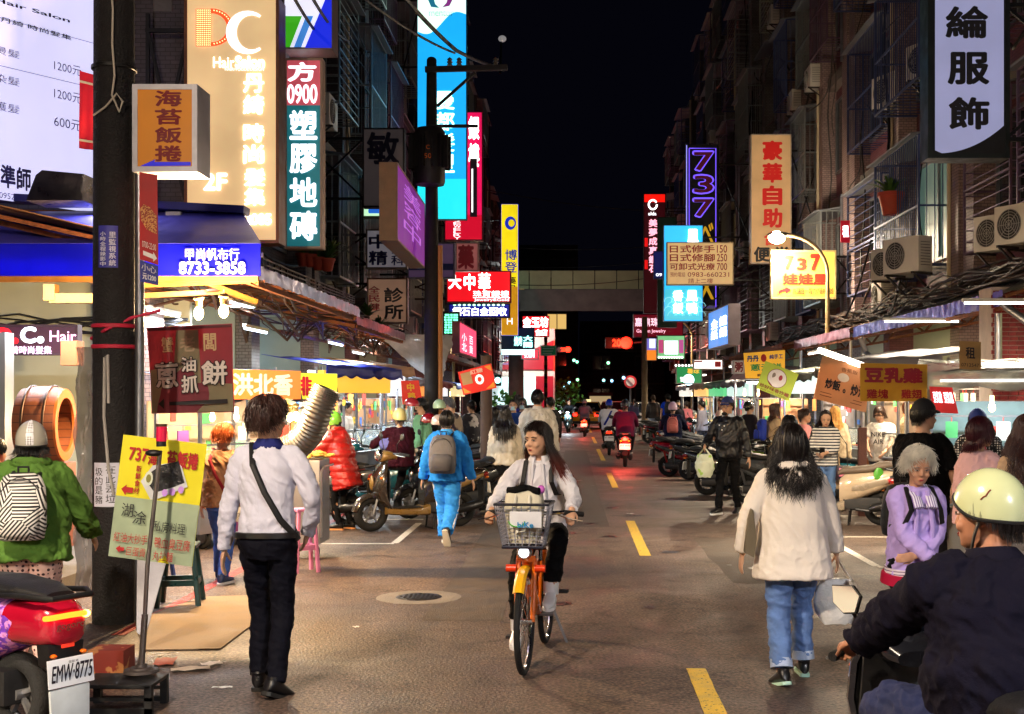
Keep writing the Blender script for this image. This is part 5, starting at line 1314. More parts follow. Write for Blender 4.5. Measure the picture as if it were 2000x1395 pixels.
def hairline(th,front=58,side=92,back=128):
 """polar angle limit of hair at azimuth th (0 = face)"""
 a = abs((th + math.pi) % (2 * math.pi) - math.pi)
 if a < math.radians(95):
  u = max(0,(math.degrees(a) - 18) / 77); return math.radians(front - 6 + (side - front + 6) * u * u * (3 - 2 * u))
 return math.radians(side + (back - side) * min(1,(math.degrees(a) - 95) / 45))
def shell(mb,W,lim,k=1.0,n=36,m=14,mi=0,th=.02,**kw):
 """dome over the head down to lim(theta); W maps head units to person space"""
 for s in (0,1):
  kk = k - s * th
  rows = []
  for i in range(m + 1):
   rows.append([W(V3(0,-.035,.545) + (cap_point(2 * math.pi * j / n,lim(2 * math.pi * j / n) * max(.02,i / m),**kw) - V3(0,-.035,.545)) * kk) for j in range(n)])
  if s == 0: outer = rows
  else: inner = rows
 mb.loft(outer + inner[::-1],mi,cap=True)
def hair_strands(W,rng,n,lim,L,rad,curl=0,sway=(0,0,0),lift=.03,K=9,sides=3,spread=0,droop=None,mats=None,back_only=False,part=0.0,frizz=.02,clear=.0,messy=0.,vol=1.01):
 """strands over the skull then hanging down: L in head units below the hairline"""
 mb = MB()
 for q in range(n):
  th = rng.uniform(-math.pi,math.pi)
  if back_only and abs(th) < 1.0: th = math.copysign(rng.uniform(1.0,math.pi),th)
  l = lim(th); p0 = l * math.sqrt(rng.random()) * .95; pts = []
  steps = K; hang = L(th) * rng.uniform(.75,1.08) if callable(L) else L * rng.uniform(.75,1.08)
  arcl = (l - p0) * .5 + .001; tot = arcl + hang; k2 = vol + .02 + lift * rng.random()
  ph0 = rng.uniform(0,6.28); jit = V3(rng.gauss(0,frizz),rng.gauss(0,frizz),rng.gauss(0,frizz))
  side = part + .0
  th0 = th; dr = rng.uniform(-messy,messy)
  for k in range(steps):
   s = tot * k / (steps - 1)
   th = th0 + dr * s / tot
   if s < arcl:
    ph = p0 + (l - p0) * s / arcl
    pt = V3(0,-.035,.545) + (cap_point(th,ph) - V3(0,-.035,.545)) * k2
   else:
    e = s - arcl
    a = V3(0,-.035,.545) + (cap_point(th,l) - V3(0,-.035,.545)) * k2
    out = V3(math.sin(th),math.cos(th),0)
    q_ = max(0,min(1,(e - .1) / .65)); q_ = q_ * q_ * (3 - 2 * q_) * (clear if abs(th) > 1.9 else clear * .35)
    pt = a + V3(0,0,-e) + out * (spread * e + .05 * math.sin(min(1,e) * 1.5) + q_) + V3(*sway) * e * e * (1 + .5 * math.sin(ph0))
    if curl: pt = pt + curl * min(1,e * 3) * V3(math.sin(ph0 + e * 14),math.cos(ph0 + e * 14),0)
   pts.append(W(pt + jit * (s / tot)))
  r0 = rad * rng.uniform(.6,1.2)
  mb.tube(pts,[r0 * (1 - .75 * (k / (steps - 1)) ** 2) for k in range(steps)],sides,cap=False)
 return mb
def person(label,loc,rz,H=1.68,pose=None,top=None,bottom=None,hair=None,detail=2,skin=0,female=False,w=1.0,shoes=((30,30,32),(210,205,200)),extras=None,group=None,seed=1,name='person',eyes=True,bake_hand=('hang','hang'),head_scale=1.0,mask=None,base=None,bodyskip=False):
 p = dict(hip=(0,0,.515 * H),lean=2,side=0,twist=0,head=(0,0),footL=(-.09,0,0),footR=(.09,0,0),fpL=0,fpR=0,fyL=8,fyR=-8,kneeL=(0,1,0),kneeR=(0,1,0),handL=None,handR=None,elbL=(-.4,-1,-.2),elbR=(.4,-1,-.2))
 p.update(pose or {})
 rng = random.Random(seed * 17 + 5)
 s = H / 1.72; vox = {3: .0075,2: .011,1: .02}[detail]
 t = thing(name,label,'person',loc,rz,group)
 hip = V3(*p['hip']); lean,side = R(p['lean']),R(p['side'])
 S = unit(V3(math.sin(side),math.sin(lean),math.cos(lean)))
 tw = R(p['twist']); Rv = unit(V3(math.cos(tw),math.sin(tw),0) - S * np.dot(V3(math.cos(tw),math.sin(tw),0),S)); Fv = np.cross(S,Rv)
 Rp = V3(1,0,0); Tl = .305 * H
 shc = hip + S * Tl; shw = (.172 if not female else .155) * s * w
 shR,shL = shc + Rv * shw - S * .034 * s,shc - Rv * shw - S * .034 * s
 hw_ = .088 * s
 hpR,hpL = hip + Rp * hw_,hip - Rp * hw_
 l1,l2 = .245 * H,.243 * H; ank = .045 * H
 ftR,ftL = V3(*p['footR']) + V3(0,0,ank),V3(*p['footL']) + V3(0,0,ank)
 knR,ftR = ik(hpR,ftR,l1,l2,V3(*p['kneeR'])); knL,ftL = ik(hpL,ftL,l1,l2,V3(*p['kneeL']))
 a1,a2 = .17 * H,.155 * H
 hdR = V3(*p['handR']) if p['handR'] is not None else shR + V3(.09 * s,.06 * s,-.315 * H)
 hdL = V3(*p['handL']) if p['handL'] is not None else shL + V3(-.09 * s,.06 * s,-.315 * H)
 elR,hdR = ik(shR,hdR,a1,a2,V3(*p['elbR'])); elL,hdL = ik(shL,hdL,a1,a2,V3(*p['elbL']))
 yaw,pit = R(p['head'][0]) + tw,R(p['head'][1]); hl = lean * .35
 Hm = np.array((Matrix.Rotation(yaw,3,'Z') @ Matrix.Rotation(-(pit + hl),3,'X')).to_3x3())
 h = .133 * H * head_scale; ho = shc + S * .042 * H + V3(0,.012,0) * s + V3(0,math.sin(hl) * .02,0)
 W = lambda q: ho + Hm @ (np.asarray(q,float) * h)
 sk = SKIN[skin] if isinstance(skin,int) else skin
 mb = MB(); wt = .92 if female else 1.0
 def ring(tt,hw,hd,dy=0):
  c = hip + S * Tl * tt; an = np.arange(18) * 2 * math.pi / 18
  k = max(0,min(1,(tt + .1) / .9)); Rr = unit(Rp * (1 - k) + Rv * k); Ff = unit(np.cross(S,Rr))
  cc,ss = np.cos(an),np.sin(an)
  return c + (hw * np.sign(cc) * np.abs(cc) ** .85)[:,None] * Rr + ((hd * np.sign(ss) * np.abs(ss) ** .85) + dy)[:,None] * Ff
 TS = [(-.16,.10,.085),(0,.158,.112),(.15,.155,.11),(.38,.132,.098),(.6,.15,.112),(.82,.168,.112),(.95,.165,.088),(1.04,.09,.07),(1.10,.058,.06)]
 if female: TS = [(-.16,.10,.09),(0,.165,.115),(.15,.158,.11),(.4,.118,.09),(.62,.137,.112),(.82,.148,.105),(.95,.142,.08),(1.04,.07,.06),(1.10,.048,.052)]
 sw = s * w
 tw_ = .012
 mb.loft([ring(a,b * sw * .91,c * sw * .90) for a,b,c in TS])
 if detail >= 2 or not top: pass
 nr = (.056 if not female else .046) * s
 limb(mb,[shc - S * .02,shc + S * .03 * H,W((0,-.06,.28))],[nr * 1.25,nr,nr * 1.02],12)
 for sh,el,hd in ((shR,elR,hdR),(shL,elL,hdL)):
  limb(mb,[shc * .3 + sh * .7,sh,el,hd],[.04 * s,.044 * s * wt,.037 * s * wt,.026 * s * wt])
 for hp,kn,ft in ((hpR,knR,ftR),(hpL,knL,ftL)):
  limb(mb,[hp + S * .05,hp,kn,kn * .65 + ft * .35,ft],[.080 * sw,.074 * sw,.048 * s,.047 * s,.036 * s])
 rings = []
 for z,hw,yb,yf in HEADP:
  an = np.arange(20) * 2 * math.pi / 20; cy_ = (yb + yf) / 2; hy = (yf - yb) / 2
  rings.append(np.array([W((hw * math.copysign(abs(math.cos(a)) ** .9,math.cos(a)),cy_ + hy * math.copysign(abs(math.sin(a)) ** .95,math.sin(a)),z)) for a in an]))
 mb.loft(rings)
 def hell(c,r,n=10): mb.ell(W(c),np.array(r) * h,n,rot=Hm)
 hell((0,.435,.36),(.055,.075,.05)); limb(mb,[W((0,.39,.52)),W((0,.43,.44)),W((0,.455,.36))],[.03 * h,.042 * h,.05 * h],8,sub=2)
 hell((.045,.42,.345),(.035,.045,.03)); hell((-.045,.42,.345),(.035,.045,.03))
 hell((0,.375,.19),(.12,.07,.055)); hell((0,.36,.06),(.10,.07,.06))
 for q in (-1,1):
  hell((q * .345,-.02,.44),(.028,.075,.115)); hell((q * .335,.0,.35),(.025,.04,.05))
  hell((q * .17,.33,.32),(.11,.08,.09)); hell((q * .15,.37,.585),(.13,.045,.03))
 def hand(hd,el,mode,sgn):
  d = unit(hd - el)
  if isinstance(mode,dict): dd = unit(V3(*mode['dir'])); pn = unit(V3(*mode['palm'])); curl = mode.get('curl',.6)
  else: dd = d; pn = unit(V3(-sgn,.15,0)); curl = {'hang': .35,'fist': 1.3}.get(mode,.35)
  pn = unit(pn - dd * np.dot(pn,dd)); sd = np.cross(dd,pn)      # sd: across the palm
  if np.dot(sd,V3(0,1,0)) * 1.0 < 0 and abs(sd[1]) > .2: sd = -sd
  th_s = sd if not isinstance(mode,dict) or 'thumb' not in mode else unit(V3(*mode['thumb']))
  hs = .185 * s * (.9 if female else 1)
  pc = hd + dd * hs * .27
  M_ = np.stack([sd,pn,dd],1)
  mb.ell(pc,(.23 * hs,.085 * hs,.30 * hs),10,rot=M_); mb.ell(hd,(.15 * hs,.12 * hs,.15 * hs),8,rot=M_)
  for i in range(4):
   f0 = pc + dd * hs * .22 + sd * hs * (.155 - .105 * i) ; Lf = hs * (.40,.44,.41,.33)[i]
   a = curl * .45; b = curl * 1.25; c = curl * 1.9
   e1 = f0 + (dd * math.cos(a) + pn * math.sin(a)) * Lf * .42
   e2 = e1 + (dd * math.cos(b) + pn * math.sin(b)) * Lf * .33; e3 = e2 + (dd * math.cos(c) + pn * math.sin(c)) * Lf * .25
   mb.tube([f0 - dd * .1 * hs,f0,e1,e2,e3],[.048 * hs,.05 * hs,.046 * hs,.042 * hs,.034 * hs],7)
  t0 = hd + dd * hs * .12 + sd * hs * .14
  mb.tube([t0,t0 + (dd * .7 + sd * .6 + pn * .4) * hs * .2,t0 + (dd * .95 + sd * .35 + pn * .6) * hs * .38],[.065 * hs,.055 * hs,.04 * hs],7)
  return pc
 pcR = hand(hdR,elR,bake_hand[1],1); pcL = hand(hdL,elL,bake_hand[0],-1)
 bo = finish('body',mb,sk,t,vox * (.8 if detail == 3 else 1),it=3 if detail == 3 else 2)
 if eyes and detail >= 2:
  for q in (-1,1):
   e = MB().ell(W((q * .145,.385,.495)),np.array((.062,.030,.022)) * h,12,rot=Hm).build('eye',mat((215,205,200),.3,var=0),t)
   MB().ell(W((q * .145 + (eyes[0] if isinstance(eyes,tuple) else 0),.403,.495)),np.array((.026,.018,.023)) * h,10,rot=Hm).build('iris',mat((16,10,8),.15,var=0),e)
   MB().tube([W((q * .08,.405,.500)),W((q * .145,.418,.520)),W((q * .215,.385,.508))],.0085 * h * 1.2,5).build('eyelid',mat((40,24,20),.6),t)
   MB().tube([W((q * .07,.405,.585)),W((q * .15,.41,.605)),W((q * .24,.365,.585))],[.012 * h,.017 * h,.008 * h],6).build('eyebrow',mat((34,24,20) if not (hair and hair.get('style') == 'grey') else (120,110,105),.8),t)
  if not mask:
   lp = MB(); lp.ell(W((0,.435,.205)),np.array((.085,.022,.018)) * h,12,rot=Hm); lp.ell(W((0,.43,.178)),np.array((.072,.024,.020)) * h,12,rot=Hm)
   lp.build('lips',mat((150,70,66) if not female else (168,62,64),.4,var=.05),t)
   MB().box(W((0,.452,.192)),np.array((.09,.006,.004)) * h,rot=Hm).build('mouth_line',mat((60,24,22),.6),t)
 if mask:
  mk = MB(); mk.grid(lambda u,v: W((.30 * (u * 2 - 1) * (1 - .25 * v),.40 + .075 * math.cos((u - .5) * 2.6) - .22 * abs(u - .5) * 2 * abs(u - .5) * 2 + .02,.40 - .34 * v)),12,8)
  mk.tube([W((.30,.20,.34)),W((.35,-.02,.45))],.006 * h * 2,4); mk.tube([W((-.30,.20,.34)),W((-.35,-.02,.45))],.006 * h * 2,4)
  mk.build('face_mask',mat(mask,.8,var=.05),t)
 f = Fig(); f.__dict__.update(t=t,W=W,h=h,Hm=Hm,ho=ho,shc=shc,shR=shR,shL=shL,elR=elR,elL=elL,hdR=hdR,hdL=hdL,hip=hip,S=S,Rv=Rv,Fv=Fv,Tl=Tl,ring=ring,s=s,sw=sw,td=.117 * sw + (top.get('ease',.02) * s + top.get('waist',.01) if top else 0),knR=knR,knL=knL,ftR=ftR,ftL=ftL,H=H,pcR=pcR,pcL=pcL,hpR=hpR,hpL=hpL)
 cv = vox * 1.1
 if bottom:
  b = bottom; m_ = b['mat']; kind = b.get('kind','trousers'); e = b.get('ease',.012) * s; mb = MB()
  mb.loft([ring(a,c * sw + e,d * sw + e) for a,c,d in [(-.20,.105,.088),(-.10,.135,.108),(0,.162 if not female else .170,.118),(b.get('rise',.22) * .6,.158,.112),(b.get('rise',.22),.152,.110)]])
  if kind == 'skirt':
   mb = MB(); L_ = b.get('len',.25); c0 = hip
   mb.loft([ring(q[0],q[1] * sw,q[2] * sw) for q in ((.25,.135,.105),(.05,.17,.125),(-.2,.185,.14),(-L_ / .305,.20,.15))])
  else:
   cut = b.get('cut',.97); r0,r1,r2 = b.get('r',(.094,.068,.058))
   for hp,kn,ft in ((hpR,knR,ftR),(hpL,knL,ftL)):
    if kind == 'shorts': pts = [hp + S * .04,hp,hp * (1 - cut) + kn * cut]; rr = [r0 * sw,r0 * sw,r1 * s * 1.15]
    else:
     en = kn * (1 - cut) + ft * cut; pts = [hp + S * .04,hp,kn,kn * .55 + en * .45,en]; rr = [r0 * sw,r0 * sw,r1 * s,(r1 + r2) / 2 * s,r2 * s]
    limb(mb,pts,rr,14)
  finish(b.get('name','trousers' if kind == 'trousers' else kind),mb,m_,t,cv,it=3,fold=b.get('fold',.010) * (1 if detail > 1 else 0),seed=seed + 2,sc=b.get('sc',(7,7,10)))
  if b.get('cuff'):
   mb = MB()
   for kn,ft in ((knR,ftR),(knL,ftL)):
    en = kn * (1 - cut) + ft * cut; d = unit(ft - kn); mb.tube([en - d * .05,en + d * .004],[(r2 + .005) * s,(r2 + .008) * s],16)
   mb.build('trouser_cuff',b['cuff'],t)
 if top:
  tp = top; m_ = tp['mat']; e = tp.get('ease',.02) * s; hem = tp.get('hem',-.05); fl = tp.get('flare',.0); mb = MB()
  rr = [(hem,(.162 if female else .158) + fl,.118 + fl * .8)] + ([(0,.160 + fl * .6,.115 + fl * .5)] if hem < -.08 else []) + [(.15,.157 + fl * .35,.112 + fl * .3),(.38,(.128 if female else .138) + tp.get('waist',.01) + fl * .2,.100 + tp.get('waist',.01)),(.62,.155,.117),(.80,.160 if not female else .142,.114),(.91,.138 if not female else .120,.098),(.99,.098,.082),(1.06,.058,.062)]
  mb.loft([ring(a,c * sw + e,d * sw + e,tp.get('belly',0) if a < .7 else 0) for a,c,d in rr])
  sl = tp.get('sleeve',1.0); q0,q1,q2 = tp.get('sr',(.066,.054,.042))
  for sh,el,hd in ((shR,elR,hdR),(shL,elL,hdL)):
   if sl <= .6: en = sh * (1 - sl / .52) + el * (sl / .52); pts = [shc * .45 + sh * .55 - S * .01,sh,en]; ra = [q0 * s,q0 * s * 1.04,q1 * 1.15 * s]
   else: en = el * (1 - (sl - .52) / .48) + hd * ((sl - .52) / .48); pts = [shc * .45 + sh * .55 - S * .01,sh,el,en]; ra = [q0 * s,q0 * s * 1.02,q1 * s,q2 * s]
   limb(mb,pts,ra,14)
  finish(tp.get('name','jacket'),mb,m_,t,cv,it=4,fold=tp.get('fold',.011) * (1 if detail > 1 else 0),seed=seed,quilt=tp.get('quilt'),sc=tp.get('sc',(8,8,6)))
  if tp.get('collar'):
   cm = tp['collar']; mb = MB(); cr = tp.get('collar_r',.070)
   an = np.linspace(R(-250),R(70),22) if tp.get('open',True) else np.linspace(0,2 * math.pi,24)
   def crg(zz,rr_): return [shc + S * (.02 * s + zz) + Rv * rr_ * math.cos(a) + Fv * (rr_ * math.sin(a) * .95 + .006) for a in an]
   mb.loft([crg(.0,cr * s * 1.25),crg(.028 * s,cr * s * 1.02),crg(.05 * s,cr * s * .98),crg(.052 * s,cr * s * 1.05),crg(.02 * s,cr * s * 1.38),crg(-.012 * s,cr * s * 1.55)],cap=False,closed=False)
   c2 = mb.build('collar',cm,t)
   so = c2.modifiers.new('thick','SOLIDIFY'); so.thickness = .004
  if tp.get('hood'):
   mb = MB()
   rg = []
   for i in range(17):
    a = R(-20 + 220 * i / 16) + math.pi
    c = shc + S * (.045 * s) + Rv * .115 * s * math.cos(a) + Fv * (.10 * s * math.sin(a) + .0); rg.append(c)
   mb.tube(rg,[.022 * s + .014 * s * math.sin(math.pi * i / 16) for i in range(17)],12)
   bk = shc - Fv * .13 * s
   mb.ell(bk - S * .07 * s,(.11 * s,.045 * s,.09 * s),14,rot=np.stack([Rv,Fv,S],1)); mb.ell(bk - S * .11 * s,(.085 * s,.04 * s,.09 * s),14,rot=np.stack([Rv,Fv,S],1))
   finish('hood',mb,m_,t,cv,it=4,fold=.012,seed=seed + 9)
  if tp.get('hemband'):
   c = ring(hem + .01,rr[0][1] * sw + e + .006,rr[0][2] * sw + e + .006); c2 = ring(hem + .10,rr[0][1] * sw + e + .006,rr[0][2] * sw + e + .006)
   MB().loft([c,c2]).build('hem_band',tp['hemband'],t)
  if tp.get('open_front'):
   q = []
   for sg in (-1,1):
    pts = [shc + S * .02 + Fv * (.08 * s + e) + Rv * sg * .035 * s,hip + S * Tl * .6 + Fv * (.135 * s + e) + Rv * sg * .05,hip + S * Tl * .3 + Fv * (.13 * s + e) + Rv * sg * .055,hip + S * Tl * hem + Fv * (.145 * s + e + fl) + Rv * sg * .07]
    MB().tube(pts,.016 * s,6).build('lapel',m_,t)
 up,sole = (shoes if shoes else (None,None))
 for ft,kn,fp,fy in ((ftR,knR,p['fpR'],p['fyR']),(ftL,knL,p['fpL'],p['fyL'])):
  if not up: break
  um = mat(up,.35,var=.08) if isinstance(up,tuple) else up
  so_ = mat(sole,.6,var=.05)
  M_ = np.array((Matrix.Rotation(R(fy),3,'Z') @ Matrix.Rotation(-R(fp),3,'X')))
  L_ = .152 * H * (.95 if female else 1); k = L_ / .26
  X = lambda q: ft + M_ @ (np.array(q,float) * k)
  az = -ank / k
  mb = MB(); rings = []
  for y,hw,hh in ((-.068,.018,.02),(-.06,.034,.05),(-.03,.040,.062),(.02,.042,.05),(.08,.047,.036),(.13,.048,.028),(.17,.040,.022),(.19,.02,.012)):
   an = np.arange(14) * 2 * math.pi / 14
   rings.append([X((hw * math.cos(a),y,az + .022 + max(0,hh * (1 + math.sin(a)) * .9))) for a in an])
  mb.loft(rings); mb.tube([X((0,-.02,0)),X((0,-.025,.035))],[.042 * k,.044 * k],12)
  sh_ = mb.build('shoe',um,t,angle=70)
  mb = MB(); out = [(-.075,.02),(-.06,.036),(0,.038),(.08,.047),(.13,.049),(.175,.038),(.197,.012)]
  poly = [(x,y) for y,x in out] + [(-x,y) for y,x in out[::-1]]
  mb.prism(poly,X((0,0,az)),M_ @ V3(k,0,0),M_ @ V3(0,k,0),M_ @ V3(0,0,.024 * k)); mb.build('sole',so_,sh_,bevel=.003)
 td_ = .117 * sw + (top.get('ease',.02) * s + top.get('waist',.01) + (.07 if top.get('hood') else 0) if top else 0)
 if hair:
  st = hair['style']; hc = hair.get('col',(20,15,14)); hm = mat(hc,.38,var=.35,scale=14,spec=.5,name='hair'); lim = lambda th: hairline(th,*hair.get('line',(58,92,128)))
  mb = MB(); shell(mb,W,lim,hair.get('vol',1.01),n=28,m=9); N_ = int(hair.get('n',{3: 900,2: 200,1: 90}[detail]) * (1.7 if detail == 3 else 1.3)); rad = hair.get('rad',{3: .018,2: .028,1: .045}[detail]) * h * (.58 if detail == 3 else .8)
  K = {3: 10,2: 8,1: 6}[detail]
  sm = hair_strands(W,rng,N_,lim,hair.get('L',.12),rad,hair.get('curl',0),hair.get('sway',(0,0,0)),hair.get('lift',.05),K,3,hair.get('spread',0),frizz=hair.get('frizz',.02),back_only=hair.get('back_only',False),messy=hair.get('messy',0),vol=hair.get('vol',1.01),clear=hair.get('clear',(max(0,(td_ - .10)) / h * .9 if top else 0)))
  sc_ = MB();
  o_h = mb.build('hair',hm,t)
  if hair.get('tip'):
   hm2 = hair_gradient(hc,hair['tip'],ho[2] + h * hair.get('tip_z',-.2),h)
  else: hm2 = hm
  stuff(sm.build('hair_strands',hm2,t,angle=180))
  if st == 'bun': MB().ell(W((0,-.45,.85)),np.array((.14,.13,.14)) * h,12,rot=Hm).build('hair_bun',hm,t)
  if st == 'ponytail':
   pt = [W((0,-.42,.7)),W((0,-.62,.6)),W((0,-.66,.2)),W((0,-.6,-.3))]; MB().tube(pt,[.06 * h,.10 * h,.09 * h,.02 * h],8).build('ponytail',hm,t)
 f.hairmat = None
 if extras:
  for fn in extras: fn(f)
 return f
def hair_gradient(c0,c1,z0,h):
 m = bpy.data.materials.new('hair'); m.use_nodes = True; nt = m.node_tree; b = nt.nodes['Principled BSDF']; b.inputs['Roughness'].default_value = .36
 tc = nt.nodes.new('ShaderNodeTexCoord'); sp = nt.nodes.new('ShaderNodeSeparateXYZ'); nt.links.new(tc.outputs['Object'],sp.inputs[0])
 mr = nt.nodes.new('ShaderNodeMapRange'); mr.inputs[1].default_value = z0 + .1; mr.inputs[2].default_value = z0 - .12; nt.links.new(sp.outputs[2],mr.inputs[0])
 mx = nt.nodes.new('ShaderNodeMix'); mx.data_type = 'RGBA'; mx.inputs[6].default_value = (*lin(c0),1); mx.inputs[7].default_value = (*lin(c1),1); nt.links.new(mr.outputs[0],mx.inputs[0]); nt.links.new(mx.outputs[2],b.inputs['Base Color'])
 return m
def helmet(col,k=1.16,full=False,visor=False,stripe=None,low=100,stain=False,decal=None):
 def fn(f):
  m_ = mat(col,.18,var=.10 if stain else .03,scale=5,coat=.7,name='helmet_shell')
  lim = lambda th: R(low + 14 * (1 - math.cos(th)) / 2 - 26 * max(0,math.cos(th)) ** 2 + (16 if full and abs(math.sin(th)) > .5 else 0))
  mb = MB(); shell(mb,f.W,lim,k * 1.04,n=40,m=14,th=.09,rz=.51); hm_ = mb.build('helmet',m_,f.t)
  c0 = V3(0,-.035,.545)
  rim = [f.W(c0 + (cap_point(a,lim(a),rz=.51) - c0) * k * 1.03) for a in np.linspace(0,2 * math.pi,41)[:-1]]
  rim.append(rim[0]); MB().tube(rim,.028 * f.h,6,cap=False).build('rim',PLAS if col[0] > 60 else CHROME,hm_)
  mb = MB()
  for s_ in (-1,1): mb.tube([f.W((s_ * .40,-.05,.50)),f.W((s_ * .36,.08,.2)),f.W((s_ * .2,.2,-.04)),f.W((0,.22,-.08))],.02 * f.h,5,flat=2)
  mb.build('chin_strap',PLAS,f.t)
  if visor:
   MB().grid(lambda u,v: f.W(c0 + (cap_point(-1.15 + 2.3 * u,R(58 + 62 * v),rz=.51) - c0) * (k * 1.11 + .03 * v)),14,8).build('visor',mat((34,36,42),.08,alpha=.5,spec=.9),hm_)
  if stripe:
   MB().grid(lambda u,v: f.W(c0 + (cap_point(math.pi - .25 + .5 * u,R(5 + 100 * v),rz=.51) - c0) * (k * 1.055)),6,14).build('checker_band',stripe,hm_)
  if decal:
   MB().tube([f.W(c0 + (cap_point(-1.9 + .07 * i,R(60 + 3.5 * i + (2 if i == 2 else 0)),rz=.51) - c0) * (k * 1.045)) for i in range(5)],.012 * f.h,5).build('scratch_mark',mat(decal,.6),hm_)
 return fn
def cap(col,back=False,logo=None):
 def fn(f):
  m_ = mat(col,.75,var=.1,bump=.2,bscale=80,name='cap_cloth'); lim = lambda th: R(70 + 8 * (1 - math.cos(th)) / 2)
  mb = MB(); shell(mb,f.W,lim,1.10,n=32,m=10,th=.05,rz=.53); c_ = mb.build('cap',m_,f.t)
  def br(u,v,dz=0):
   a = (u * 2 - 1) * 1.0; r_ = 1 + .62 * v * max(0,math.cos(a * 1.05)) ** .6
   q = cap_point(a,R(70),rz=.53); return f.W((q[0] * 1.1 * (1 + .02 * v),(q[1]) * 1.1 * r_,q[2] - .01 - .10 * v * v + .03 * v - .05 * a * a + dz))
  mb = MB().grid(lambda u,v: br(u,v),12,6).grid(lambda u,v: br(u,v,-.025),12,6); mb.build('brim',m_,c_,angle=80)
  MB().ell(f.W((0,-.035,1.13)),.03 * f.h,8).build('button',m_,c_)
 return fn
def strap(side=1,m_=None,w=.018,front=True,to=None):
 """cross body strap from one shoulder to the other hip, front and back; side=+1 starts on the right shoulder"""
 def fn(f):
  s = f.s; a = f.shc + f.S * .045 * s + f.Rv * side * .095 * s
  e = f.td + .012
  A = [a,f.shc - f.S * .08 * s + f.Rv * side * .05 * s - f.Fv * e * .97,f.hip + f.S * f.Tl * .55 - f.Rv * side * .02 * s - f.Fv * e * 1.0,f.hip + f.S * f.Tl * .25 - f.Rv * side * .11 * s - f.Fv * e * .9,f.hip + f.S * f.Tl * .02 - f.Rv * side * .19 * s - f.Fv * .02]
  mb = MB(); mb.tube(A,w * s,6,flat=.35)
  if front:
   B = [a,f.shc - f.S * .08 * s + f.Rv * side * .05 * s + f.Fv * e * .93,f.hip + f.S * f.Tl * .45 - f.Rv * side * .04 * s + f.Fv * e,A[-1]]
   mb.tube(B,w * s,6,flat=.35)
  mb.build('shoulder_strap',m_ or PLAS,f.t)
 return fn
def backpack(label,col,sc=1.0,col2=None,m_=None,drop=0.0,strapm=None,logo=None,straps_front=True):
 def fn(f):
  s = f.s * sc; mm = m_ or mat(col,.7,var=.15,bump=.3,bscale=50,name='bag_cloth')
  M_ = f.t.matrix_basis.copy() if True else None
  bpy.context.view_layer.update() if False else None
  loc = Vector(f.t.location); Rz = Matrix.Rotation(f.t.rotation_euler[2],3,'Z')
  c = f.shc - f.S * (.20 * s + drop) - f.Fv * (f.td + .055 * s)
  t = thing('backpack',label,'backpack',loc + Rz @ Vector(c),math.degrees(f.t.rotation_euler[2]),'backpacks worn in the street')
  fr = lambda q: q[0] * f.Rv + q[1] * f.Fv + q[2] * f.S
  mb = MB(); rings = []
  for z,hw,y0,y1 in ((-.21,.10,-.05,.04),(-.20,.135,-.09,.05),(-.12,.15,-.115,.05),(0,.15,-.11,.05),(.12,.14,-.09,.05),(.19,.11,-.06,.05),(.215,.06,-.03,.03)):
   an = np.arange(20) * 2 * math.pi / 20
   rings.append([fr(V3(hw * math.copysign(abs(math.cos(a)) ** .7,math.cos(a)),(y0 + y1) / 2 + (y1 - y0) / 2 * math.copysign(abs(math.sin(a)) ** .7,math.sin(a)),z) * s) for a in an])
  mb.loft(rings); mb.build('bag',mm,t,angle=70)
  m2 = mat(col2,.7,var=.15) if col2 else mm
  mb = MB(); rings = []
  for z,hw,y0 in ((-.19,.08,-.10),(-.17,.115,-.135),(-.08,.12,-.14),(-.01,.115,-.13),(.005,.09,-.11)):
   an = np.arange(16) * 2 * math.pi / 16
   rings.append([fr(V3(hw * math.copysign(abs(math.cos(a)) ** .7,math.cos(a)),y0 / 2 - .02 + (abs(y0) / 2) * math.copysign(abs(math.sin(a)) ** .7,math.sin(a)),z) * s) for a in an])
  mb.loft(rings); mb.build('front_pocket',m2,t,angle=70)
  mb = MB(); mb.tube([fr(V3(x,-.125 * math.cos(x * 6) - .012,-.02) * s) for x in np.linspace(-.11,.11,8)],.004 * s,5); mb.tube([fr(V3(.12 * math.cos(a),-.105 + .03 * abs(math.cos(a)),.02 + .16 * math.sin(a)) * s) for a in np.linspace(0,math.pi,12)],.004 * s,5)
  mb.build('zip',PLAS,t)
  mb = MB(); mb.tube([fr(V3(-.03,.03,.20) * s),fr(V3(-.03,.02,.25) * s),fr(V3(.03,.02,.25) * s),fr(V3(.03,.03,.20) * s)],.008 * s,6); mb.build('handle',strapm or PLAS,t)
  mb = MB(); oc = c
  for q in (-1,1):
   ff = f.s
   pts = [c + fr(V3(q * .07,.05,.17) * s),f.shc + f.Rv * q * .085 * ff + f.S * .035 * ff - f.Fv * .04 * ff,f.shc + f.Rv * q * .092 * ff + f.S * .03 * ff + f.Fv * .05 * ff]
   if straps_front: pts += [f.shc + f.Rv * q * .105 * ff - f.S * .10 * ff + f.Fv * (f.td + .008),f.shc + f.Rv * q * .135 * ff - f.S * .20 * ff + f.Fv * (f.td - .02),f.shc + f.Rv * q * .165 * ff - f.S * .24 * ff,c + fr(V3(q * .11,.04,-.17) * s)]
   mb.tube([np.array(x) - c for x in pts],.018 * ff,6,flat=.3)
  mb.build('shoulder_strap',strapm or PLAS,t)
  if logo:
   mb = MB(); P0 = fr(V3(-.07,-.142,-.06) * s); lay_text(mb,logo[0],P0,fr(V3(.14,0,0) * s),fr(V3(0,0,-.035) * s),-f.Fv,(0,0,1,1),lift=.002); mb.build('lettering',mat(logo[1],.6),t,smooth=False)
 return fn
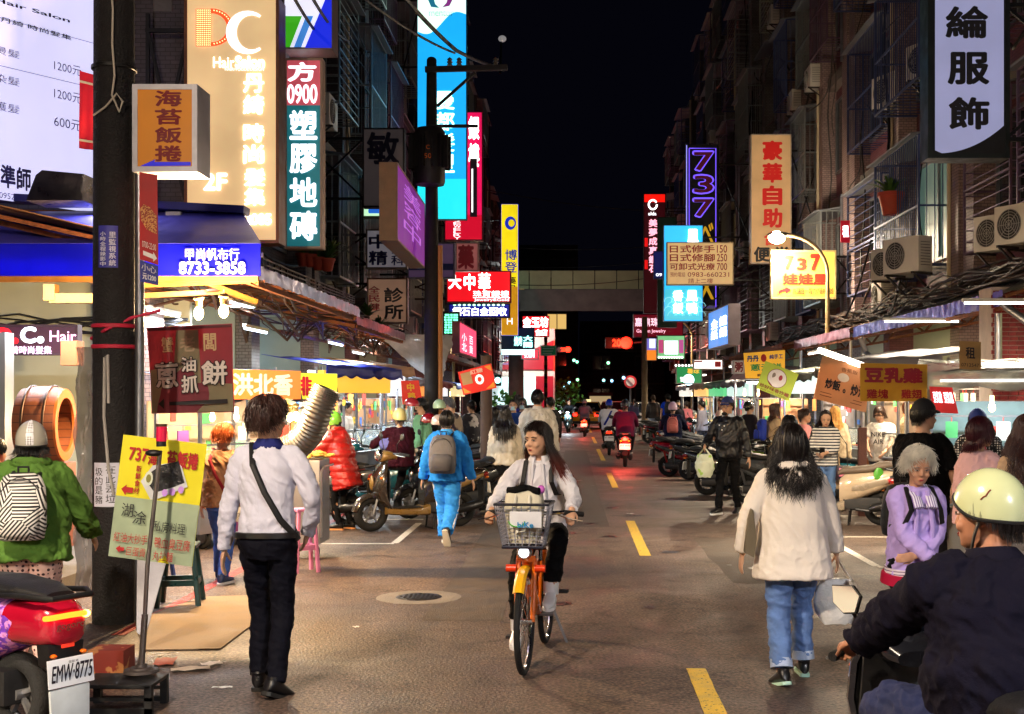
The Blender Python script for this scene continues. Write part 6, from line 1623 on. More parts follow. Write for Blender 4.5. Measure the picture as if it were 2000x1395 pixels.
def held_bag(label,side,m_,size=(.24,.12,.26),name='plastic_bag',cat='bag',drop=.12,crumple=.02,group=None,tiedown=True):
 def fn(f):
  pc = f.pcR if side > 0 else f.pcL
  loc = Vector(f.t.location); Rz = Matrix.Rotation(f.t.rotation_euler[2],3,'Z')
  t = thing(name,label,cat,loc + Rz @ Vector(pc) + Vector((0,0,-drop - size[2])),math.degrees(f.t.rotation_euler[2]),group)
  r = random.Random(len(label)); mb = MB(); rings = []; a_,b_,c_ = size
  for k in range(9):
   u = k / 8; z = c_ * u; wv = math.sin(math.pi * min(1,.18 + u * .62)) ** .7
   an = np.arange(22) * 2 * math.pi / 22
   rings.append([(a_ / 2 * wv * math.cos(a) * (1 + r.uniform(-.08,.08)),b_ / 2 * (wv if u < .8 else .5) * math.sin(a) * (1 + r.uniform(-.12,.12)),z + r.uniform(-.006,.006)) for a in an])
  mb.loft(rings,cap=True); mb.build('bag',m_,t,angle=50)
  mb = MB()
  for q in (-1,1):
   for d in (-.02,.02): mb.tube([(q * a_ * .30,d,c_ * .97),(q * a_ * .14,d * .7,c_ + drop * .5),(q * .01,d * .3,c_ + drop * .98)],[.02,.014,.008],6,flat=.35)
  mb.build('handle',m_,t)
 return fn
CLTH = lambda c,**k: mat(c,k.pop('rough',.8),var=k.pop('var',.10),scale=k.pop('scale',8),bump=.25,bscale=220,name='cloth',spec=k.pop('spec',.12),**k)
DEN = lambda c: mat(c,.85,var=.3,scale=7,bump=.3,bscale=260,name='denim')
LONG_ = lambda n: (lambda th: n if abs(th) > 1.15 else .0)
def at(px,Y): return ((px - VX) * Y / F_PX,Y,0)
GP = 'people walking and shopping in the street'
WHITE = (225,224,230); NAVY = (24,26,44); BLK = (13,13,15)
person('man in a white shirt and dark trousers walking away with a black cross body strap',at(522,7.25),-2,1.745,dict(lean=2,head=(-24,-4),footL=(-.075,.10,0),footR=(.075,-.10,.0),fpR=22,fyR=-24,fyL=4,handL=(-.285,.06,.80),handR=(.20,.16,.93),elbR=(.8,-.7,-.3),elbL=(-.6,-1,0)),
 top=dict(name='shirt',mat=CLTH((205,206,224),var=.05),hem=.045,ease=.014,waist=.008,fold=.014,sr=(.062,.050,.041),collar=CLTH((40,46,110)),open=False,collar_r=.062),
 bottom=dict(mat=CLTH((12,13,24)),fold=.010,ease=.022,rise=.08,r=(.094,.066,.056),cut=.98),hair=dict(style='short',col=(54,30,24),L=lambda th: .08 if abs(th) > 1.2 else .16,n=1000,rad=.022,lift=.20,line=(60,84,113),frizz=.07,messy=.9),detail=3,w=.92,shoes=((16,16,20),(30,30,30)),
 extras=[strap(-1),lambda f: MB().loft([f.ring(.04,.180,.140),f.ring(.045,.188,.146),f.ring(.10,.187,.145),f.ring(.105,.180,.138)]).build('belt',mat((18,16,18),.35),f.t)],group=GP,seed=1,eyes=False)
bx,by,brz = -.235,8.25,173.4
cyc = person('woman in a white shirt cycling towards the viewer with long hair blowing',(bx,by,0),brz,1.60,dict(hip=(0,-.27,.81),lean=10,head=(-34,2),footL=(-.115,.10,.38),footR=(.115,.04,.12),fpL=10,fpR=14,fyL=0,fyR=0,kneeL=(-.25,1,.2),kneeR=(.1,1,.1),handL=(-.265,.21,1.0),handR=(.265,.21,1.0),elbL=(-.7,-.6,-.7),elbR=(.7,-.6,-.7)),
 top=dict(name='shirt',mat=CLTH((225,224,232),var=.04),hem=-.14,ease=.022,flare=.015,fold=.015,sleeve=.95,sr=(.062,.056,.046),collar=CLTH((228,228,236),var=.04),collar_r=.060,open_front=True),
 bottom=dict(mat=CLTH(BLK),r=(.092,.070,.062),cut=.80,fold=.012),hair=dict(style='long',col=(26,15,13),L=lambda th: (1.35 if th < 0 else 1.1) if abs(th) > 1.25 else .0,n=1100,rad=.017,sway=(-.20,-.05,-.05),spread=.15,clear=.1,line=(62,90,128),tip=(130,42,20),tip_z=-.35,frizz=.05,lift=.07),detail=3,female=True,shoes=((226,224,224),(235,232,230)),
 bake_hand=(dict(dir=(0,.9,-.35),palm=(0,-.1,-1),curl=1.0),dict(dir=(0,.9,-.35),palm=(0,-.1,-1),curl=1.0)),group=GP,seed=2,eyes=(-.03,),
 extras=[backpack('black backpack on the cyclist, only its shoulder straps showing',BLK,.9),lambda f: [MB().tube([f.ftL + V3(0,-.01,-.01),f.ftL + V3(0,-.015,.10)],[.05,.056],14).tube([f.ftR + V3(0,-.01,-.01),f.ftR + V3(0,-.015,.09)],[.05,.056],14).build('boot_shaft',mat((228,226,226),.5),f.t)]])
CRL = dict(style='curly',col=(22,14,13),L=lambda th: 1.15 if abs(th) > .9 else .0,n=1900,rad=.022,curl=.05,spread=.04,lift=.14,clear=.27,vol=1.14,line=(60,95,135),frizz=.09)
coat = person('woman in a beige hooded coat and blue jeans walking away with a white plastic bag',at(1548,7.6),4,1.56,dict(lean=3,head=(-4,4),footL=(-.10,-.14,.0),footR=(.10,.12,0),fpL=16,fyL=12,fyR=-6,handR=(.33,.10,.66),handL=(-.31,.02,.78),elbL=(-1,-.8,0),elbR=(.9,-.6,0)),
 top=dict(name='coat',mat=CLTH((236,226,214),var=.05),hem=-.36,ease=.040,flare=.045,fold=.010,waist=.03,sr=(.074,.064,.056),sleeve=.97,hood=True,sc=(5,5,4)),
 bottom=dict(mat=DEN((92,122,176)),cut=.90,r=(.104,.078,.070),fold=.014,cuff=DEN((170,186,214))),hair=CRL,detail=3,female=True,w=1.13,shoes=((22,22,24),(180,220,200)),group=GP,seed=3,eyes=False,
 extras=[held_bag('full white plastic carrier bag in the hand of the woman in the beige coat',1,mat((236,234,230),.35,alpha=.95,var=.06,bump=.5,bscale=30,name='thin_plastic'),(.29,.17,.28)),])
c_ = at(1466,7.5); t = thing('shoulder_bag','flat olive shoulder bag hanging at the side of the beige coated woman','bag',(c_[0],c_[1],.80))
MB().prism([(-.04,0),(.02,-.03),(.035,.08),(.015,.26),(-.0,.27),(-.02,.2)],(0,-.03,0),(1,0,0),(0,0,1),(0,.07,0)).build('bag',CLTH((112,102,84)),t,bevel=.015)
person('man in a dark fleece and pale green helmet riding a scooter close to the viewer',(1.34,4.29,0),6,1.74,dict(hip=(0,-.44,.67),lean=14,head=(44,-2),footL=(-.14,.14,.30),footR=(.14,.14,.30),kneeL=(-.8,1,.5),kneeR=(.5,1,.5),handL=(-.30,.215,.835),handR=(.30,.215,.835),elbL=(-1,-.3,-.5),elbR=(1,-.3,-.5)),
 top=dict(name='fleece',mat=CLTH((15,13,27),rough=.95),hem=-.10,ease=.045,flare=.02,waist=.05,fold=.022,sr=(.088,.076,.056),collar=CLTH((18,16,30),rough=.95),collar_r=.074,open=False,sc=(6,6,6)),
 bottom=dict(mat=DEN((18,30,72)),fold=.016,r=(.105,.082,.068)),hair=dict(style='short',col=(30,24,24),L=.14,n=500,rad=.014),detail=3,skin=2,w=1.14,eyes=(-.02,),group=GP,seed=4,
 bake_hand=(dict(dir=(-.1,.9,-.25),palm=(0,-.2,-1),curl=1.25),dict(dir=(.1,.9,-.25),palm=(0,-.2,-1),curl=1.25)),extras=[helmet((190,196,150),k=1.11,stain=True,decal=(120,50,30),low=94)])
def striped_collar(f):
 for sg in (-1,1):
  s = f.s; mb = MB()
  a = f.shc + f.S * .04 * s + f.Rv * sg * .06 * s; b = f.shc - f.S * .085 * s + f.Rv * sg * .045 * s + f.Fv * (f.td + .004)
  mb.tube([a,(a + b) / 2 + f.Fv * .035,b],[.018,.03,.035],8,flat=.4); mb.build('collar_flap',mat((222,218,235),.7,pattern=('stripes',0,.014,.35,(120,90,170))),f.t)
old = person('elderly woman with white hair in a lilac track jacket with folded arms',at(1782,7.3),188,1.46,dict(lean=6,head=(-8,17),footL=(-.1,0,0),footR=(.1,.03,0),handL=(.07,.20,.83),handR=(-.03,.25,.80),elbL=(-1,-.3,-.6),elbR=(1,-.3,-.6)),
 top=dict(name='track_jacket',mat=CLTH((186,164,232),var=.06),hem=-.12,ease=.030,fold=.013,waist=.03,sr=(.07,.06,.05),sleeve=.93,open_front=True,hemband=mat((226,216,226),.7,pattern=('stripes',2,.018,.3,(110,70,120)))),
 bottom=dict(mat=CLTH(BLK),r=(.10,.075,.065)),hair=dict(style='grey',col=(214,208,194),L=lambda th: .14 if abs(th) > 1.2 else .03,n=1700,rad=.017,lift=.24,spread=.35,line=(46,86,112),frizz=.07,clear=0,messy=.8),detail=3,skin=1,female=True,w=.95,group=GP,seed=5,
 bake_hand=(dict(dir=(1,.25,-.1),palm=(0,-1,0),curl=.5),dict(dir=(-1,.2,0),palm=(0,-1,0),curl=.5)),extras=[striped_collar,backpack('black backpack worn by the elderly woman, seen only by its straps',BLK,.9),
 lambda f: MB().loft([f.ring(-.24,.185,.135),f.ring(-.10,.18,.13)]).build('blouse_hem',CLTH((170,24,60)),f.t)])
def side_stripe(f):
 mb = MB()
 for sg,hp,kn,ft in ((1,f.hpR,f.knR,f.ftR),(-1,f.hpL,f.knL,f.ftL)):
  mb.tube([hp + V3(sg * .098,0,0),kn + V3(sg * .075,0,0),ft + V3(sg * .067,0,.04)],.011,5)
 mb.build('stripe',CLTH((225,230,240)),f.t)
boy = person('boy in a bright blue tracksuit with a grey backpack walking away',at(872,14.6),-4,1.585,dict(lean=2,head=(0,0),footL=(-.04,.12,0),footR=(.05,-.26,.10),fpR=62,handL=(-.31,.05,.72),handR=(.32,.02,.72),elbL=(-.6,-1,0),elbR=(.6,-1,0)),
 top=dict(name='track_jacket',mat=CLTH((40,132,224),var=.06),hem=-.14,ease=.045,flare=.035,waist=.04,fold=.022,sr=(.080,.072,.058),collar=CLTH((70,160,240)),open=False,collar_r=.062),
 bottom=dict(mat=CLTH((52,142,232),var=.06),r=(.105,.085,.08),fold=.018,cut=.96),hair=dict(style='short',col=(16,13,15),L=.16,n=300,rad=.03,lift=.06),detail=2,shoes=((60,48,44),(205,200,190)),group=GP,seed=6,eyes=False,
 extras=[side_stripe,backpack('grey and beige backpack with red lettering on the boy in blue',(92,92,98),1.16,col2=(70,70,78),logo=('Outdoor',(220,70,50)),drop=.02)])
person('woman in a long red padded coat and lime helmet reaching over the food cart',at(672,16.2),72,1.56,dict(lean=14,head=(8,8),handL=(-.06,.48,1.08),handR=(.12,.52,1.22),footL=(-.1,.02,0),footR=(.1,-.05,0),elbL=(-.4,-.3,-1),elbR=(.6,-.3,-1)),
 top=dict(name='padded_coat',mat=mat((168,30,24),.38,var=.12,bump=.15,name='nylon'),hem=-.55,ease=.05,flare=.03,waist=.05,fold=.008,quilt=(.095,.016),sr=(.084,.074,.056),hood=True,sleeve=.96),
 bottom=dict(mat=CLTH(BLK),r=(.085,.055,.045),cut=1.0),hair=dict(style='bob',col=BLK,L=.2),detail=2,female=True,shoes=((18,18,20),(220,150,90)),extras=[helmet((126,196,60),k=1.16,full=True,visor=False)],group=GP,seed=7)
def specs(f):
 mb = MB()
 for q in (-1,1): mb.torus((0,0,0),.11 * f.h,.012 * f.h,'y',16,5); mb.v[-1] = mb.v[-1] @ f.Hm.T + f.W((q * .15,.435,.50));
 mb.tube([f.W((.25,.42,.5)),f.W((.36,.0,.5))],.01 * f.h,4).tube([f.W((-.25,.42,.5)),f.W((-.36,.0,.5))],.01 * f.h,4)
 mb.build('spectacles',PLAS,f.t)
person('man in a blue cap and black jacket carrying white and green plastic bags',at(1424,18.4),148,1.74,dict(lean=3,head=(-8,4),footL=(-.05,-.20,.0),footR=(.08,.20,0),fpL=14,handR=(.22,.36,1.02),handL=(-.34,.0,.78),elbR=(.7,-.7,-.5),elbL=(-.7,-1,0)),
 top=dict(name='jacket',mat=mat((12,12,20),.45,var=.1,name='nylon'),hem=-.10,ease=.036,fold=.018,waist=.03,sr=(.072,.062,.05),collar=CLTH((200,214,236)),collar_r=.064),
 bottom=dict(mat=CLTH((14,14,17)),r=(.088,.062,.052),fold=.014),hair=dict(style='short',col=(24,20,20),L=.1),detail=2,shoes=((28,28,30),(225,225,225)),group=GP,seed=8,
 extras=[cap((40,56,120)),specs,held_bag('white and lime plastic carrier bags held by the man in the blue cap',1,mat((224,232,206),.35,alpha=.88,bump=.4,bscale=30,pattern=('speckle',7,.58,(170,214,90))),(.30,.2,.34),drop=.1),lambda f: MB().ell(f.W((0,.40,.02)),np.array((.2,.12,.12)) * f.h,12,rot=f.Hm).build('lowered_mask',mat(BLK,.8),f.t),
  lambda f: [MB().ell(f.shc - f.S * z + f.Rv * x + f.Fv * .19,.012,8).build('badge',mat((220,220,225),.4),f.t) for x,z in ((-.02,.10),(.06,.09),(.02,.16))]])
person('long haired woman in a cream sweater and black skirt walking away',at(986,18.2),-6,1.60,dict(head=(0,0),footL=(-.08,.1,0),footR=(.08,-.12,0),fpR=20),top=dict(name='sweater',mat=CLTH((214,204,186)),hem=-.18,ease=.045,flare=.02,waist=.05,fold=.02,sr=(.075,.07,.062)),
 bottom=dict(kind='skirt',mat=CLTH(BLK),len=.14),hair=dict(style='long',col=(20,15,16),L=LONG_(1.7),n=420,rad=.028,frizz=.05),female=True,shoes=((200,195,190),(220,215,210)),group=GP,seed=9,eyes=False)
person('tall man in a loose white shirt walking away behind the cream sweater',at(1050,19.2),2,1.86,dict(head=(-6,0),footL=(-.09,-.1,0),footR=(.09,.1,0)),top=dict(name='shirt',mat=CLTH((216,212,204)),hem=-.12,ease=.045,flare=.03,waist=.04,fold=.02,sr=(.078,.07,.06),collar=CLTH((222,218,212)),open=False,collar_r=.06),
 bottom=dict(mat=CLTH((60,56,52))),hair=dict(style='short',col=(18,15,15),L=.12,n=260),group=GP,seed=10,eyes=False)
def rider(label,sc,x,y,rz,H,topc,helm,seed,bottom=(28,28,34),detail=1,extras=(),w=1.0,female=False,hem=-.1,lean=7,visor=False):
 return person(label,(x,y,0),rz,H,dict(hip=(0,-.38,.80),lean=lean,footL=(-.13,.14,.30),footR=(.13,.14,.30),kneeL=(-.35,1,.4),kneeR=(.35,1,.4),handL=(-.30,.23,.98),handR=(.30,.23,.98),elbL=(-1,-.4,-.6),elbR=(1,-.4,-.6)),
  top=dict(mat=topc if not isinstance(topc,tuple) else CLTH(topc),hem=hem,ease=.05,waist=.04,fold=.02,sr=(.08,.07,.058)),bottom=dict(mat=CLTH(bottom)),hair=dict(style='short',col=BLK,L=.3,n=60),detail=detail,group='riders on scooters',seed=seed,w=w,female=female,extras=[helmet(helm,k=1.2,visor=visor)] + list(extras),eyes=False)
rider('rider in a dark maroon jacket and black helmet on the glowing red scooter',None,1.38,31.2,-3,1.78,(96,24,60),(18,18,22),11,w=1.1)  # dark jacket; the red light on it is put into the cloth colour
rider('rider in a white jacket with a blue strap and blue helmet',None,1.16,37.2,-2,1.78,(222,222,232),(20,50,190),12,extras=[strap(1,CLTH((30,50,150)),w=.03,front=False)],w=1.1)
rider('rider in a navy jacket with a pink backpack and pale pink helmet',None,2.33,28.0,-6,1.68,(26,34,64),(226,190,214),13,detail=2,extras=[backpack('salmon pink backpack on the rider in navy',(214,120,110),.85,drop=.06,strapm=CLTH((214,120,110)))],female=True)
rider('dark clad rider of the oncoming scooter with the white headlight',None,-.12,60,176,1.7,(38,44,52),(30,32,36),14)
rider('rider with a grey helmet on the farthest red lit scooter',None,.62,54,-3,1.7,(110,100,120),(150,150,160),15)
rider('rider in a dark maroon jacket and cream helmet sitting by the big bronze scooter',None,-2.6,17.9,26,1.58,(52,14,30),(206,196,130),16,detail=2,female=True,lean=4)
def walker(label,px,Y,rz,H,topc,botc,haircol,seed,detail=1,L=.12,female=False,bk=None,mask=None,sleeve=1.0,head=(0,0),hem=-.1,bottomkind='trousers',shoes=((215,212,208),(220,218,214)),extras=(),hairkw=None,pose=None,quilt=None,w=1.0,name=None,dx=0,eyes=True,ease=.03):
 r = random.Random(seed); a = r.uniform(.04,.16) * r.choice((-1,1))
 ex = list(extras)
 if bk: ex.append(backpack(bk[0],bk[1],.95))
 ps = dict(footL=(-.08,a,0),footR=(.08,-a,0),head=head); ps.update(pose or {})
 hk = dict(style='short' if (not callable(L) and L < .25) else 'long',col=haircol,L=L); hk.update(hairkw or {})
 return person(label,at(px,Y),rz,H,ps,top=dict(name=name or ('t_shirt' if sleeve < .6 else 'jacket'),mat=topc if not isinstance(topc,tuple) else CLTH(topc),hem=hem,ease=ease,waist=.03,fold=.016,sleeve=sleeve,quilt=quilt),bottom=dict(kind=bottomkind,mat=botc if not isinstance(botc,tuple) else DEN(botc)),hair=hk,detail=detail,female=female,mask=mask,shoes=shoes,group=GP,seed=seed,extras=ex,w=w,eyes=eyes)
LONG = lambda n: (lambda th: n if abs(th) > 1.15 else .0)
walker('man in a black leather jacket and pale jeans far up the road',1276,49,2,1.82,mat((26,20,24),.4),(150,170,200),(60,40,24),20)
walker('man in a blue shirt with a dark backpack far up the road',1305,46,-2,1.86,(20,60,200),(50,60,90),BLK,21,bk=('dark backpack on the man in blue far up the road',(20,24,40)),sleeve=.3)
walker('masked woman with long black hair walking towards the viewer far up the right side',1324,40,178,1.62,(40,36,44),(60,60,76),BLK,22,L=LONG(1.6),female=True,mask=(16,16,18))
walker('person in pink behind the pink helmet rider',1342,42,20,1.60,(224,130,140),(60,60,76),(40,28,24),23,female=True)
walker('woman in a grey blue top by the far stalls left of the leather jacket',1238,56,170,1.62,(96,110,150),(150,150,170),BLK,24,L=.6,female=True)
walker('masked man in blue facing the viewer left of the tall white shirt',1003,24.5,176,1.70,(30,60,130),(40,40,50),BLK,25,mask=(190,220,235),detail=2)
walker('masked woman facing the viewer at the left shoulder of the tall white shirt',1020,25.5,182,1.72,(50,60,110),(40,40,50),BLK,26,L=.5,mask=(195,225,235),detail=2,female=True)
walker('person in bright blue turned away behind the masked pair',1012,31,10,1.80,(20,50,200),(40,40,50),BLK,27)
walker('person in black with a pink lining behind the tall white shirt',1076,27,30,1.74,BLK,(30,30,34),BLK,28)
walker('woman with long hair in pale grey just left of the cream sweater',966,20.5,0,1.58,(196,190,184),(40,40,46),(20,14,16),29,L=LONG(1.2),female=True,detail=2)
walker('masked man in a mint shirt by the plastic wrapped pole',826,20.2,84,1.73,(130,196,160),(44,44,54),BLK,30,detail=2,mask=(24,24,30),hairkw=dict(n=240))
walker('grey haired man in a beige, red and navy jacket looking at the stalls',884,20.8,60,1.74,mat((176,160,140),.7,pattern=('speckle',3.2,.53,(40,26,48))),(36,36,46),(84,84,90),31,detail=2,head=(0,22))
walker('person in a dark jacket with white patches by the far left stalls',922,25.5,40,1.68,mat((36,36,46),.7,pattern=('speckle',4,.58,(210,205,200))),(40,40,46),BLK,32)
walker('person in a black coat beyond the tilted red banner',944,29,20,1.66,(24,26,30),(30,30,36),(30,22,20),33)
walker('vendor in a pale apron behind the lit counter beyond the blue canopy',674,22.4,-80,1.66,(226,214,200),(60,60,70),BLK,34,sleeve=.35,detail=2)
def phone_in(f):
 loc = Vector(f.t.location); Rz = Matrix.Rotation(f.t.rotation_euler[2],3,'Z'); pc = (f.pcL + f.pcR) / 2
 t = thing('mobile_phone','mobile phone in the hands of the woman in the striped shirt','phone',loc + Rz @ Vector(pc + V3(0,.05,.05)),math.degrees(f.t.rotation_euler[2]))
 MB().box((0,0,0),(.075,.012,.14),rot=Matrix.Rotation(R(-40),3,'X')).build('body',PLAS,t,bevel=.004)
def handbag(f):
 loc = Vector(f.t.location); Rz = Matrix.Rotation(f.t.rotation_euler[2],3,'Z'); pc = f.hip - f.Rv * .25
 t = thing('handbag','dark handbag with a pink front hung at the side of the striped shirt woman','bag',loc + Rz @ Vector(pc + V3(0,.08,-.24)),math.degrees(f.t.rotation_euler[2]))
 MB().prism([(-.11,0),(.11,0),(.09,.2),(-.09,.2)],(0,-.05,0),(1,0,0),(0,0,1),(0,.1,0)).build('bag',mat((44,24,40),.4),t,bevel=.015)
 MB().box((0,.06,.11),(.12,.02,.12)).build('front_panel',mat((226,130,160),.5),t,bevel=.006)
 MB().tube([(-.06,0,.19),(-.05,-.0,.5),(.10,-.03,.72),(.07,0,.19)],.007,6).build('handle',PLAS,t)
walker('woman in a striped shirt and open beige coat looking down at her phone',1612,17.6,168,1.57,mat((226,222,216),.8,pattern=('stripes',2,.042,.45,(40,44,60)),var=.05),(96,130,180),(30,18,18),35,detail=2,L=LONG(1.75),female=True,head=(6,24),name='striped_shirt',sleeve=.95,
 pose=dict(handL=(-.02,.30,.96),handR=(.10,.26,.93),elbL=(-.6,-.3,-1),elbR=(.6,-.3,-1)),hairkw=dict(n=420,rad=.028,line=(46,88,128)),
 extras=[lambda f: finish('open_coat',MB().loft([f.ring(.5,.150,.07,-.085),f.ring(.0,.205,.085,-.10),f.ring(-.4,.22,.09,-.10),f.ring(-.8,.23,.09,-.10)]),CLTH((176,150,120)),f.t,.013,3,.016,3),phone_in,handbag])
walker('dark haired woman in a black coat with grey straps behind the beige coated woman',1542,12.6,-4,1.56,(24,26,36),(40,40,50),(18,12,14),36,detail=2,L=LONG(.75),female=True,hairkw=dict(n=420,rad=.03,spread=.1,line=(60,95,135)),bk=('black backpack with pale piping on the woman in the black coat',(26,26,32)),eyes=False)
walker('woman in a pink t-shirt with pinned up hair in profile',1568,19.4,-96,1.56,(228,150,150),(60,60,70),(50,30,24),37,detail=2,sleeve=.3,female=True,hairkw=dict(style='bun'))
walker('woman with long blond hair seen from behind at the stall',1630,19.4,-20,1.60,(200,180,150),(60,60,70),(222,164,90),38,detail=2,L=LONG(2.3),female=True,hairkw=dict(n=420,rad=.03),eyes=False)
walker('brown haired woman with a blue backpack looking right',1511,21.5,-75,1.64,(190,164,130),(60,60,80),(70,40,28),39,detail=2,L=LONG(.8),female=True,bk=('bright blue backpack on the brown haired woman',(30,56,170)))
def tee(f):
 mb = MB(); A = f.shc - f.S * .10 + f.Fv * .165 * f.sw - f.Rv * -.09
 A = f.shc - f.S * .10 + f.Fv * (f.td + .004) + f.Rv * .11; lay_text(mb,'NIKE',A,-f.Rv * .20,-f.S * .07,f.Fv,(0,0,1,1),lift=.012,bold=.01); lay_text(mb,'AIR',A - f.S * .11 - f.Rv * .03,-f.Rv * .15,-f.S * .07,f.Fv,(0,0,1,1),lift=.014,bold=.01)
 mb.build('lettering',BK,f.t,smooth=False)
walker('vendor in a white printed t-shirt working at the right stall',1720,18.6,158,1.62,(226,218,206),(50,50,56),(60,40,30),40,detail=2,sleeve=.35,head=(-6,24),pose=dict(handL=(-.10,.34,.92),handR=(.12,.34,.92),elbL=(-.8,-.3,-1),elbR=(.8,-.3,-1)),extras=[tee],hairkw=dict(L=.35,n=260),ease=.045)
walker('vendor in a cream top in profile behind the white printed t-shirt',1772,20.2,-96,1.68,(226,200,160),(60,60,70),(110,60,30),41,detail=2,sleeve=.9)
walker('man in a black cap and loose black t-shirt waiting at the right cart',1800,10.2,-42,1.72,(9,9,12),(20,20,26),BLK,42,detail=3,sleeve=.42,extras=[cap((20,20,24))],hairkw=dict(n=400,rad=.018,L=.12),ease=.05,hem=-.2,head=(-22,2),w=1.08,pose=dict(handL=(-.28,.16,.84),handR=(.30,.14,.84)))
walker('woman in a pale pink top with short dark red hair at the cart',1908,9.4,-70,1.59,(222,180,186),(60,56,64),(62,18,30),43,detail=3,sleeve=.95,female=True,hairkw=dict(n=700,rad=.018,L=.42,spread=.1,lift=.12),ease=.04,pose=dict(handL=(-.10,.34,.90),handR=(.12,.36,.90),elbL=(-.6,-.3,-1),elbR=(.6,-.3,-1)),w=1.08)
walker('vendor in a blue cap with black and white dotted sleeves behind the cart',1912,12.4,152,1.63,mat((24,24,28),.8,pattern=('checks',42,(232,228,224))),(40,40,50),BLK,44,detail=2,sleeve=.9,extras=[cap((40,60,140)),lambda f: MB().loft([f.ring(.10,.165,.03,.12),f.ring(.5,.15,.03,.13),f.ring(.9,.08,.03,.11)]).build('apron',CLTH((210,30,90)),f.t)],head=(0,26),mask=(216,224,240))
walker('woman with long reddish curly hair cut by the right picture edge',2010,8.2,10,1.63,(190,160,130),(190,180,170),(58,24,18),45,detail=3,L=LONG(1.9),female=True,hairkw=dict(n=500,curl=.08,spread=.18,rad=.022),eyes=False)
walker('person with short ginger hair in a brown sweater and blue jeans by the stools',432,11.6,-8,1.49,(150,114,84),(52,92,176),(176,88,40),46,detail=3,hairkw=dict(n=600,rad=.024,L=.15,lift=.20,spread=.1,line=(60,90,118),messy=.8,frizz=.07),ease=.045,hem=-.12,shoes=((40,60,100),(225,222,220)),extras=[strap(-1,CLTH((110,24,34)))],eyes=False,pose=dict(head=(-10,8)))
chk = mat((225,225,230),.4,pattern=('checks',70,(16,16,20)),name='checker')
person('woman in a green jacket and silver helmet with checkered band standing by the red scooter',at(58,7.65),14,1.58,dict(lean=5,head=(4,3),handL=(-.36,.28,.80),handR=(.34,.30,.82),elbL=(-.9,-.8,-.2),elbR=(.9,-.8,-.2)),
 top=dict(name='jacket',mat=CLTH((84,120,52),var=.1),hem=-.16,ease=.055,flare=.04,waist=.05,fold=.026,sr=(.085,.075,.06),hood=True,sc=(6,6,5)),bottom=dict(mat=mat((226,186,176),.8,pattern=('checks',34,(60,30,40)),name='dotted_cloth'),r=(.11,.09,.08),fold=.012),
 hair=dict(style='short',col=BLK,L=.34,n=400),detail=3,female=True,w=1.08,extras=[helmet((176,172,160),k=1.15,stripe=chk,low=96),backpack('black and white zigzag patterned backpack on the woman in green',BLK,1.05,m_=mat((20,20,22),.6,pattern=('zebra',16,(226,224,220)),var=.05,name='zigzag_cloth'),drop=.04)],group=GP,seed=47,eyes=False)
walker('person in a red shirt cut by the left picture edge',-14,9.3,-10,1.44,(210,30,50),(40,40,50),BLK,48,detail=2,sleeve=.35,eyes=False)
walker('cook behind the white hooded stall on the right',1415,28,120,1.74,(222,216,206),(60,60,66),(50,30,24),49,detail=2,sleeve=.35,head=(0,20))
walker('customer in a grey top between the far right stalls',1372,34,60,1.64,(120,120,136),(50,54,70),BLK,50)
walker('customer in black by the green board stall on the right',1462,25.2,-60,1.66,(34,30,38),(50,54,70),BLK,51)
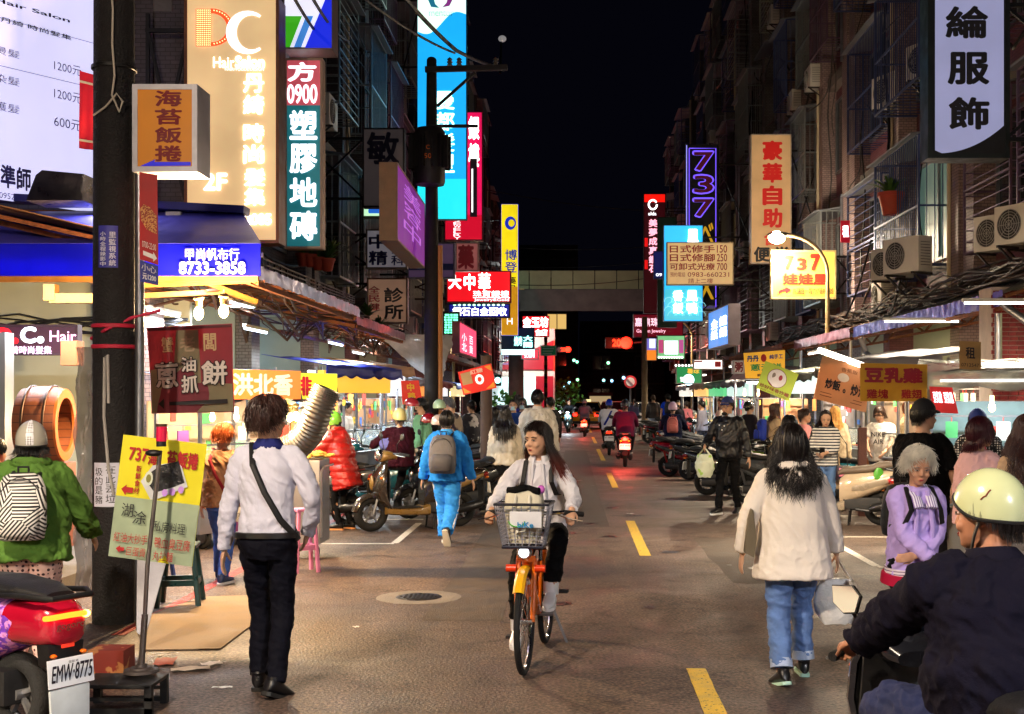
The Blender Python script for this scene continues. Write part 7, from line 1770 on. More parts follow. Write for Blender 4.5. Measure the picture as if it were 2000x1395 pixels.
# ---------- bicycle ----------
def bicycle(label,x,y,rz):
 t = thing('bicycle',label,'bicycle',(x,y,0),rz)
 OR_ = mat((235,110,16),.25,var=.04,coat=.8,name='orange_paint'); YE_ = mat((240,180,20),.3,var=.04,coat=.6,name='yellow_paint')
 for yy,nm in ((.50,'wheel'),(-.50,'wheel')):
  w = MB().torus((0,yy,.33),.312,.021,'x',44,9).build(nm,TYRE,t)
  MB().torus((0,yy,.33),.288,.012,'x',40,6).build('rim',CHROME,w)
  mb = MB()
  for k in range(24):
   a = 2 * math.pi * k / 24; mb.bar(((-1) ** k * .022,yy,.33),(0,yy + .285 * math.cos(a),.33 + .285 * math.sin(a)),.003)
  mb.cyl((-.05,yy,.33),(.05,yy,.33),.022,n=10); stuff(mb.build('spokes',CHROME,w,smooth=False))
  rings = []
  for k in range(15):
   a = R(55 + (150 if yy > 0 else 170) * k / 14) if yy > 0 else R(-5 + 170 * k / 14)
   if yy > 0: a = R(40 + 125 * k / 14)
   a = math.pi - a if yy < 0 else a
   rings.append([(xx,yy + (.355 - dz) * math.cos(a),.33 + (.355 - dz) * math.sin(a)) for xx,dz in ((-.035,.02),(-.02,.003),(0,0),(.02,.003),(.035,.02))])
  MB().loft(rings,cap=False,closed=False).build('mudguard',YE_ if yy > 0 else OR_,t)
 mb = MB()
 for s in (-1,1): mb.tube([(s * .05,.50,.33),(s * .055,.46,.55),(s * .05,.42,.72)],.016,8)
 mb.bar((-.06,.42,.72),(.06,.42,.72),.04); mb.build('fork',OR_,t)
 mb = MB(); mb.tube([(0,.42,.70),(0,.36,.90)],.028,10); mb.tube([(0,.40,.78),(0,.25,.50),(0,.05,.34),(0,-.08,.30)],[.04,.042,.04,.035],12); mb.tube([(0,.38,.84),(0,.22,.58),(0,.05,.44)],.022,10)
 mb.tube([(0,-.08,.30),(0,-.20,.62)],.024,10)
 for s in (-1,1): mb.tube([(s * .02,-.08,.30),(s * .055,-.50,.33)],.013,6); mb.tube([(s * .02,-.18,.56),(s * .055,-.50,.33)],.010,6)
 mb.build('frame',OR_,t)
 MB().prism([(-.02,.40),(-.34,.36),(-.44,.50),(-.30,.62),(-.12,.52)],(-.065,0,0),(0,1,0),(0,0,1),(-.012,0,0)).build('skirt_guard',mat((24,110,74),.4),t)
 MB().prism([(-.02,.40),(-.34,.36),(-.44,.50),(-.30,.62),(-.12,.52)],(.065,0,0),(0,1,0),(0,0,1),(.012,0,0)).build('skirt_guard',mat((24,110,74),.4),t)
 mb = MB(); loft_y(mb,[(-.10,.84,.03,.02),(-.18,.85,.06,.03),(-.30,.86,.10,.035),(-.36,.86,.07,.03)]); mb.build('saddle',SEATM,t)
 MB().tube([(0,-.20,.60),(0,-.23,.83)],.015,8).build('seat_post',CHROME,t)
 hb = MB().tube([(-.30,.20,.985),(-.22,.26,1.0),(-.10,.34,1.0),(0,.36,.97),(.10,.34,1.0),(.22,.26,1.0),(.30,.20,.985)],.013,8).cyl((0,.36,.88),(0,.355,.98),.02,n=8).build('handlebar',CHROME,t)
 for s in (-1,1):
  MB().cyl((s * .22,.262,1.0),(s * .335,.172,.98),.018,n=10).build('grip',TYRE,hb)
  MB().tube([(s * .19,.31,.99),(s * .25,.34,.97),(s * .34,.26,.945)],.006,6).build('brake_lever',CHROME,hb)
 MB().lathe([(0,0),(.045,.0),(.05,.03),(.04,.05),(0,.055)],18,c=(0,.475,.77),axis='y').build('front_lamp',CHROME,t)
 MB().ell((0,.53,.77),(.034,.008,.034),14).build('lens',E((235,240,250),2.0,True),t)
 for s in (-1,1): MB().cyl((s * .06,.45,.66),(s * .125,.45,.66),.024,n=12).build('reflector',mat((230,60,16),.3),t)
 B = thing('basket',None,None); B.parent = t; B.location = (0,.50,.80)
 mb = MB(); bw,bt,bl = .125,.17,.13
 for k in range(12):
  z = .01 + .024 * k; u = z / .28; w_ = bw + (bt - bw) * u; l_ = .085 + .05 * u
  q = [(-w_,-l_,z),(w_,-l_,z),(w_,l_,z),(-w_,l_,z),(-w_,-l_,z)]
  for a,b in zip(q[:-1],q[1:]): mb.bar(a,b,.0035)
 for k in range(-3,4):
  for s in (-1,1): mb.bar((bw * k / 3,s * .085,.01),(bt * k / 3,s * .135,.28),.006)
 for k in range(-2,3):
  for s in (-1,1): mb.bar((s * bw,.085 * k / 2,.01),(s * bt,.135 * k / 2,.28),.006)
 for k in range(-6,7): mb.bar((bw * k / 6,-.085,.005),(bw * k / 6,.085,.005),.0035)
 stuff(mb.build('basket_wires',mat((150,152,166),.4,.4),B,smooth=False))
 MB().tube([(-bt,-.135,.28),(bt,-.135,.28),(bt,.135,.28),(-bt,.135,.28),(-bt,-.135,.28)],.009,8).build('basket_rim',mat((30,32,44),.4,.4),B)
 MB().tube([(-bw,-.085,.01),(bw,-.085,.01),(bw,.085,.01),(-bw,.085,.01),(-bw,-.085,.01)],.011,8).build('basket_base',mat((34,38,56),.4,.4),B)
 pl = MB().box((.0 - .03,.150,.19),(.20,.006,.10)).build('plate',mat((222,224,230),.4),B,bevel=.004)
 mb = MB(); lay_text(mb,'biKe',(.02,.155,.175),(-.10,0,0),(0,0,-.035),(0,1,0),(0,0,1,1),bold=.02); mb.build('lettering',mat((30,140,200),.5),pl,smooth=False)
 MB().tube([(.055 - .03 + .05 * math.cos(a),.157,.18 + .035 * math.sin(a)) for a in np.linspace(math.pi,2 * math.pi,9)],.004,5).build('smile_mark',mat((90,180,60),.5),pl)
 mb = MB(); mb.cyl((-.11,-.08,.28),(.11,-.08,.28),.015,n=8);
 for s,a in ((1,R(-60)),(-1,R(120))):
  e = (s * .10,-.08 + .165 * math.cos(a),.28 + .165 * math.sin(a)); mb.bar((s * .10,-.08,.28),e,.022);
 mb.torus((.07,-.08,.28),.085,.008,'x',24,6); mb.build('crank',ALU,t)
 for s,a in ((1,R(-60)),(-1,R(120))): MB().box((s * .155,-.08 + .165 * math.cos(a),.28 + .165 * math.sin(a)),(.09,.08,.02)).build('pedal',PLAS,t,bevel=.004)
 MB().bar((-.05,-.40,.30),(-.16,-.42,.02),.018).build('kickstand',ALU,t)
 return t
bicycle('orange and yellow hire bicycle with a wire basket, ridden towards the viewer',bx,by,brz)
o_ = Vector((bx,by,0)); Rz_ = Matrix.Rotation(R(brz),3,'Z')
TBS = .86
tb = thing('tote_bag','cream cloth bag with a black top and pink ball stuffed in the bicycle basket','bag',o_ + Rz_ @ Vector((0,.50,.83)),brz)
mb = MB(); loft = [[(hw * math.copysign(abs(math.cos(a)) ** .5,math.cos(a)),hd * math.copysign(abs(math.sin(a)) ** .5,math.sin(a)),z) for a in np.arange(20) * 2 * math.pi / 20] for z,hw,hd in ((0,.10,.07),(.1,.13,.09),(.25,.145,.10),(.34,.135,.08),(.37,.10,.05))]
mb.loft(loft); mb.build('bag',CLTH((214,208,186)),tb,angle=60)
MB().tube([(-.05,.104,.34),(-.05,.112,.22),(-.02,.145,.1),(.03,.15,.08),(.06,.114,.22),(.05,.104,.34)],.011,6,flat=.5).build('handle',CLTH((226,222,205)),tb)
MB().tube([(x,.05 + .02 * math.sin(x * 40),.375 + .01 * math.cos(x * 30)) for x in np.linspace(-.12,.12,12)],.026,8).build('black_top',CLTH(BLK),tb)
MB().ell((-.125,.02,.375),.03,12).build('pink_ball',mat((210,110,210),.3),tb)
tb.scale = (TBS,TBS,.9)
# ---------- near utility pole ----------
CPOLE = mat((22,19,21),.75,var=.45,scale=14,bump=.9,bscale=55,name='pole_concrete')
px_ = (223 - VX) * 9.55 / F_PX
up = thing('utility_pole','thick dark utility pole with a rough speckled wrap, nearest on the left','utility pole',(px_,9.55,0))
MB().tube([(0,0,0),(0,0,3),(0,0,9)],[.162,.156,.14],28).build('pole',CPOLE,up)
for z,c in ((5.05,BLACKM),(4.28,BLACKM),(2.28,mat((190,30,60),.6)),(2.12,mat((190,30,60),.6))):
 MB().lathe([(.162,z),(.170,z + .004),(.170,z + .028),(.162,z + .032)],28,cap=False).build('band',c,up)
def note(parent,box,Y,col,texts,lift=0.0):
 A = P(box[0],box[1],Y); o = Vector(parent.location); a = P(box[2],box[3],Y)
 x0,x1 = A.x - o.x,a.x - o.x; r = .166
 f = lambda u,v,d=0: ((lambda x: (x,-math.sqrt(max(.0004,(r + d) ** 2 - x * x)),A.z + (a.z - A.z) * v))(min(r * .985,max(-r * .985,x0 + (x1 - x0) * u))))
 n_ = MB().grid(lambda u,v: f(u,v),12,6).build('notice',col,parent)
 for (s,rc,m,bold) in texts:
  mb = MB(); lay_text(mb,s,(0,0,0),(1,0,0),(0,1,0),(0,0,1),rc,True,bold,lift=0)
  vs = np.concatenate(mb.v); mb.v = [np.array([f(x,y,.003 + z) for x,y,z in vs])]; mb.build('lettering',m,n_,smooth=False)
note(up,(193,441,230,523),9.4,mat((54,52,150),.5,emit=.05),[('里監視系統',(.58,.14,.92,.97),mat((222,222,240),.5),.02),('小時全程錄影中',(.1,.14,.42,.97),mat((222,222,240),.5),.02)])
note(up,(182,904,232,990),9.4,mat((206,206,222),.7),[('在此丟垃',(.52,.04,.88,.92),mat((24,24,30),.6),.0),('圾的是豬',(.06,.10,.40,.94),mat((24,24,30),.6),.0)])
pip = MB().tube([(.205,-.02,0),(.205,-.02,2.9),(.20,-.02,4.0)],.035,12).build('conduit',GALV,up)
wr = [(.03,-.17,6.0),(.02,-.17,5.2),(.055,-.175,4.7),(.05,-.175,4.45),(.07,-.18,4.2),(.05,-.18,4.05),(.11,-.19,3.92),(.135,-.19,4.0),(.09,-.19,4.06),(.0,-.18,3.96),(-.1,-.16,3.90)]
MB().tube(wr,.008,6).build('loose_wire',mat((200,190,175),.6),up)
MB().tube([(-.01,-.17,2.05),(-.015,-.17,1.6),(.02,-.172,1.2),(.06,-.17,1.0)],.012,6).tube([(.0,-.17,2.05),(.015,-.175,2.07),(.02,-.17,1.7)],.012,6).build('string',mat((170,165,160),.7),up)
MB().tube([(-.17,-.02,2.2),(0,-.18,2.26),(.16,-.06,2.36),(.36,.0,2.42)],.013,6).build('red_rope',mat((200,30,70),.6),up)
# ---------- middle utility pole with transformer ----------
Ym = 21.0; xm = (843 - VX) * Ym / F_PX
mp = thing('utility_pole','tall black utility pole with crossarms and a transformer in front of the cyan sign','utility pole',(xm,Ym,0))
zt = CAMZ - (118 - VY) * Ym / F_PX
MB().tube([(0,0,0),(0,0,4),(0,0,zt)],[.13,.12,.085],18).ell((0,0,zt),(.085,.085,.06),12).build('pole',mat((30,27,30),.8,var=.3),mp)
zz = lambda py: CAMZ - (py - VY) * Ym / F_PX
mb = MB(); mb.bar((-.1,-.1,zz(139)),(1.3,-.1,zz(135)),.09); mb.bar((-.08,-.1,zz(249)),(.80,-.1,zz(249)),.05); mb.bar((.1,-.08,zz(210)),(.75,-.1,zz(145)),.045); mb.build('crossarm',mat((36,34,40),.7),mp,smooth=False)
mb = MB()
for k,x in enumerate((.32,.48,1.1)):
 mb.lathe([(.0,0),(.05,0),(.03,.03),(.055,.05),(.03,.08),(.05,.1),(0,.14)],10,c=(x,-.1,zz(133) + .02))
mb.build('insulator',mat((120,110,100),.3),mp)
tr = MB().lathe([(0,-.5),(.24,-.5),(.26,-.45),(.26,.38),(.22,.45),(0,.45)],20,c=(0,-.28,zz(310))).build('transformer',mat((34,30,32),.6),mp)
mb = MB()
for k in range(14):
 a = 2 * math.pi * k / 14; mb.box((.30 * math.cos(a),-.28 + .30 * math.sin(a),zz(305)),(.12,.02,.55),rot=Matrix.Rotation(a,3,'Z'))
mb.build('cooling_fin',mat((28,26,28),.7),tr,smooth=False)
mb = MB(); lay_text(mb,'C',(-.03,-.55,zz(296)),(.06,0,0),(0,0,-.07),(0,-1,0),(0,0,1,1),lift=.005); lay_text(mb,'50',(-.06,-.55,zz(312)),(.12,0,0),(0,0,-.08),(0,-1,0),(0,0,1,1),lift=.005); mb.build('lettering',mat((200,90,20),.6,emit=.1),tr,smooth=False)
MB().tube([(.14,0,0),(.14,0,zz(480))],.05,12).build('conduit',mat((190,130,80),.6),mp)
def pole(label,px,Y,h,r,m,name='post',cat='post',parts='shaft'):
 t = thing(name,label,cat,at(px,Y)); MB().tube([(0,0,0),(0,0,h)],[r,r * .9],14).build(parts,m,t); return t
pole('brown wooden looking pole before the far right green board',1259,50,5.0,.13,mat((128,110,84),.8,var=.3),'utility_pole','utility pole')
pole('grey pole under the tilted red banner on the left',950,19.5,2.4,.10,mat((86,70,64),.8,var=.3))
pole('dark pole behind the tilted red banner with caution stripes',1066,68,6.4,.10,mat((40,38,42),.6,pattern=('stripes',2,.5,.5,(150,120,30))))
tw = pole('wide brown pole left of the red and white corner shop',1008,52,4.6,.34,mat((120,86,84),.8,var=.25),'utility_pole','utility pole')
wp = thing('plastic_sheet','crumpled clear plastic sheet tied round the arcade post on the left','plastic sheet',at(845,23.6))
r_ = random.Random(8); mb = MB(); rings = []
for k in range(24):
 z = 2.92 - 1.35 * k / 23; rr = .12 + .40 * (1 - min(1,k / 15)) ** 1.2; cx = -.36 * (1 - min(1,k / 13)) + .03
 rings.append([(cx + rr * (1.25 if k < 12 else 1) * math.cos(a) * (1 + .16 * math.sin(7 * a + k * .5) + r_.uniform(-.06,.06)),rr * .6 * math.sin(a),z + r_.uniform(-.02,.02)) for a in np.arange(30) * 2 * math.pi / 30])
mb.loft(rings,cap=False); mb.build('sheet',mat((200,205,214),.2,alpha=.75,bump=.8,bscale=14,spec=.9,name='clear_plastic'),wp)
MB().cyl((.05,.02,0),(.05,.02,3.0),.07,n=12).build('post',BLACKM,wp)
# ---------- blue canopy ----------
BL = mat((20,26,230),.45,var=.08,scale=2,bump=.15,bscale=8,translucent=.55,name='blue_tarpaulin')
BL2 = mat((86,84,206),.45,var=.12,scale=2,bump=.2,bscale=9,name='blue_tarpaulin')  # roof copy of the blue, made lavender for the light on it
ca = thing('canopy','bright blue stall canopy with white phone number lettering at the left','canopy',(-4.5,12.0,2.9))
x0,x1 = -7.2,(508 - VX) * 12.0 / F_PX; zt_,zb_ = CAMZ + 299 * 12 / F_PX,CAMZ + 236 * 12 / F_PX; o = Vector(ca.location)
MB().prism([(0,0),(1,0),(1,1),(0,1)],(x0 - o.x,0,zt_ - o.z),(x1 - x0,0,0),(0,0,zb_ - zt_),(0,.03,0)).build('valance',BL,ca,smooth=False)
zr = CAMZ + 362 * 13.4 / F_PX; xr = (470 - VX) * 13.4 / F_PX
mb = MB(); mb.quad((x0 - o.x,.0,zt_ - o.z + .003),(x1 - o.x,.0,zt_ - o.z + .003),(xr - o.x,1.4,zr - o.z),(x0 - o.x,1.4,zr - o.z)); mb.add([(x1 - o.x,.0,zt_ - o.z + .003),(xr - o.x + .1,1.4,zt_ - o.z + .003),(xr - o.x,1.4,zr - o.z)],[(0,1,2)])
cn = mb.build('canopy_roof',BL2,ca,smooth=False); so = cn.modifiers.new('thick','SOLIDIFY'); so.thickness = .012
def cpx(s,bxs,bold):
 A = P(bxs[0],bxs[1],11.99) - o; B = P(bxs[2],bxs[1],11.99) - o; C_ = P(bxs[0],bxs[3],11.99) - o
 mb = MB(); lay_text(mb,s,A,B - A,C_ - A,(0,-1,0),(0,0,1,1),bold=bold,lift=.006); mb.build('lettering',mat((205,222,235),.6,emit=.15),ca,smooth=False)
cpx('甲尚帆布行',(362,485,468,509),.015); cpx('8733-3858',(350,511,480,536),.03)
rf = thing('roof_edge','dark blue metal roof edge above the blue canopy','roof',(-5,13.45,3.7)); o2 = Vector(rf.location)
a = P(-40,385,13.3) - o2; b = P(482,412,13.3) - o2
MB().bar(a,b,.25,.08).build('fascia',mat((40,44,120),.4,.3,bump=.2),rf,smooth=False)
a = P(-40,418,13.5) - o2; b = P(470,428,13.5) - o2; MB().bar(a,b,.1,.1).build('beam',RUST,rf,smooth=False)
mb = MB(); mb.box((-1.2,.9,.02),(3.4,1.8,.04)); mb.build('roof_sheet',SHEET,rf,smooth=False)
mb = MB()
for (xa,ya,xb,yb,Y) in ((275,557,500,548,12.1),(275,578,440,570,12.6),(400,552,500,590,12.4)):
 mb.bar(P(xa,ya,Y),P(xb,yb,Y + (.6 if xa == 400 else 0)),.05)
mb.bar(P(-20,545,12.05),P(505,545,12.05),.06); mb.bar(P(100,556,13.0),P(100,588,13.0),.12); mb.bar(P(100,583,13),P(190,583,13),.1)
fr_ = thing('awning_frame','yellow painted pipes and rusty beams under the blue canopy','frame',(0,0,0)); mb.build('beam',mat((176,120,50),.6,.2,var=.3),fr_,smooth=False)
for k,(px,py,Y,lb) in enumerate(((225,414,13.25,'left small floodlight under the dark blue roof edge'),(340,424,13.25,'right small floodlight under the dark blue roof edge'))):
 fl = thing('floodlight',lb,'floodlight',P(px,py,Y),0,'small floodlights over the blue canopy'); MB().box((0,0,.03),(.16,.08,.05)).build('housing',WHITEM,fl,bevel=.01); MB().box((0,-.01,.0),(.13,.06,.01)).build('lens',E((225,220,255),2,True),fl,smooth=False)
 area('lamp',(0,-.05,-.02),(R(-30),0,0),.13,.06,42,(.80,.78,1),fl)
for k,(px,lb) in enumerate(((60,'left tube light hidden behind the blue canopy front'),(400,'right tube light hidden behind the blue canopy front'))):
 tube_light(P(px,505,12.25),'x',1.1,46,(.9,.92,1),lb,'tube lights behind the blue canopy front')
wf = thing('bay_window','pale lit bay window with blue frames between the near pole and the tan sign','window',(-4.9,14.9,4.6)); o3 = Vector(wf.location)
def px3(x,y,Y,o): return P(x,y,Y) - o
MB().prism([(0,0),(1,0),(1,1),(0,1)],px3(255,-10,14.9,o3),px3(366,0,14.9,o3) - px3(255,0,14.9,o3),px3(255,385,14.9,o3) - px3(255,-10,14.9,o3),(0,.06,0)).build('pane',mat((150,146,176),.4,emit=.28,var=.2,scale=2),wf,smooth=False)
mb = MB();
for (xa,ya,xb,yb) in ((258,128,366,122),(258,385,366,385),(305,130,305,385),(342,130,342,385),(258,240,366,236),(258,320,366,318),(366,-10,366,385),(290,-10,366,40),(285,12,360,118)): mb.bar(px3(xa,ya,14.84,o3),px3(xb,yb,14.84,o3),.05)
mb.build('frame',mat((30,34,150),.4),wf,smooth=False)
wl = thing('side_wall','pale stucco wall with cables above the wooden ring','wall',(-7,15.2,0))
MB().box((0,0,1.8),(4.6,.1,3.6)).build('wall',mat((170,176,160),.7,var=.2,scale=1.2),wl,smooth=False)
mb = MB(); r_ = random.Random(5)
for k in range(9):
 pts = [(-2.3 + 4.6 * i / 9,-.1 - r_.random() * .06,2.62 + r_.uniform(-.05,.05) + .10 * math.sin(i + k)) for i in range(10)]; mb.tube(pts,r_.choice([.010,.014,.018]),5)
stuff(mb.build('cables',mat((26,26,30),.6),wl))
hp = thing('plastic_sheet','dirty clear plastic sheet hanging beside the nearest pole','plastic sheet',at(166,9.9))
r_ = random.Random(11)
MB().grid(lambda u,v: (-.075 + .15 * u + .012 * math.sin(v * 31),.03 * math.sin(u * 9 + v * 14) + r_.uniform(-.008,.008),2.15 - 2.0 * v),8,60).build('sheet',mat((120,116,118),.15,alpha=.8,bump=.8,bscale=20,spec=.9,name='clear_plastic'),hp)
MB().cyl((.07,.05,0),(.07,.05,2.3),.028,n=10).build('post',mat((130,90,50),.6),hp)
wr_ = thing('wooden_ring','big upright wooden hoop of a barrel front with an orange lit rim','barrel',P(88,905,11.6))
WD = mat((120,66,36),.6,pattern=('stripes',2,.09,.12,(80,40,24)),var=.3,scale=3,bump=.2,bscale=14,name='wood')
wr_.scale = (.86,.86,.86); wr_.rotation_euler = (0,0,R(6)); wr_.location = P(88,905,11.6)
MB().lathe([(.30,-.22),(.40,-.22),(.425,-.1),(.43,.0),(.42,.12),(.40,.20)],40,c=(0,0,.42),axis='x',cap=False).lathe([(.30,-.22),(.30,.20)],40,c=(0,0,.42),axis='x',cap=False).build('hoop',WD,wr_)
MB().lathe([(.295,.20),(.40,.20),(.395,.225),(.30,.225),(.295,.20)],40,c=(0,0,.42),axis='x',cap=False).build('rim',mat((170,88,28),.5,var=.25),wr_)  # orange of the light on the rim is put into its colour
for z in (-.12,.1): MB().lathe([(.432,z - .015),(.440,z - .01),(.440,z + .01),(.432,z + .015)],40,c=(0,0,.42),axis='x',cap=False).build('iron_band',mat((60,44,36),.5,.6),wr_)
MB().box((.05,.2,-.48),(.3,.5,.95)).build('cabinet',mat((130,80,66),.6),wr_,bevel=.01)
cbx = thing('cardboard_box','brown cardboard box hung under the dark hair shop board','box',P(134,712,12.9)); MB().box((0,.1,.12),(.17,.2,.26)).build('box',mat((150,92,56),.8,bump=.2),cbx,bevel=.006)
sc_ = thing('steel_column','brushed steel column at the left picture edge','column',at(6,12.5)); MB().box((0,0,1.2),(.13,.2,2.4)).build('cladding',STEEL,sc_,smooth=False)
def bulb(px,py,Y,label,power=70):
 p = P(px,py,Y); t = thing('hanging_bulb',label,'light bulb',p,0,'glowing bulbs under the awning on the left')
 MB().cyl((0,0,.06),(0,0,.16),.035,n=12).ell((0,0,.14),(.05,.05,.03),12).build('socket',mat((190,160,110),.5),t)
 MB().ell((0,0,0),(.045,.045,.062),16).build('glass',E((255,214,150),22,True),t)
 point('lamp',(0,-.02,-.10),power,(1,.66,.32),.05,t)
bulb(388,612,11.6,'left glowing bulb of the pair above the scallion pancake banner',150)
bulb(437,608,11.6,'right glowing bulb of the pair above the scallion pancake banner',150)
bulb(566,815,16.2,'left glowing bulb of the pair under the yellow cart sign',12); bulb(578,813,16.2,'right glowing bulb of the pair under the yellow cart sign',12)
tl_ = [(-1,474,597,15.6,'y','tube light beside the pair of glowing bulbs',30),(-1,320,612,14.5,'y','tube light behind the near pole under the canopy',30),(-1,656,672,20,'y','tube light glowing under the second left awning',36),(-1,500,646,16.0,'y','tube light in the arcade over the cart signs',36),
 (-1,700,690,22.5,'y','tube light under the second left awning farther in',34),(-1,770,664,27,'x','tube light under the third left awning',30),(-1,862,700,33,'y','tube light far under the left awnings',30),(-1,930,722,42,'y','tube light farthest under the left awnings',24),
 (1,1800,628,18.4,'x','short tube light under the near right blue edged awning',36),(1,1975,592,14.5,'x','tube light by the gutter pipe at the right edge',30),(1,1590,690,24.5,'y','tube light under the pink edged right awning',36),(1,1500,700,29,'y','tube light by the orange yellow banner',30),
 (1,1430,716,33,'y','tube light above the white hooded stall',26),(1,1375,733,40,'y','tube light under the far right awning',24),(1,1330,745,50,'y','tube light farthest under the right awning',20)]
for s,px,py,Y,ax,lb,pw in tl_:
 tube_light(P(px,py,Y),ax,1.1,pw * .9,COOL if s < 0 else NEUT,lb,'tube lights under the %s awnings' % ('left' if s < 0 else 'right'),ecol=(225,240,255) if s < 0 else (255,244,226))
a = P(1600,684,14.6); b = P(1690,716,14.0)
tt = thing('tube_light','thick slanting tube light along the top of the kraft banner','tube light',a,0,'tube lights under the right awnings'); MB().cyl((0,0,0),b - a,.035,n=10).build('tube',E((255,240,220),5,False),tt)
area('lamp',((b - a) / 2 + Vector((0,.1,-.06))),(0,0,0),.9,.08,60,NEUT,tt)
# ---------- food stalls ----------
def tray_food(mb,x0,x1,y0,y1,z,r,n,s,mi):
 for _ in range(n): mb.ell((r.uniform(x0,x1),r.uniform(y0,y1),z + r.uniform(0,s * .8)),(s * r.uniform(.6,1.2),s * r.uniform(.5,1),s * r.uniform(.4,.7)),6,mi)
FOODM = [mat(c,.6,var=.2,scale=30) for c in ((210,150,70),(170,90,40),(226,200,120),(120,140,60),(190,60,40),(230,216,190))]
def stall(label,x,y,rz,roof=(190,196,200),board=(250,230,190),blit=1.0,text=None,tcol=(180,30,30),L=1.7,seed=0,h=2.15,lamp=NEUT,power=45,body=None,glass=True,items=(),side=None,hood=False,power_mul=1.0,bz=0.):
 """cart: local front faces -y, counter along x"""
 r = random.Random(seed); t = thing('food_stall',label,'food stall',(x,y,0),rz,'food carts along the street')
 bd = body or STEEL
 MB().box((0,0,.5),(L,.72,.62)).build('counter',bd,t,bevel=.01)
 MB().box((0,0,.83),(L + .08,.82,.035)).build('worktop',STEEL,t,bevel=.005)
 for q in (-1,1):
  w = MB().torus((q * L * .36,-.22,.14),.11,.028,'x',20,7).build('wheel',TYRE,t); MB().cyl((q * L * .36 - .02,-.22,.14),(q * L * .36 + .02,-.22,.14),.07,n=14).build('rim',ALU,w)
  MB().bar((q * L * .46,.26,0),(q * L * .46,.26,.2),.04).build('leg',bd,t)
 for q in (-1,1):
  for d in (-.34,.34): MB().bar((q * L * .48,d,.84),(q * L * .48,d,h),.035).build('post',GALV,t)
 if hood:
  MB().loft([[(-L * .55,-.45,h),(L * .55,-.45,h),(L * .55,.45,h),(-L * .55,.45,h)],[(-L * .5,-.4,h + .1),(L * .5,-.4,h + .1),(L * .5,.4,h + .1),(-L * .5,.4,h + .1)],[(-L * .42,-.3,h + .30),(L * .42,-.3,h + .30),(L * .42,.3,h + .30),(-L * .42,.3,h + .30)]]).build('hood',STEEL,t,smooth=False)
 else:
  rm = mat(roof,.6,var=.15,scale=3,bump=.3,bscale=9) if isinstance(roof,tuple) else roof
  k = int(L / .12); ph = r.random() * 6
  mb = MB().grid(lambda u,v: (-L * .58 + L * 1.16 * u,-.62 + 1.05 * v,h + .02 + .16 * v + .012 * math.sin(u * 20 + ph)),k,4)
  mb.grid(lambda u,v: (-L * .58 + L * 1.16 * u,-.62 - .02 * v + .03 * math.sin(u * 17 + ph) * v,h + .02 - (.14 + .05 * abs(math.sin(u * L * 6))) * v),k * 2,3)
  c = mb.build('canopy',rm,t); m_ = c.modifiers.new('thick','SOLIDIFY'); m_.thickness = .006
 if board:
  b = MB().box((0,-.44 - (bz > 0) * .22,h - .22 + bz),(L * 1.02,.10,.34)).build('signboard',E(board,blit * .8),t,bevel=.008)
  if side: MB().box((L * .54,-.1,h - .22 + bz),(.05,.6,.34)).build('side_signboard',E(side,blit * .8,True),t)
  if text:
   mb = MB(); w_ = min(L * .9,.34 * len(text)); lay_text(mb,text,(-w_ / 2,-.492 - (bz > 0) * .22,h - .09 + bz),(w_,0,0),(0,0,-.26),(0,-1,0),(0,0,1,1),bold=.04); mb.build('lettering',mat(tcol,.5,emit=.3),b,smooth=False)
 if glass:
  g = MB(); g.box((0,-.36,1.02),(L * .94,.008,.34)); g.box((-L * .47,-.1,1.02),(.008,.5,.34)); g.box((L * .47,-.1,1.02),(.008,.5,.34)); g.build('glass_guard',mat((220,235,235),.05,alpha=.22,var=0,spec=.9,name='clear_glass'),t,smooth=False)
  MB().bar((-L * .47,-.36,1.2),(L * .47,-.36,1.2),.02).build('glass_rail',GALV,t)
 mb = MB(); n = int(L / .34)
 for i in range(n): xx = -L * .42 + L * .84 * (i + .5) / n; mb.box((xx,-.12,.862),(.30,.34,.03),0)
 mb.build('tray',STEEL,t,smooth=False)
 mb = MB()
 for i in range(n): xx = -L * .42 + L * .84 * (i + .5) / n; tray_food(mb,xx - .12,xx + .12,-.26,.04,.885,r,16,.035,r.randrange(6))
 stuff(mb.build('food',FOODM,t))
 mb = MB()
 for i in range(int(L * 4)):
  xx = r.uniform(-L * .45,L * .45); hh = r.uniform(.1,.28); mb.cyl((xx,r.uniform(.12,.32),.85),(xx,r.uniform(.12,.32),.85 + hh),r.uniform(.03,.07),n=8,mi=r.randrange(7))
 stuff(mb.build('bottles',GOODM,t))
 mb = MB()
 for i in range(int(L * 2.2)):
  xx = r.uniform(-L * .45,L * .45); zz = h - .45; mb.bar((xx,.28,zz),(xx,.28,zz - .05),.008,mi=0); s_ = r.uniform(.05,.13); mb.box((xx,.28,zz - .05 - s_),(s_ * 1.4,.02,s_ * 2),r.randrange(7))
 stuff(mb.build('hanging_goods',GOODM,t,smooth=False))
 MB().bar((-L * .48,.28,h - .44),(L * .48,.28,h - .44),.018).build('hanging_rail',GALV,t)
 sh_ = MB().box((0,.5,1.25),(L * .95,.02,.9)).build('back_panel',mat(r.choice([(150,132,104),(120,100,84),(104,124,124),(150,108,74)]),.6,var=.25),t,smooth=False)
 mb = MB()
 for k in range(int(L * 5)): mb.box((r.uniform(-L * .42,L * .42),.485,r.uniform(.95,1.6)),(r.uniform(.06,.2),.012,r.uniform(.05,.16)),r.randrange(7))
 stuff(mb.build('price_cards',GOODM,sh_,smooth=False))
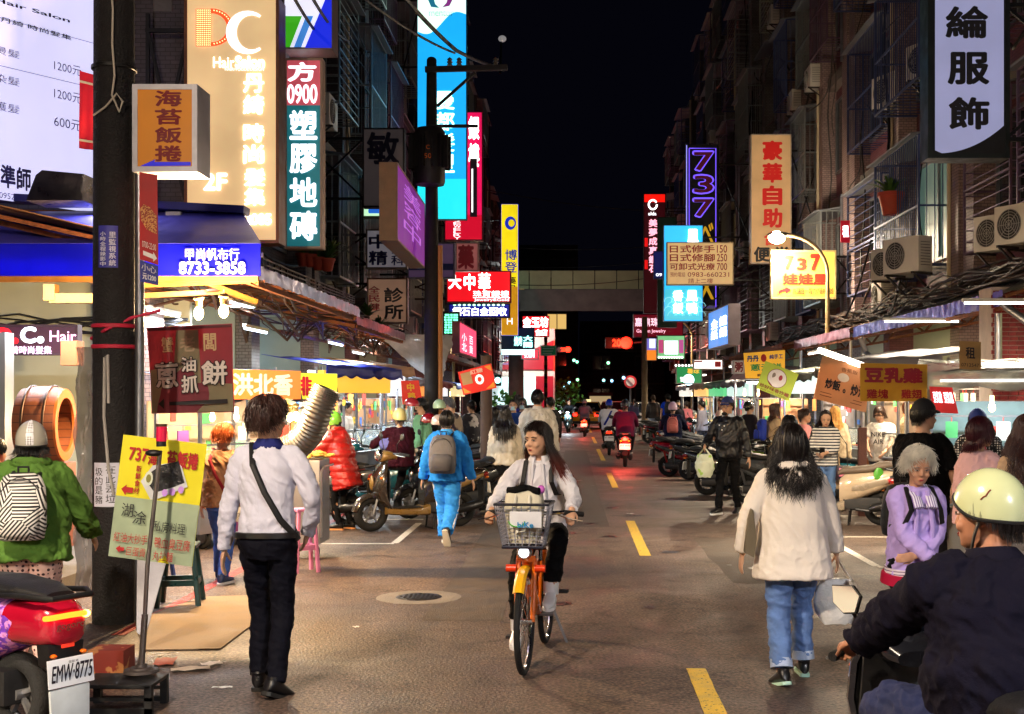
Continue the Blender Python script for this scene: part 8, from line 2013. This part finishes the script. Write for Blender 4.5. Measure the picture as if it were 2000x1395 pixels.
 for k in range(r.choice((2,3))):
  q = Vector((-L * .3 + L * .3 * k,-.30,h - .34)); b_ = MB().ell(q,(.035,.035,.05),10).cyl(q + Vector((0,0,.04)),q + Vector((0,0,.12)),.02,n=8).build('bulb',E((255,206,130),12,True),t)
 mb = MB()
 for k in range(3): zc = r.uniform(.2,.55); mb.box((r.uniform(-L * .35,L * .35),-.375,zc),(r.uniform(.2,.4),.012,r.uniform(.14,.3)),r.randrange(7))
 stuff(mb.build('front_posters',GOODM,t,smooth=False))
 MB().cyl((-L * .4,-.1,h - .06),(L * .4,-.1,h - .06),.017,n=8).build('tube',E((255,250,240),6,True),t)
 area('lamp',(0,-.1,h - .09),(0,0,0),L * .8,.08,power * power_mul * (.55 if y > 8 else 1),lamp,t)
 return t
stall('food cart with an orange lit signboard left of the yellow cart sign',-4.2,14.6,62,board=(246,130,60),text='洪北香',tcol=(255,240,230),L=1.3,seed=1,h=1.85,power=35,bz=.26,roof=(70,74,90))
stall('food cart with a yellow signboard and one red character beside the flexible duct',-4.1,16.6,52,board=(226,226,60),text='排',tcol=(220,40,60),L=1.2,seed=2,h=1.85,power=40,bz=.26,side=(230,220,90),roof=(70,74,90))
stall('food stall under a wavy blue canopy with an amber signboard',-3.9,20.0,78,roof=(24,40,170),board=(244,190,60),L=2.8,seed=3,h=2.2,power=70,lamp=COOL)
stall('bright white food stall past the blue canopied one',-4.0,23.4,78,roof=(196,150,110),board=(236,240,250),L=2.2,seed=4,h=2.3,power=70,lamp=COOL)
stall('food stall with a pale board by the plastic wrapped post',-4.1,27.0,84,roof=(120,124,134),board=(230,235,240),L=2.4,seed=5,power=50,lamp=COOL)
stall('food stall far down the left row with an orange board',-4.2,31.0,86,roof=(90,90,96),board=(240,150,70),L=2.4,seed=6,power=45)
stall('food stall far down the left row with a white board',-4.3,36.0,86,roof=(150,60,60),board=(240,240,240),L=2.4,seed=7,power=45)
stall('last food stall of the left row',-4.3,42.0,86,roof=(60,80,140),board=(240,220,160),L=2.4,seed=8,power=40)
stall('food stall of the vendor in the white printed t-shirt with a wooden front',5.2,18.2,-66,roof=(110,110,116),board=(250,226,170),L=2.0,seed=11,h=2.3,power=70,body=mat((150,96,56),.6,var=.3,bump=.2))
stall('food stall with a lime board behind the striped shirt woman',5.3,21.4,-80,roof=(120,110,90),board=(214,226,90),L=2.2,seed=12,h=2.25,power=65)
stall('food stall behind the lime green banner with white light boxes',5.0,24.8,-80,roof=(110,120,110),board=(240,255,250),L=2.2,seed=13,h=2.2,power=60,lamp=COOL)
stall('small stall with a white pyramid hood behind the man in the blue cap',4.6,28.6,-60,board=None,L=1.7,seed=14,h=2.15,power=80,hood=True)
stall('food stall with a pale teal board past the white hooded one',4.9,32.6,-84,roof=(90,94,100),board=(200,235,225),L=2.4,seed=15,power=55,lamp=COOL)
stall('food stall under the round green sign on the right',4.9,37.5,-86,roof=(60,120,90),board=(90,200,130),L=2.4,seed=16,power=50,lamp=COOL)
stall('far food stall on the right with an amber board',5.0,43,-86,roof=(130,110,90),board=(244,190,110),L=2.4,seed=17,power=45)
stall('last food stall of the right row',5.0,49,-86,roof=(120,120,130),board=(240,235,220),L=2.4,seed=18,power=40)
nc = stall('near right steel frying cart with a curved pipe frame and a clear screen',4.45,13.0,-18,roof=mat((196,206,200),.3,alpha=.6,var=.1),board=None,L=1.3,seed=21,h=1.98,power=22,lamp=COOL)
MB().tube([(-.85,-.38,.85),(-.85,-.38,1.95),(-.3,-.45,2.02),(.7,-.45,2.02),(.88,-.5,1.9),(.88,-.5,1.6),(.62,-.6,1.35),(.6,-.6,.9)],.024,10).build('pipe_frame',STEEL,nc)
MB().cyl((.52,-.5,.86),(.52,-.5,1.15),.13,n=24).build('stock_pot',STEEL,nc)
MB().lathe([(0,.0),(.10,.01),(.17,.06),(.2,.12),(.19,.12),(.16,.065),(.10,.02)],26,c=(-.25,-.05,.9),cap=False).build('wok',mat((44,40,40),.4,.7),nc)
MB().box((.1,-.62,.95),(.10,.02,.5),rot=Matrix.Rotation(R(-14),3,'Y')).build('wooden_board',mat((190,120,60),.6),nc)
stall('food cart beside the viewer on the left, outside the picture',-4.6,3.2,88,L=2.4,seed=31,power=200,roof=(150,60,50),lamp=NEUT,board=(250,225,180))  # added out of view to light the backs of the walkers
stall('food cart beside the viewer on the right, outside the picture',5.6,1.6,-88,L=2.4,seed=32,power=200,roof=(60,90,140),lamp=NEUT,board=(250,235,210))  # out of view, added for its lamp light on the walkers
stall('food cart behind the viewer on the left',-4.6,-3.0,92,L=2.4,seed=33,power=200,roof=(60,110,90),lamp=NEUT,board=(250,225,190))  # unseen cart added as a light source from behind
stall('food cart behind the viewer on the right',5.6,-4.5,-90,L=2.4,seed=34,power=200,roof=(110,60,90),lamp=NEUT,board=(250,235,210))  # unseen, put in for more light on the people
cb = thing('table','cardboard topped table with a grey apron cloth at the near right cart','table',at(1935,10.4),-12)
MB().box((0,0,.80),(.9,.5,.03)).build('tabletop',mat((196,160,110),.7),cb,bevel=.004)
for q in (-1,1):
 for d in (-1,1): MB().bar((q * .4,d * .2,0),(q * .4,d * .2,.79),.03).build('leg',GALV,cb)
MB().grid(lambda u,v: (-.42 + .84 * u,-.262 - .01 * math.sin(u * 18),.83 - .38 * v),20,4).grid(lambda u,v: (-.42 + .84 * u,-.262 + .25 * v,.832 + .01 * math.sin(u * 9)),20,4).build('cloth',CLTH((150,144,134)),cb)
gb = thing('plastic_bag','bright green plastic bag hanging by the beige scooter','bag',P(1716,942,16.6));
mb = MB(); r_ = random.Random(4); mb.loft([[(w * math.cos(a) * (1 + r_.uniform(-.1,.1)),w * .6 * math.sin(a),z) for a in np.arange(14) * 2 * math.pi / 14] for z,w in ((0,.05),(.06,.12),(.18,.12),(.28,.06),(.36,.02))]); mb.build('bag',mat((80,170,50),.4,alpha=.85),gb); gb.scale = (.6,.6,.7)
wpst = thing('wooden_post','reddish plank post at the stall of the printed t-shirt vendor','post',at(1684,18.0)); MB().box((0,0,.65),(.12,.08,1.3)).build('shaft',mat((92,52,42),.6,var=.3,bump=.3),wpst,smooth=False)
bp = thing('brick_pier','red brick pier with pale joints at the right edge','pier',at(1972,16.2))
MB().box((0,.3,1.6),(.44,.5,3.2)).build('mortar_core',mat((190,176,168),.8,bump=.3),bp,smooth=False)
rb = random.Random(2); bmesh_ = MB().box((0,0,0),(.105,.02,.052)).mesh(mat((132,38,44),.6,var=.25,scale=20,bump=.3,bscale=60),bevel=.003,name='brick')
for row in range(52):
 z = .04 + row * .0605
 for i in range(4):
  x = -.165 + i * .1125 + (.0 if row % 2 else -.0)
  if row % 2: x += .0;
  o = put('brick',bmesh_,bp); o.location = (x + (.012 if row % 2 else -.012),.04 + rb.uniform(-.003,.003),z)
mtb = thing('meter_box','white electric box with a black plug on the brick pier','electric box',P(1968,735,15.95)); MB().box((0,0,0),(.26,.08,.20)).build('casing',WHITEM,mtb,bevel=.008); MB().box((-.03,-.05,.01),(.09,.03,.09)).build('socket',mat((190,190,190),.5),mtb,bevel=.005); MB().box((.07,-.05,.0),(.05,.04,.07)).build('plug',PLAS,mtb,bevel=.005)
gp = thing('gutter_pipe','grey bent gutter pipe at the end of the blue awning edge','pipe',(0,0,0))
for q in ([P(1680,660,22),P(1692,690,22),P(1750,735,20.5),P(1800,770,19.2)],[P(1952,585,15.7),P(1966,600,15.6),P(2020,640,15.4)],[P(1950,612,16),P(1950,760,16)]): MB().tube(q,.05,10).build('pipe',GALV,gp)
# ---------- left odds and ends ----------
dp = [P(535,884,11.9),P(556,882,11.9),P(582,870,11.9),P(604,846,11.85),P(618,812,11.8),P(632,776,11.8),P(640,758,11.8)]
dpts = [];
for i in range(len(dp) - 1):
 for k in range(20): dpts.append(dp[i].lerp(dp[i + 1],k / 20))
dpts = np.array([list(p) for p in dpts]);
for _ in range(20): dpts[1:-1] = .25 * dpts[:-2] + .5 * dpts[1:-1] + .25 * dpts[2:]
dd_ = thing('exhaust_duct','silver flexible ribbed duct rising behind the man in white','duct',dp[0])
MB().tube(dpts - np.array(dp[0]),[.125 + .02 * (k % 4 < 2) for k in range(len(dpts))],18,cap=False).build('hose',mat((136,134,130),.35,.6,var=.3),dd_,angle=180)
cart = thing('trolley','grey steel trolley with fried snacks behind the man in white','trolley',at(602,13.4))
MB().box((0,0,.62),(.36,.55,.9)).build('cabinet',mat((150,148,150),.4,.6,var=.2),cart,bevel=.01)
mb = MB(); r_ = random.Random(9)
for _ in range(70): mb.ell((r_.uniform(-.2,.2),r_.uniform(-.25,.25),1.10 + r_.uniform(0,.05)),(.05,.03,.018),6)
stuff(mb.build('food',mat((206,160,74),.6),cart)); MB().tube([(.2,-.28,.25),(.2,-.28,.95),(.23,-.3,1.0),(.23,.2,1.0)],.014,8).build('push_handle',STEEL,cart)
for q in (-1,1): MB().torus((q * .14,-.2,.07),.05,.02,'x',16,6).build('wheel',TYRE,cart)
def stool(label,px,Y,col,h=.48,w=.26,rz=10,name='stool'):
 t = thing(name,label,'stool',at(px,Y),rz); m_ = mat(col,.35,var=.08)
 MB().box((0,0,h),(w,w,.03)).build('seat',m_,t,bevel=.012)
 for q in (-1,1):
  for d in (-1,1): MB().tube([(q * w * .38,d * w * .38,h - .01),(q * w * .56,d * w * .56,0)],[.02,.024],6).build('leg',m_,t)
 for z,k in ((h * .4,.49),):
  for q in (-1,1): MB().bar((q * w * k,-w * k,z),(q * w * k,w * k,z),.022,.05).build('stretcher',m_,t,smooth=False); MB().bar((-w * k,q * w * k,z),(w * k,q * w * k,z),.022,.05).build('stretcher',m_,t,smooth=False)
 return t
stool('dark green plastic stool under the tilted yellow board',352,10.35,(16,62,66),.50,.30)
stool('pink plastic stool at the side of the man in white',594,12.3,(214,130,170),.62,.20,30)
stool('small blue stool behind the person in the brown sweater',300,11.8,(40,60,120),.45,.26,0)
pb = thing('board','blank white board with a torn corner leaning on the pole stand','board',at(288,8.4))
MB().prism([(-.07,1.02 - .35),(.10,1.0 - .35),(.135,.88 - .35),(.03,.5 - .35),(-.02,.28 - .30),(-.075,.32 - .3)],(0,0,.12),(1,0,0),(0,0,1),(0,.012,0)).build('panel',mat((190,190,200),.6,bump=.1),pb)
sp_ = thing('sign_stand','leaning steel pole on a round foot with a red beacon on top','sign stand',P(282,1318,7.0))
oz = Vector(sp_.location); g0 = P(276,1302,7.0) - oz; g1 = P(288,1105,7.05) - oz; g2 = P(313,880,7.1) - oz
MB().tube([g0,P(283,1200,7.02) - oz],.019,10).tube([P(283,1200,7.02) - oz,g1,g2],.013,10).build('pole',mat((120,112,108),.3,.8),sp_)
MB().lathe([(0,.035),(.03,.035),(.035,.02),(.06,.018),(.065,.008),(.095,.005),(.1,-.01),(0,-.01)],26,c=(g0.x,g0.y,g0.z - .02)).build('foot',mat((70,62,60),.6,.4),sp_)
bc = P(315,862,7.1) - oz; MB().cyl(bc - Vector((0,0,.03)),bc,.028,n=16).build('beacon_base',PLAS,sp_); MB().cyl(bc,bc + Vector((.003,0,.085)),.03,n=18).build('beacon',mat((190,16,60),.15,emit=.25,spec=.9),sp_); MB().cyl(bc + Vector((0,0,.085)),bc + Vector((0,0,.10)),.032,n=16).build('beacon_cap',mat((60,40,20),.3),sp_)
MB().ell(P(300,885,7.05) - oz,(.05,.03,.02),10).build('clamp',PLAS,sp_)
cr = thing('crate','black slatted plastic crate holding the leaning sign stand','crate',(P(240,1380,6.9).x,6.9,0))
mb = MB(); CW,CD,CH = .42,.30,.155
MB().box((0,0,CH),(CW,CD,.02)).build('top',PLAS,cr,bevel=.004)
for q in (-1,1):
 for d in (-1,1): MB().box((q * (CW / 2 - .02),d * (CD / 2 - .02),CH / 2),(.04,.04,CH)).build('leg',PLAS,cr)
 MB().box((0,q * (CD / 2 - .008),.02),(CW,.016,.03)).build('slat',PLAS,cr); MB().box((0,q * (CD / 2 - .008),.085),(CW,.016,.02)).build('slat',PLAS,cr)
bx1 = thing('cardboard_box','red printed cardboard carton behind the number plate of the red scooter','box',at(218,7.6)); MB().box((0,0,.10),(.22,.2,.2)).build('box',mat((130,44,30),.8,pattern=('speckle',9,.55,(180,120,70))),bx1,bevel=.006)
cloth('tilted yellow and pale green stall board with red lettering and a seaweed roll picture',[(241,849),(404,868),(375,1107),(212,1086)],7.25,mat((206,196,24),.5,var=.06,emit=.10),[  # board colour glows slightly in place of light falling on it
 ('p',[(0,.50),(1,.50),(1,1),(0,1)],mat((150,166,138),.6)),('t','737',(.10,.09,.33,.20),RD,False,.03),('t','海',(.33,.12,.44,.22),RD,False,.03),('t','苔飯捲',(.55,.08,.93,.22),RD,False,.04),('t','新鮮食材',(.21,.23,.27,.47),RD,True,.02),
 ('p',[(.06,.44),(.12,.40),(.12,.42),(.20,.42),(.20,.465),(.12,.465),(.12,.49)],RD),
 ('p',[(.28,.36),(.40,.22),(.68,.17),(.74,.20),(.84,.36),(.52,.48),(.42,.50)],mat((196,200,206),.5)),('p',[(.38,.28),(.50,.21),(.70,.16),(.80,.33),(.66,.38),(.46,.44),(.38,.38)],mat((24,24,30),.4,bump=.4)),
 ('p',[(.37 + .05 * math.cos(a),.33 + .06 * math.sin(a)) for a in np.linspace(0,6.28,14,endpoint=False)],mat((206,214,200),.5)),('p',[(.37 + .03 * math.cos(a),.33 + .035 * math.sin(a)) for a in np.linspace(0,6.28,12,endpoint=False)],mat((120,120,60),.5)),
 ('p',[(.58 + .035 * math.cos(a),.43 + .03 * math.sin(a)) for a in np.linspace(0,6.28,10,endpoint=False)],mat((190,140,220),.5)),('p',[(.67 + .035 * math.cos(a),.415 + .03 * math.sin(a)) for a in np.linspace(0,6.28,10,endpoint=False)],mat((190,140,220),.5)),('p',[(.77 + .035 * math.cos(a),.39 + .03 * math.sin(a)) for a in np.linspace(0,6.28,10,endpoint=False)],mat((190,140,220),.5)),
 ('t','湖',(.10,.55,.24,.66),BK,False,.0),('t','涂',(.24,.60,.40,.71),BK,False,.0),('t','私房料理',(.50,.66,.88,.75),BK,False,.0),
 ('t','紅油大抄手',(.05,.79,.45,.87),RD,False,.0),('t','鴨血臭豆腐',(.54,.79,.96,.88),RD,False,.0),('p',[(.09,.925),(.14,.895),(.14,.91),(.19,.91),(.19,.94),(.14,.94),(.14,.955)],RD),('t','巨蛋貢',(.22,.90,.45,.97),RD,False,.0),('t','丸拉麵',(.54,.90,.78,.98),RD,False,.0)],ripple=.003,name='stall_board',cat='sign',seed=31)
def gpt(px,py): Y = F_PX * CAMZ / (py - VY); return ((px - VX) * Y / F_PX,Y)
fc = thing('flattened_cardboard','large flattened brown cardboard lying on the road behind the man in white','cardboard',(0,0,.006))
q = [gpt(*p) for p in ((262,1214),(395,1168),(520,1164),(528,1196),(430,1270),(282,1272))]
n_ = len(q); MB().add([(x,y,.0) for x,y in q] + [(x,y,.006) for x,y in q],[tuple(range(n_ - 1,-1,-1)),tuple(range(n_,2 * n_))] + [(i,(i + 1) % n_,n_ + (i + 1) % n_,n_ + i) for i in range(n_)]).build('sheet',mat((146,124,100),.8,var=.25,scale=4,pattern=('stripes',1,.03,.2,(120,100,80)),bump=.3),fc,smooth=False)
def litter(label,px,py,w,l,col,rz,name='litter',cat='litter'):
 x,y = gpt(px,py); t = thing(name,label,cat,(x,y,.006),rz)
 r = random.Random(px); MB().grid(lambda u,v: ((u - .5) * w,(v - .5) * l,.004 + .012 * abs(math.sin(u * 5 + v * 4 + px)) * r.uniform(.5,1)),6,4).build('paper',mat(col,.7),t)
litter('orange red torn paper beside the crate',322,1296,.13,.22,(170,80,56),10); litter('white crumpled tissue on the road near the crate',372,1310,.24,.1,(200,180,160),20)
litter('thin white wrapper on the road behind the polished shoe',434,1347,.12,.03,(225,225,220),4); litter('grey straw wrapper lying across the cardboard edge',318,1281,.20,.02,(190,180,170),18)
litter('pale paper scrap on the road beyond the yellow dash',1232,1005,.12,.06,(220,214,210),4); litter('white receipt on the road left of the bicycle',413,1300,.13,.09,(214,200,190),30)
litter('small white scrap on the road right of the man in white',695,1228,.05,.03,(230,225,220),0)
def plant(label,px,py,Y,pot=True,s=1.0,seed=0,grp='potted plants on the left ledge'):
 r = random.Random(seed); p = P(px,py,Y); t = thing('potted_plant',label,'plant',p,0,grp)
 if pot: MB().lathe([(0,0),(.065 * s,0),(.10 * s,.15 * s),(.11 * s,.15 * s),(.11 * s,.18 * s),(.09 * s,.18 * s),(.085 * s,.14 * s),(0,.14 * s)],16).build('pot',mat((168,62,40),.7),t)
 mb = MB()
 for k in range(70):
  a = r.uniform(0,6.28); L = r.uniform(.12,.34) * s; e = r.uniform(.1,1.0); z0 = .15 * s if pot else 0
  pts = np.array([(math.cos(a) * L * e * u,math.sin(a) * L * e * u,z0 + L * (1 - .5 * e) * u * (1.6 - u)) for u in (0,.35,.7,1)])
  n = np.array((-math.sin(a),math.cos(a),0)) * .012 * s; mb.loft([[pts[0] - n * .4,pts[0] + n * .4],[pts[1] - n,pts[1] + n],[pts[2] - n * .9,pts[2] + n * .9],[pts[3] - n * .1,pts[3] + n * .1]],closed=False,cap=False)
 stuff(mb.build('leaves',mat((60,96,40),.6,var=.4,scale=20),t))
for i,(x,y) in enumerate(((592,520),(608,522),(622,528),(640,530))): plant(['first red potted plant under the teal sign','second red potted plant under the teal sign','third red potted plant under the teal sign','last red potted plant under the teal sign'][i],x,y,17.5,True,1.0,i)
plant('spiky plant without pot beside the clinic sign',718,620,22,False,1.5,9); plant('leafy plant low by the brown clinic sign',740,640,22,False,1.2,10); plant('palm like plant in the blue cage on the right',1740,420,22,True,2.2,12,'plants in the window cages'); plant('weeds hanging from the left ledge',645,500,17.6,False,1.4,13)
rl = thing('balcony_railing','dark metal railing above the silver awning edge on the left','railing',(0,0,0)); mb = MB()
for k in range(16): a = P(512 + k * 12,505 + k * 5,14.5 + k * .42); b = P(512 + k * 12,538 + k * 3.6,14.5 + k * .42); mb.bar(a,b,.02)
for q in (0,.33,.66,1): mb.bar(P(512,505,14.5).lerp(P(512,538,14.5),q),P(692,580,20.8).lerp(P(692,592,20.8),q),.018)
mb.build('rail',BLACKM,rl,smooth=False)
# ---------- traffic lights, signs, cars ----------
def signal(px,py,Y,label,s=1.0):
 p = P(px,py,Y); t = thing('traffic_light',label,'traffic light',p,0,'traffic lights showing red')
 MB().box((-.12 * s,.1,0),(.95 * s,.25,.38 * s)).build('housing',BLACKM,t,bevel=.04)
 MB().cyl((.12 * s,-.05,0),(.12 * s,-.06,0),.20 * s,n=20).build('red_lens',E((255,24,10),9),t)  # lens oversized to stand for its red glow
 mb = MB(); lay_text(mb,'20',(-.36 * s,-.06,.13 * s),(.30 * s,0,0),(0,0,-.26 * s),(0,-1,0),(0,0,1,1),bold=.04); mb.build('lettering',E((255,40,14),4,True),t,smooth=False)
 mb = MB(); mb.lathe([(.17 * s,0),(.17 * s,-.22)],18,c=(.12 * s,-.03,0),axis='y',cap=False,a0=0,a1=180); mb.build('visor',BLACKM,t)
 MB().tube([(.3,.2,0),(2.5,.2,.15),(5.2,.2,.1)] if px > 1150 else [(-.3,.2,0),(-2.0,.2,.1),(-3.2,.2,.1)],.05,8).build('arm',mat((70,70,80),.5),t)
 point('lamp',(.0,-1.6,-.2),110 * s,(1,.06,.03),.12,t)
signal(1216,670,74,'larger red traffic light with countdown right of the street middle',1.75); signal(1106,683,84,'smaller red traffic light with countdown left of the street middle',1.0)
ns = thing('road_sign','round red bordered no parking sign on a pole at the far right','road sign',at(1231,58)); MB().cyl((0,0,0),(0,0,2.5),.04,n=8).build('pole',GALV,ns); MB().cyl((0,-.03,2.45),(0,-.05,2.45),.30,n=24).build('disc',mat((200,50,60),.4,emit=.15),ns); MB().cyl((0,-.051,2.45),(0,-.056,2.45),.21,n=24).build('white_field',mat((220,205,205),.4,emit=.12),ns); MB().bar((-.15,-.06,2.6),(.15,-.06,2.3),.05,.01).build('slash',mat((200,50,60),.4),ns)
def car(label,x,y,rz,col,kind='sedan',tail=6,headl=0,sign_=False):
 t = thing('car',label,'car',(x,y,0),rz,'cars far down the street'); pm = mat(col,.2,.1,var=.04,coat=1,name='car_paint')
 mb = MB(); rings = []
 for yy,z0,z1,hw in ((-2.2,.45,.75,.70),(-2.12,.3,.95,.80),(-1.5,.25,1.02,.85),(-.5,.22,1.0,.87),(.8,.22,.98,.87),(1.6,.25,.88,.83),(2.1,.32,.72,.74),(2.2,.42,.6,.65)): rings.append(sup(0,yy,(z0 + z1) / 2,hw,(z1 - z0) / 2,5,20))
 mb.loft(rings); mb.build('body',pm,t)
 mb = MB(); mb.loft([[(-.80,-1.7,.95),(.80,-1.7,.95),(.82,1.0,.95),(-.82,1.0,.95)],[(-.62,-1.1,1.42),(.62,-1.1,1.42),(.62,.25,1.44),(-.62,.25,1.44)]]); mb.build('glasshouse',GLASSD,t,bevel=.04)
 MB().box((0,-.42,1.445),(1.2,1.3,.05)).build('roof',pm,t,bevel=.02)
 for q in (-1,1):
  for yy in (-1.35,1.35): w = MB().torus((q * .78,yy,.31),.22,.09,'x',20,8).build('wheel',TYRE,t); MB().cyl((q * .84,yy,.31),(q * .86,yy,.31),.17,n=16).build('rim',ALU,w)
  MB().box((q * .62,-2.17,.78),(.30,.08,.14)).build('tail_light',E((255,30,20),tail,True) if tail else mat((120,10,10),.2),t,bevel=.01)
  MB().box((q * .58,2.12,.66),(.32,.12,.14)).build('headlight',E((240,245,255),headl,True) if headl else mat((210,214,220),.1),t,bevel=.01)
  MB().ell((q * .93,.55,1.0),(.10,.06,.07),10).build('wing_mirror',pm,t)
 MB().box((0,-2.22,.58),(.34,.02,.16)).build('number_plate',PLATE,t); MB().box((0,-2.2,.38),(1.4,.1,.14)).build('bumper',PLAS,t,bevel=.02)
 if sign_: MB().box((0,-.3,1.54),(.34,.16,.13)).build('roof_lamp',E((235,225,160),1.2,True),t,bevel=.02)
 return t
car('yellow taxi with red tail lights at the end of the street',.95,68,-4,(236,160,20),sign_=True,tail=8)
car('white car with its tail to the viewer right of the taxi',2.6,76,-4,(196,196,204)); car('grey car parked on the left beyond the tall man in white',-1.9,41.5,176,(120,118,116),tail=0,headl=1.5); car('dark car with lit headlights beyond the taxi',-1.3,88,176,(40,44,50),headl=18,tail=0)
car('white car far right near the junction',3.6,62,-4,(186,186,190),tail=4)
for i,(px,py,Y,c) in enumerate(((1121,704,96,(140,255,200)),(1127,707,98,(140,255,200)),(1188,709,90,(140,255,180)),(1218,738,86,(140,210,255)),(1179,743,97,(140,230,230)),(1195,744,97,(140,210,255)),(1112,748,90,(150,235,255)),(1103,757,88,(150,235,255)),(1128,742,97,(150,255,170)),(972,743,55,(150,240,225)))):
 p = P(px,py,Y); t = thing('signal_lamp',['far green lamp above the oncoming scooter, left of a pair','far green lamp above the oncoming scooter, right of a pair','far green lamp by the footbridge underside','far blue lamp left of the round sign','far teal lamp over the pavilion, left one','far blue lamp over the pavilion, right one','bright cyan shop lamp by the red and white corner','lower bright cyan shop lamp by the corner','far yellow green lamp over the traffic','round pale teal lamp by the tilted red banner'][i],'lamp',p,0,'small coloured lamps far down the street')
 MB().ell((0,0,0),.11 if i < 9 else .14,12).build('lens',E(c,4,True),t); MB().box((0,.2,0),(.3,.2,.5)).build('housing',BLACKM,t)
def bush(label,px,Y,s,seed):
 r = random.Random(seed); t = thing('shrub',label,'shrub',at(px,Y)); mb = MB()
 for k in range(420):
  d = unit(V3(r.gauss(0,1),r.gauss(0,1),r.gauss(0,1))) * r.uniform(.5,1) * s * .5; c = V3(0,0,s * .6) + d * V3(1,1,1.2); a = unit(V3(r.gauss(0,1),r.gauss(0,1),r.gauss(0,1))) * .07 * s; b = unit(np.cross(a,V3(.3,.5,.8))) * .04 * s
  mb.add([c - a,c + b,c + a,c - b],[(0,1,2,3)])
 stuff(mb.build('leaves',mat((70,140,50),.6,var=.4,scale=12),t)); MB().tube([(0,0,0),(0,0,s * .7)],.04,6).build('trunk',RUST,t)
bush('bright green shrub by the pole under the teal lamp',985,50,1.7,1); bush('far green shrub left of the oncoming traffic',1106,86,2.6,2)
# ---------- overhead wires ----------
def wires(label,pairs,name='cable',r=.012,sag=.3):
 t = thing(name,label,'cable',(0,0,0),0,'overhead cables')
 for a,b in pairs:
  a,b = Vector(a),Vector(b); MB().tube([tuple(a.lerp(b,u) - Vector((0,0,sag * 4 * u * (1 - u)))) for u in np.linspace(0,1,14)],r,5).build('wire',mat((20,20,24),.6),t)
wires('black cables running from the top of the picture to the middle utility pole',[(P(640,-60,14),P(888,104,21)),(P(560,-30,12),P(660,106,20)),(P(596,-30,12),P(680,80,20))],sag=.1,r=.02)
wires('twisted thick cable from the top of the picture to the crossarm',[(P(770,-30,17),P(893,100,21)),(P(893,100,21),P(990,135,30))],sag=.05,r=.035)
wires('thin cables crossing the street before the footbridge',[((-4.6,60,9.2),(6.4,62,9.6)),((-4.6,62,8.4),(6.4,60,8.7)),((-4.5,50,10.4),(6.4,56,10.2)),((-4.6,70,8.2),(6.4,72,9.0))],sag=.35,r=.02)
r_ = random.Random(21); cb_ = thing('cable','tangle of black cables lying along the right awning','cable',(0,0,0),0,'overhead cables'); mb = MB()
for k in range(26):
 pts = []; x0 = r_.uniform(5.7,6.5)
 for i in range(22): y = 14 + 20 * i / 21; pts.append((x0 + .12 * math.sin(i * 1.1 + k),y,3.35 + r_.uniform(-.06,.10) + .12 * math.sin(i * .6 + k * 1.7) + .018 * (k % 7)))
 mb.tube(pts,r_.choice([.010,.015,.022]),5)
stuff(mb.build('cables',mat((46,38,34),.6,var=.4),cb_))
cb_ = thing('cable','tangle of rusty looking cables under the left awnings','cable',(0,0,0),0,'overhead cables'); mb = MB()
for k in range(22):
 x0 = r_.uniform(-4.9,-3.3); mb.tube([(x0 + .2 * math.sin(i * .9 + k),12.3 + 18 * i / 21,2.95 + r_.uniform(-.05,.08) + .10 * math.sin(i * .8 + k * 1.3) - (.3 if (k % 5 == 0 and i % 4 == 2) else 0)) for i in range(22)],r_.choice([.008,.012,.02]),5)
stuff(mb.build('cables',mat((84,56,40),.7,var=.4),cb_))
wires('pale loose cable curving down from the right air conditioners',[(P(1702,468,22),P(1652,618,23)),(P(1758,545,21),P(1735,610,22))],sag=.15,r=.02)
gl = thing('street_camera','small white globe lamp on a bracket above the left roofs','lamp',P(981,80,60)); MB().ell((0,0,.1),(.2,.2,.16),14).build('globe',mat((210,206,206),.3,emit=.25),gl); MB().cyl((-.1,0,-1.6),(-.05,0,0),.05,n=8).build('bracket',BLACKM,gl)  # a lamp head on its bracket
def loose_helmet(label,px,py,Y,col,rz=0,col2=None):
 p = P(px,py,Y); t = thing('helmet',label,'helmet',p,rz,'helmets resting on parked scooters'); W = lambda q: V3(*q) * .235; lim = lambda th: R(98 - 20 * max(0,math.cos(th)))
 mb = MB(); shell(mb,W,lim,1.1,n=28,m=10,th=.09,rz=.46); mb.build('shell',mat(col,.2,coat=.8,var=.05),t)
 MB().grid(lambda u,v: W(cap_point(-1.1 + 2.2 * u,R(60 + 60 * v),rz=.46) * 1.02 + V3(0,.12 * v,0)),10,5).build('visor',mat((40,42,48),.1,alpha=.7),t)
loose_helmet('glossy maroon helmet beside the boy in the blue tracksuit',836,842,16.6,(110,14,26),60); loose_helmet('silver helmet beside the glossy maroon one',856,846,16.2,(170,150,140),40)
loose_helmet('pale green helmet above the boy in the blue tracksuit',858,812,18.0,(150,180,150),20); loose_helmet('dark red helmet left of the masked man in mint',803,808,18.6,(150,40,50),80)
loose_helmet('black and green helmet on the green scooter of the right row',1462,808,23.6,(30,40,34),-40); loose_helmet('dark helmet on a scooter left of the pink helmet rider',1243,800,44,(60,60,70),0)
fcl = thing('folded_clothes','heap of periwinkle blue clothes on a parked scooter','clothes',P(768,878,17.6)); mb = MB(); r_ = random.Random(6)
mb.loft([[(w * math.cos(a) * (1 + r_.uniform(-.12,.12)),w * .7 * math.sin(a),z + r_.uniform(-.02,.02)) for a in np.arange(18) * 2 * math.pi / 18] for z,w in ((0,.14),(.05,.20),(.12,.19),(.18,.12),(.21,.04))]); mb.build('cloth',CLTH((104,110,190)),fcl,angle=70)
fix_handlebar_names()
bpy.data.scenes.remove(WORK)
for o in bpy.data.objects:
 if o.type == 'EMPTY' and o.parent is not None:
  for k in ('label','category','group'):
   if k in o.keys(): del o[k]
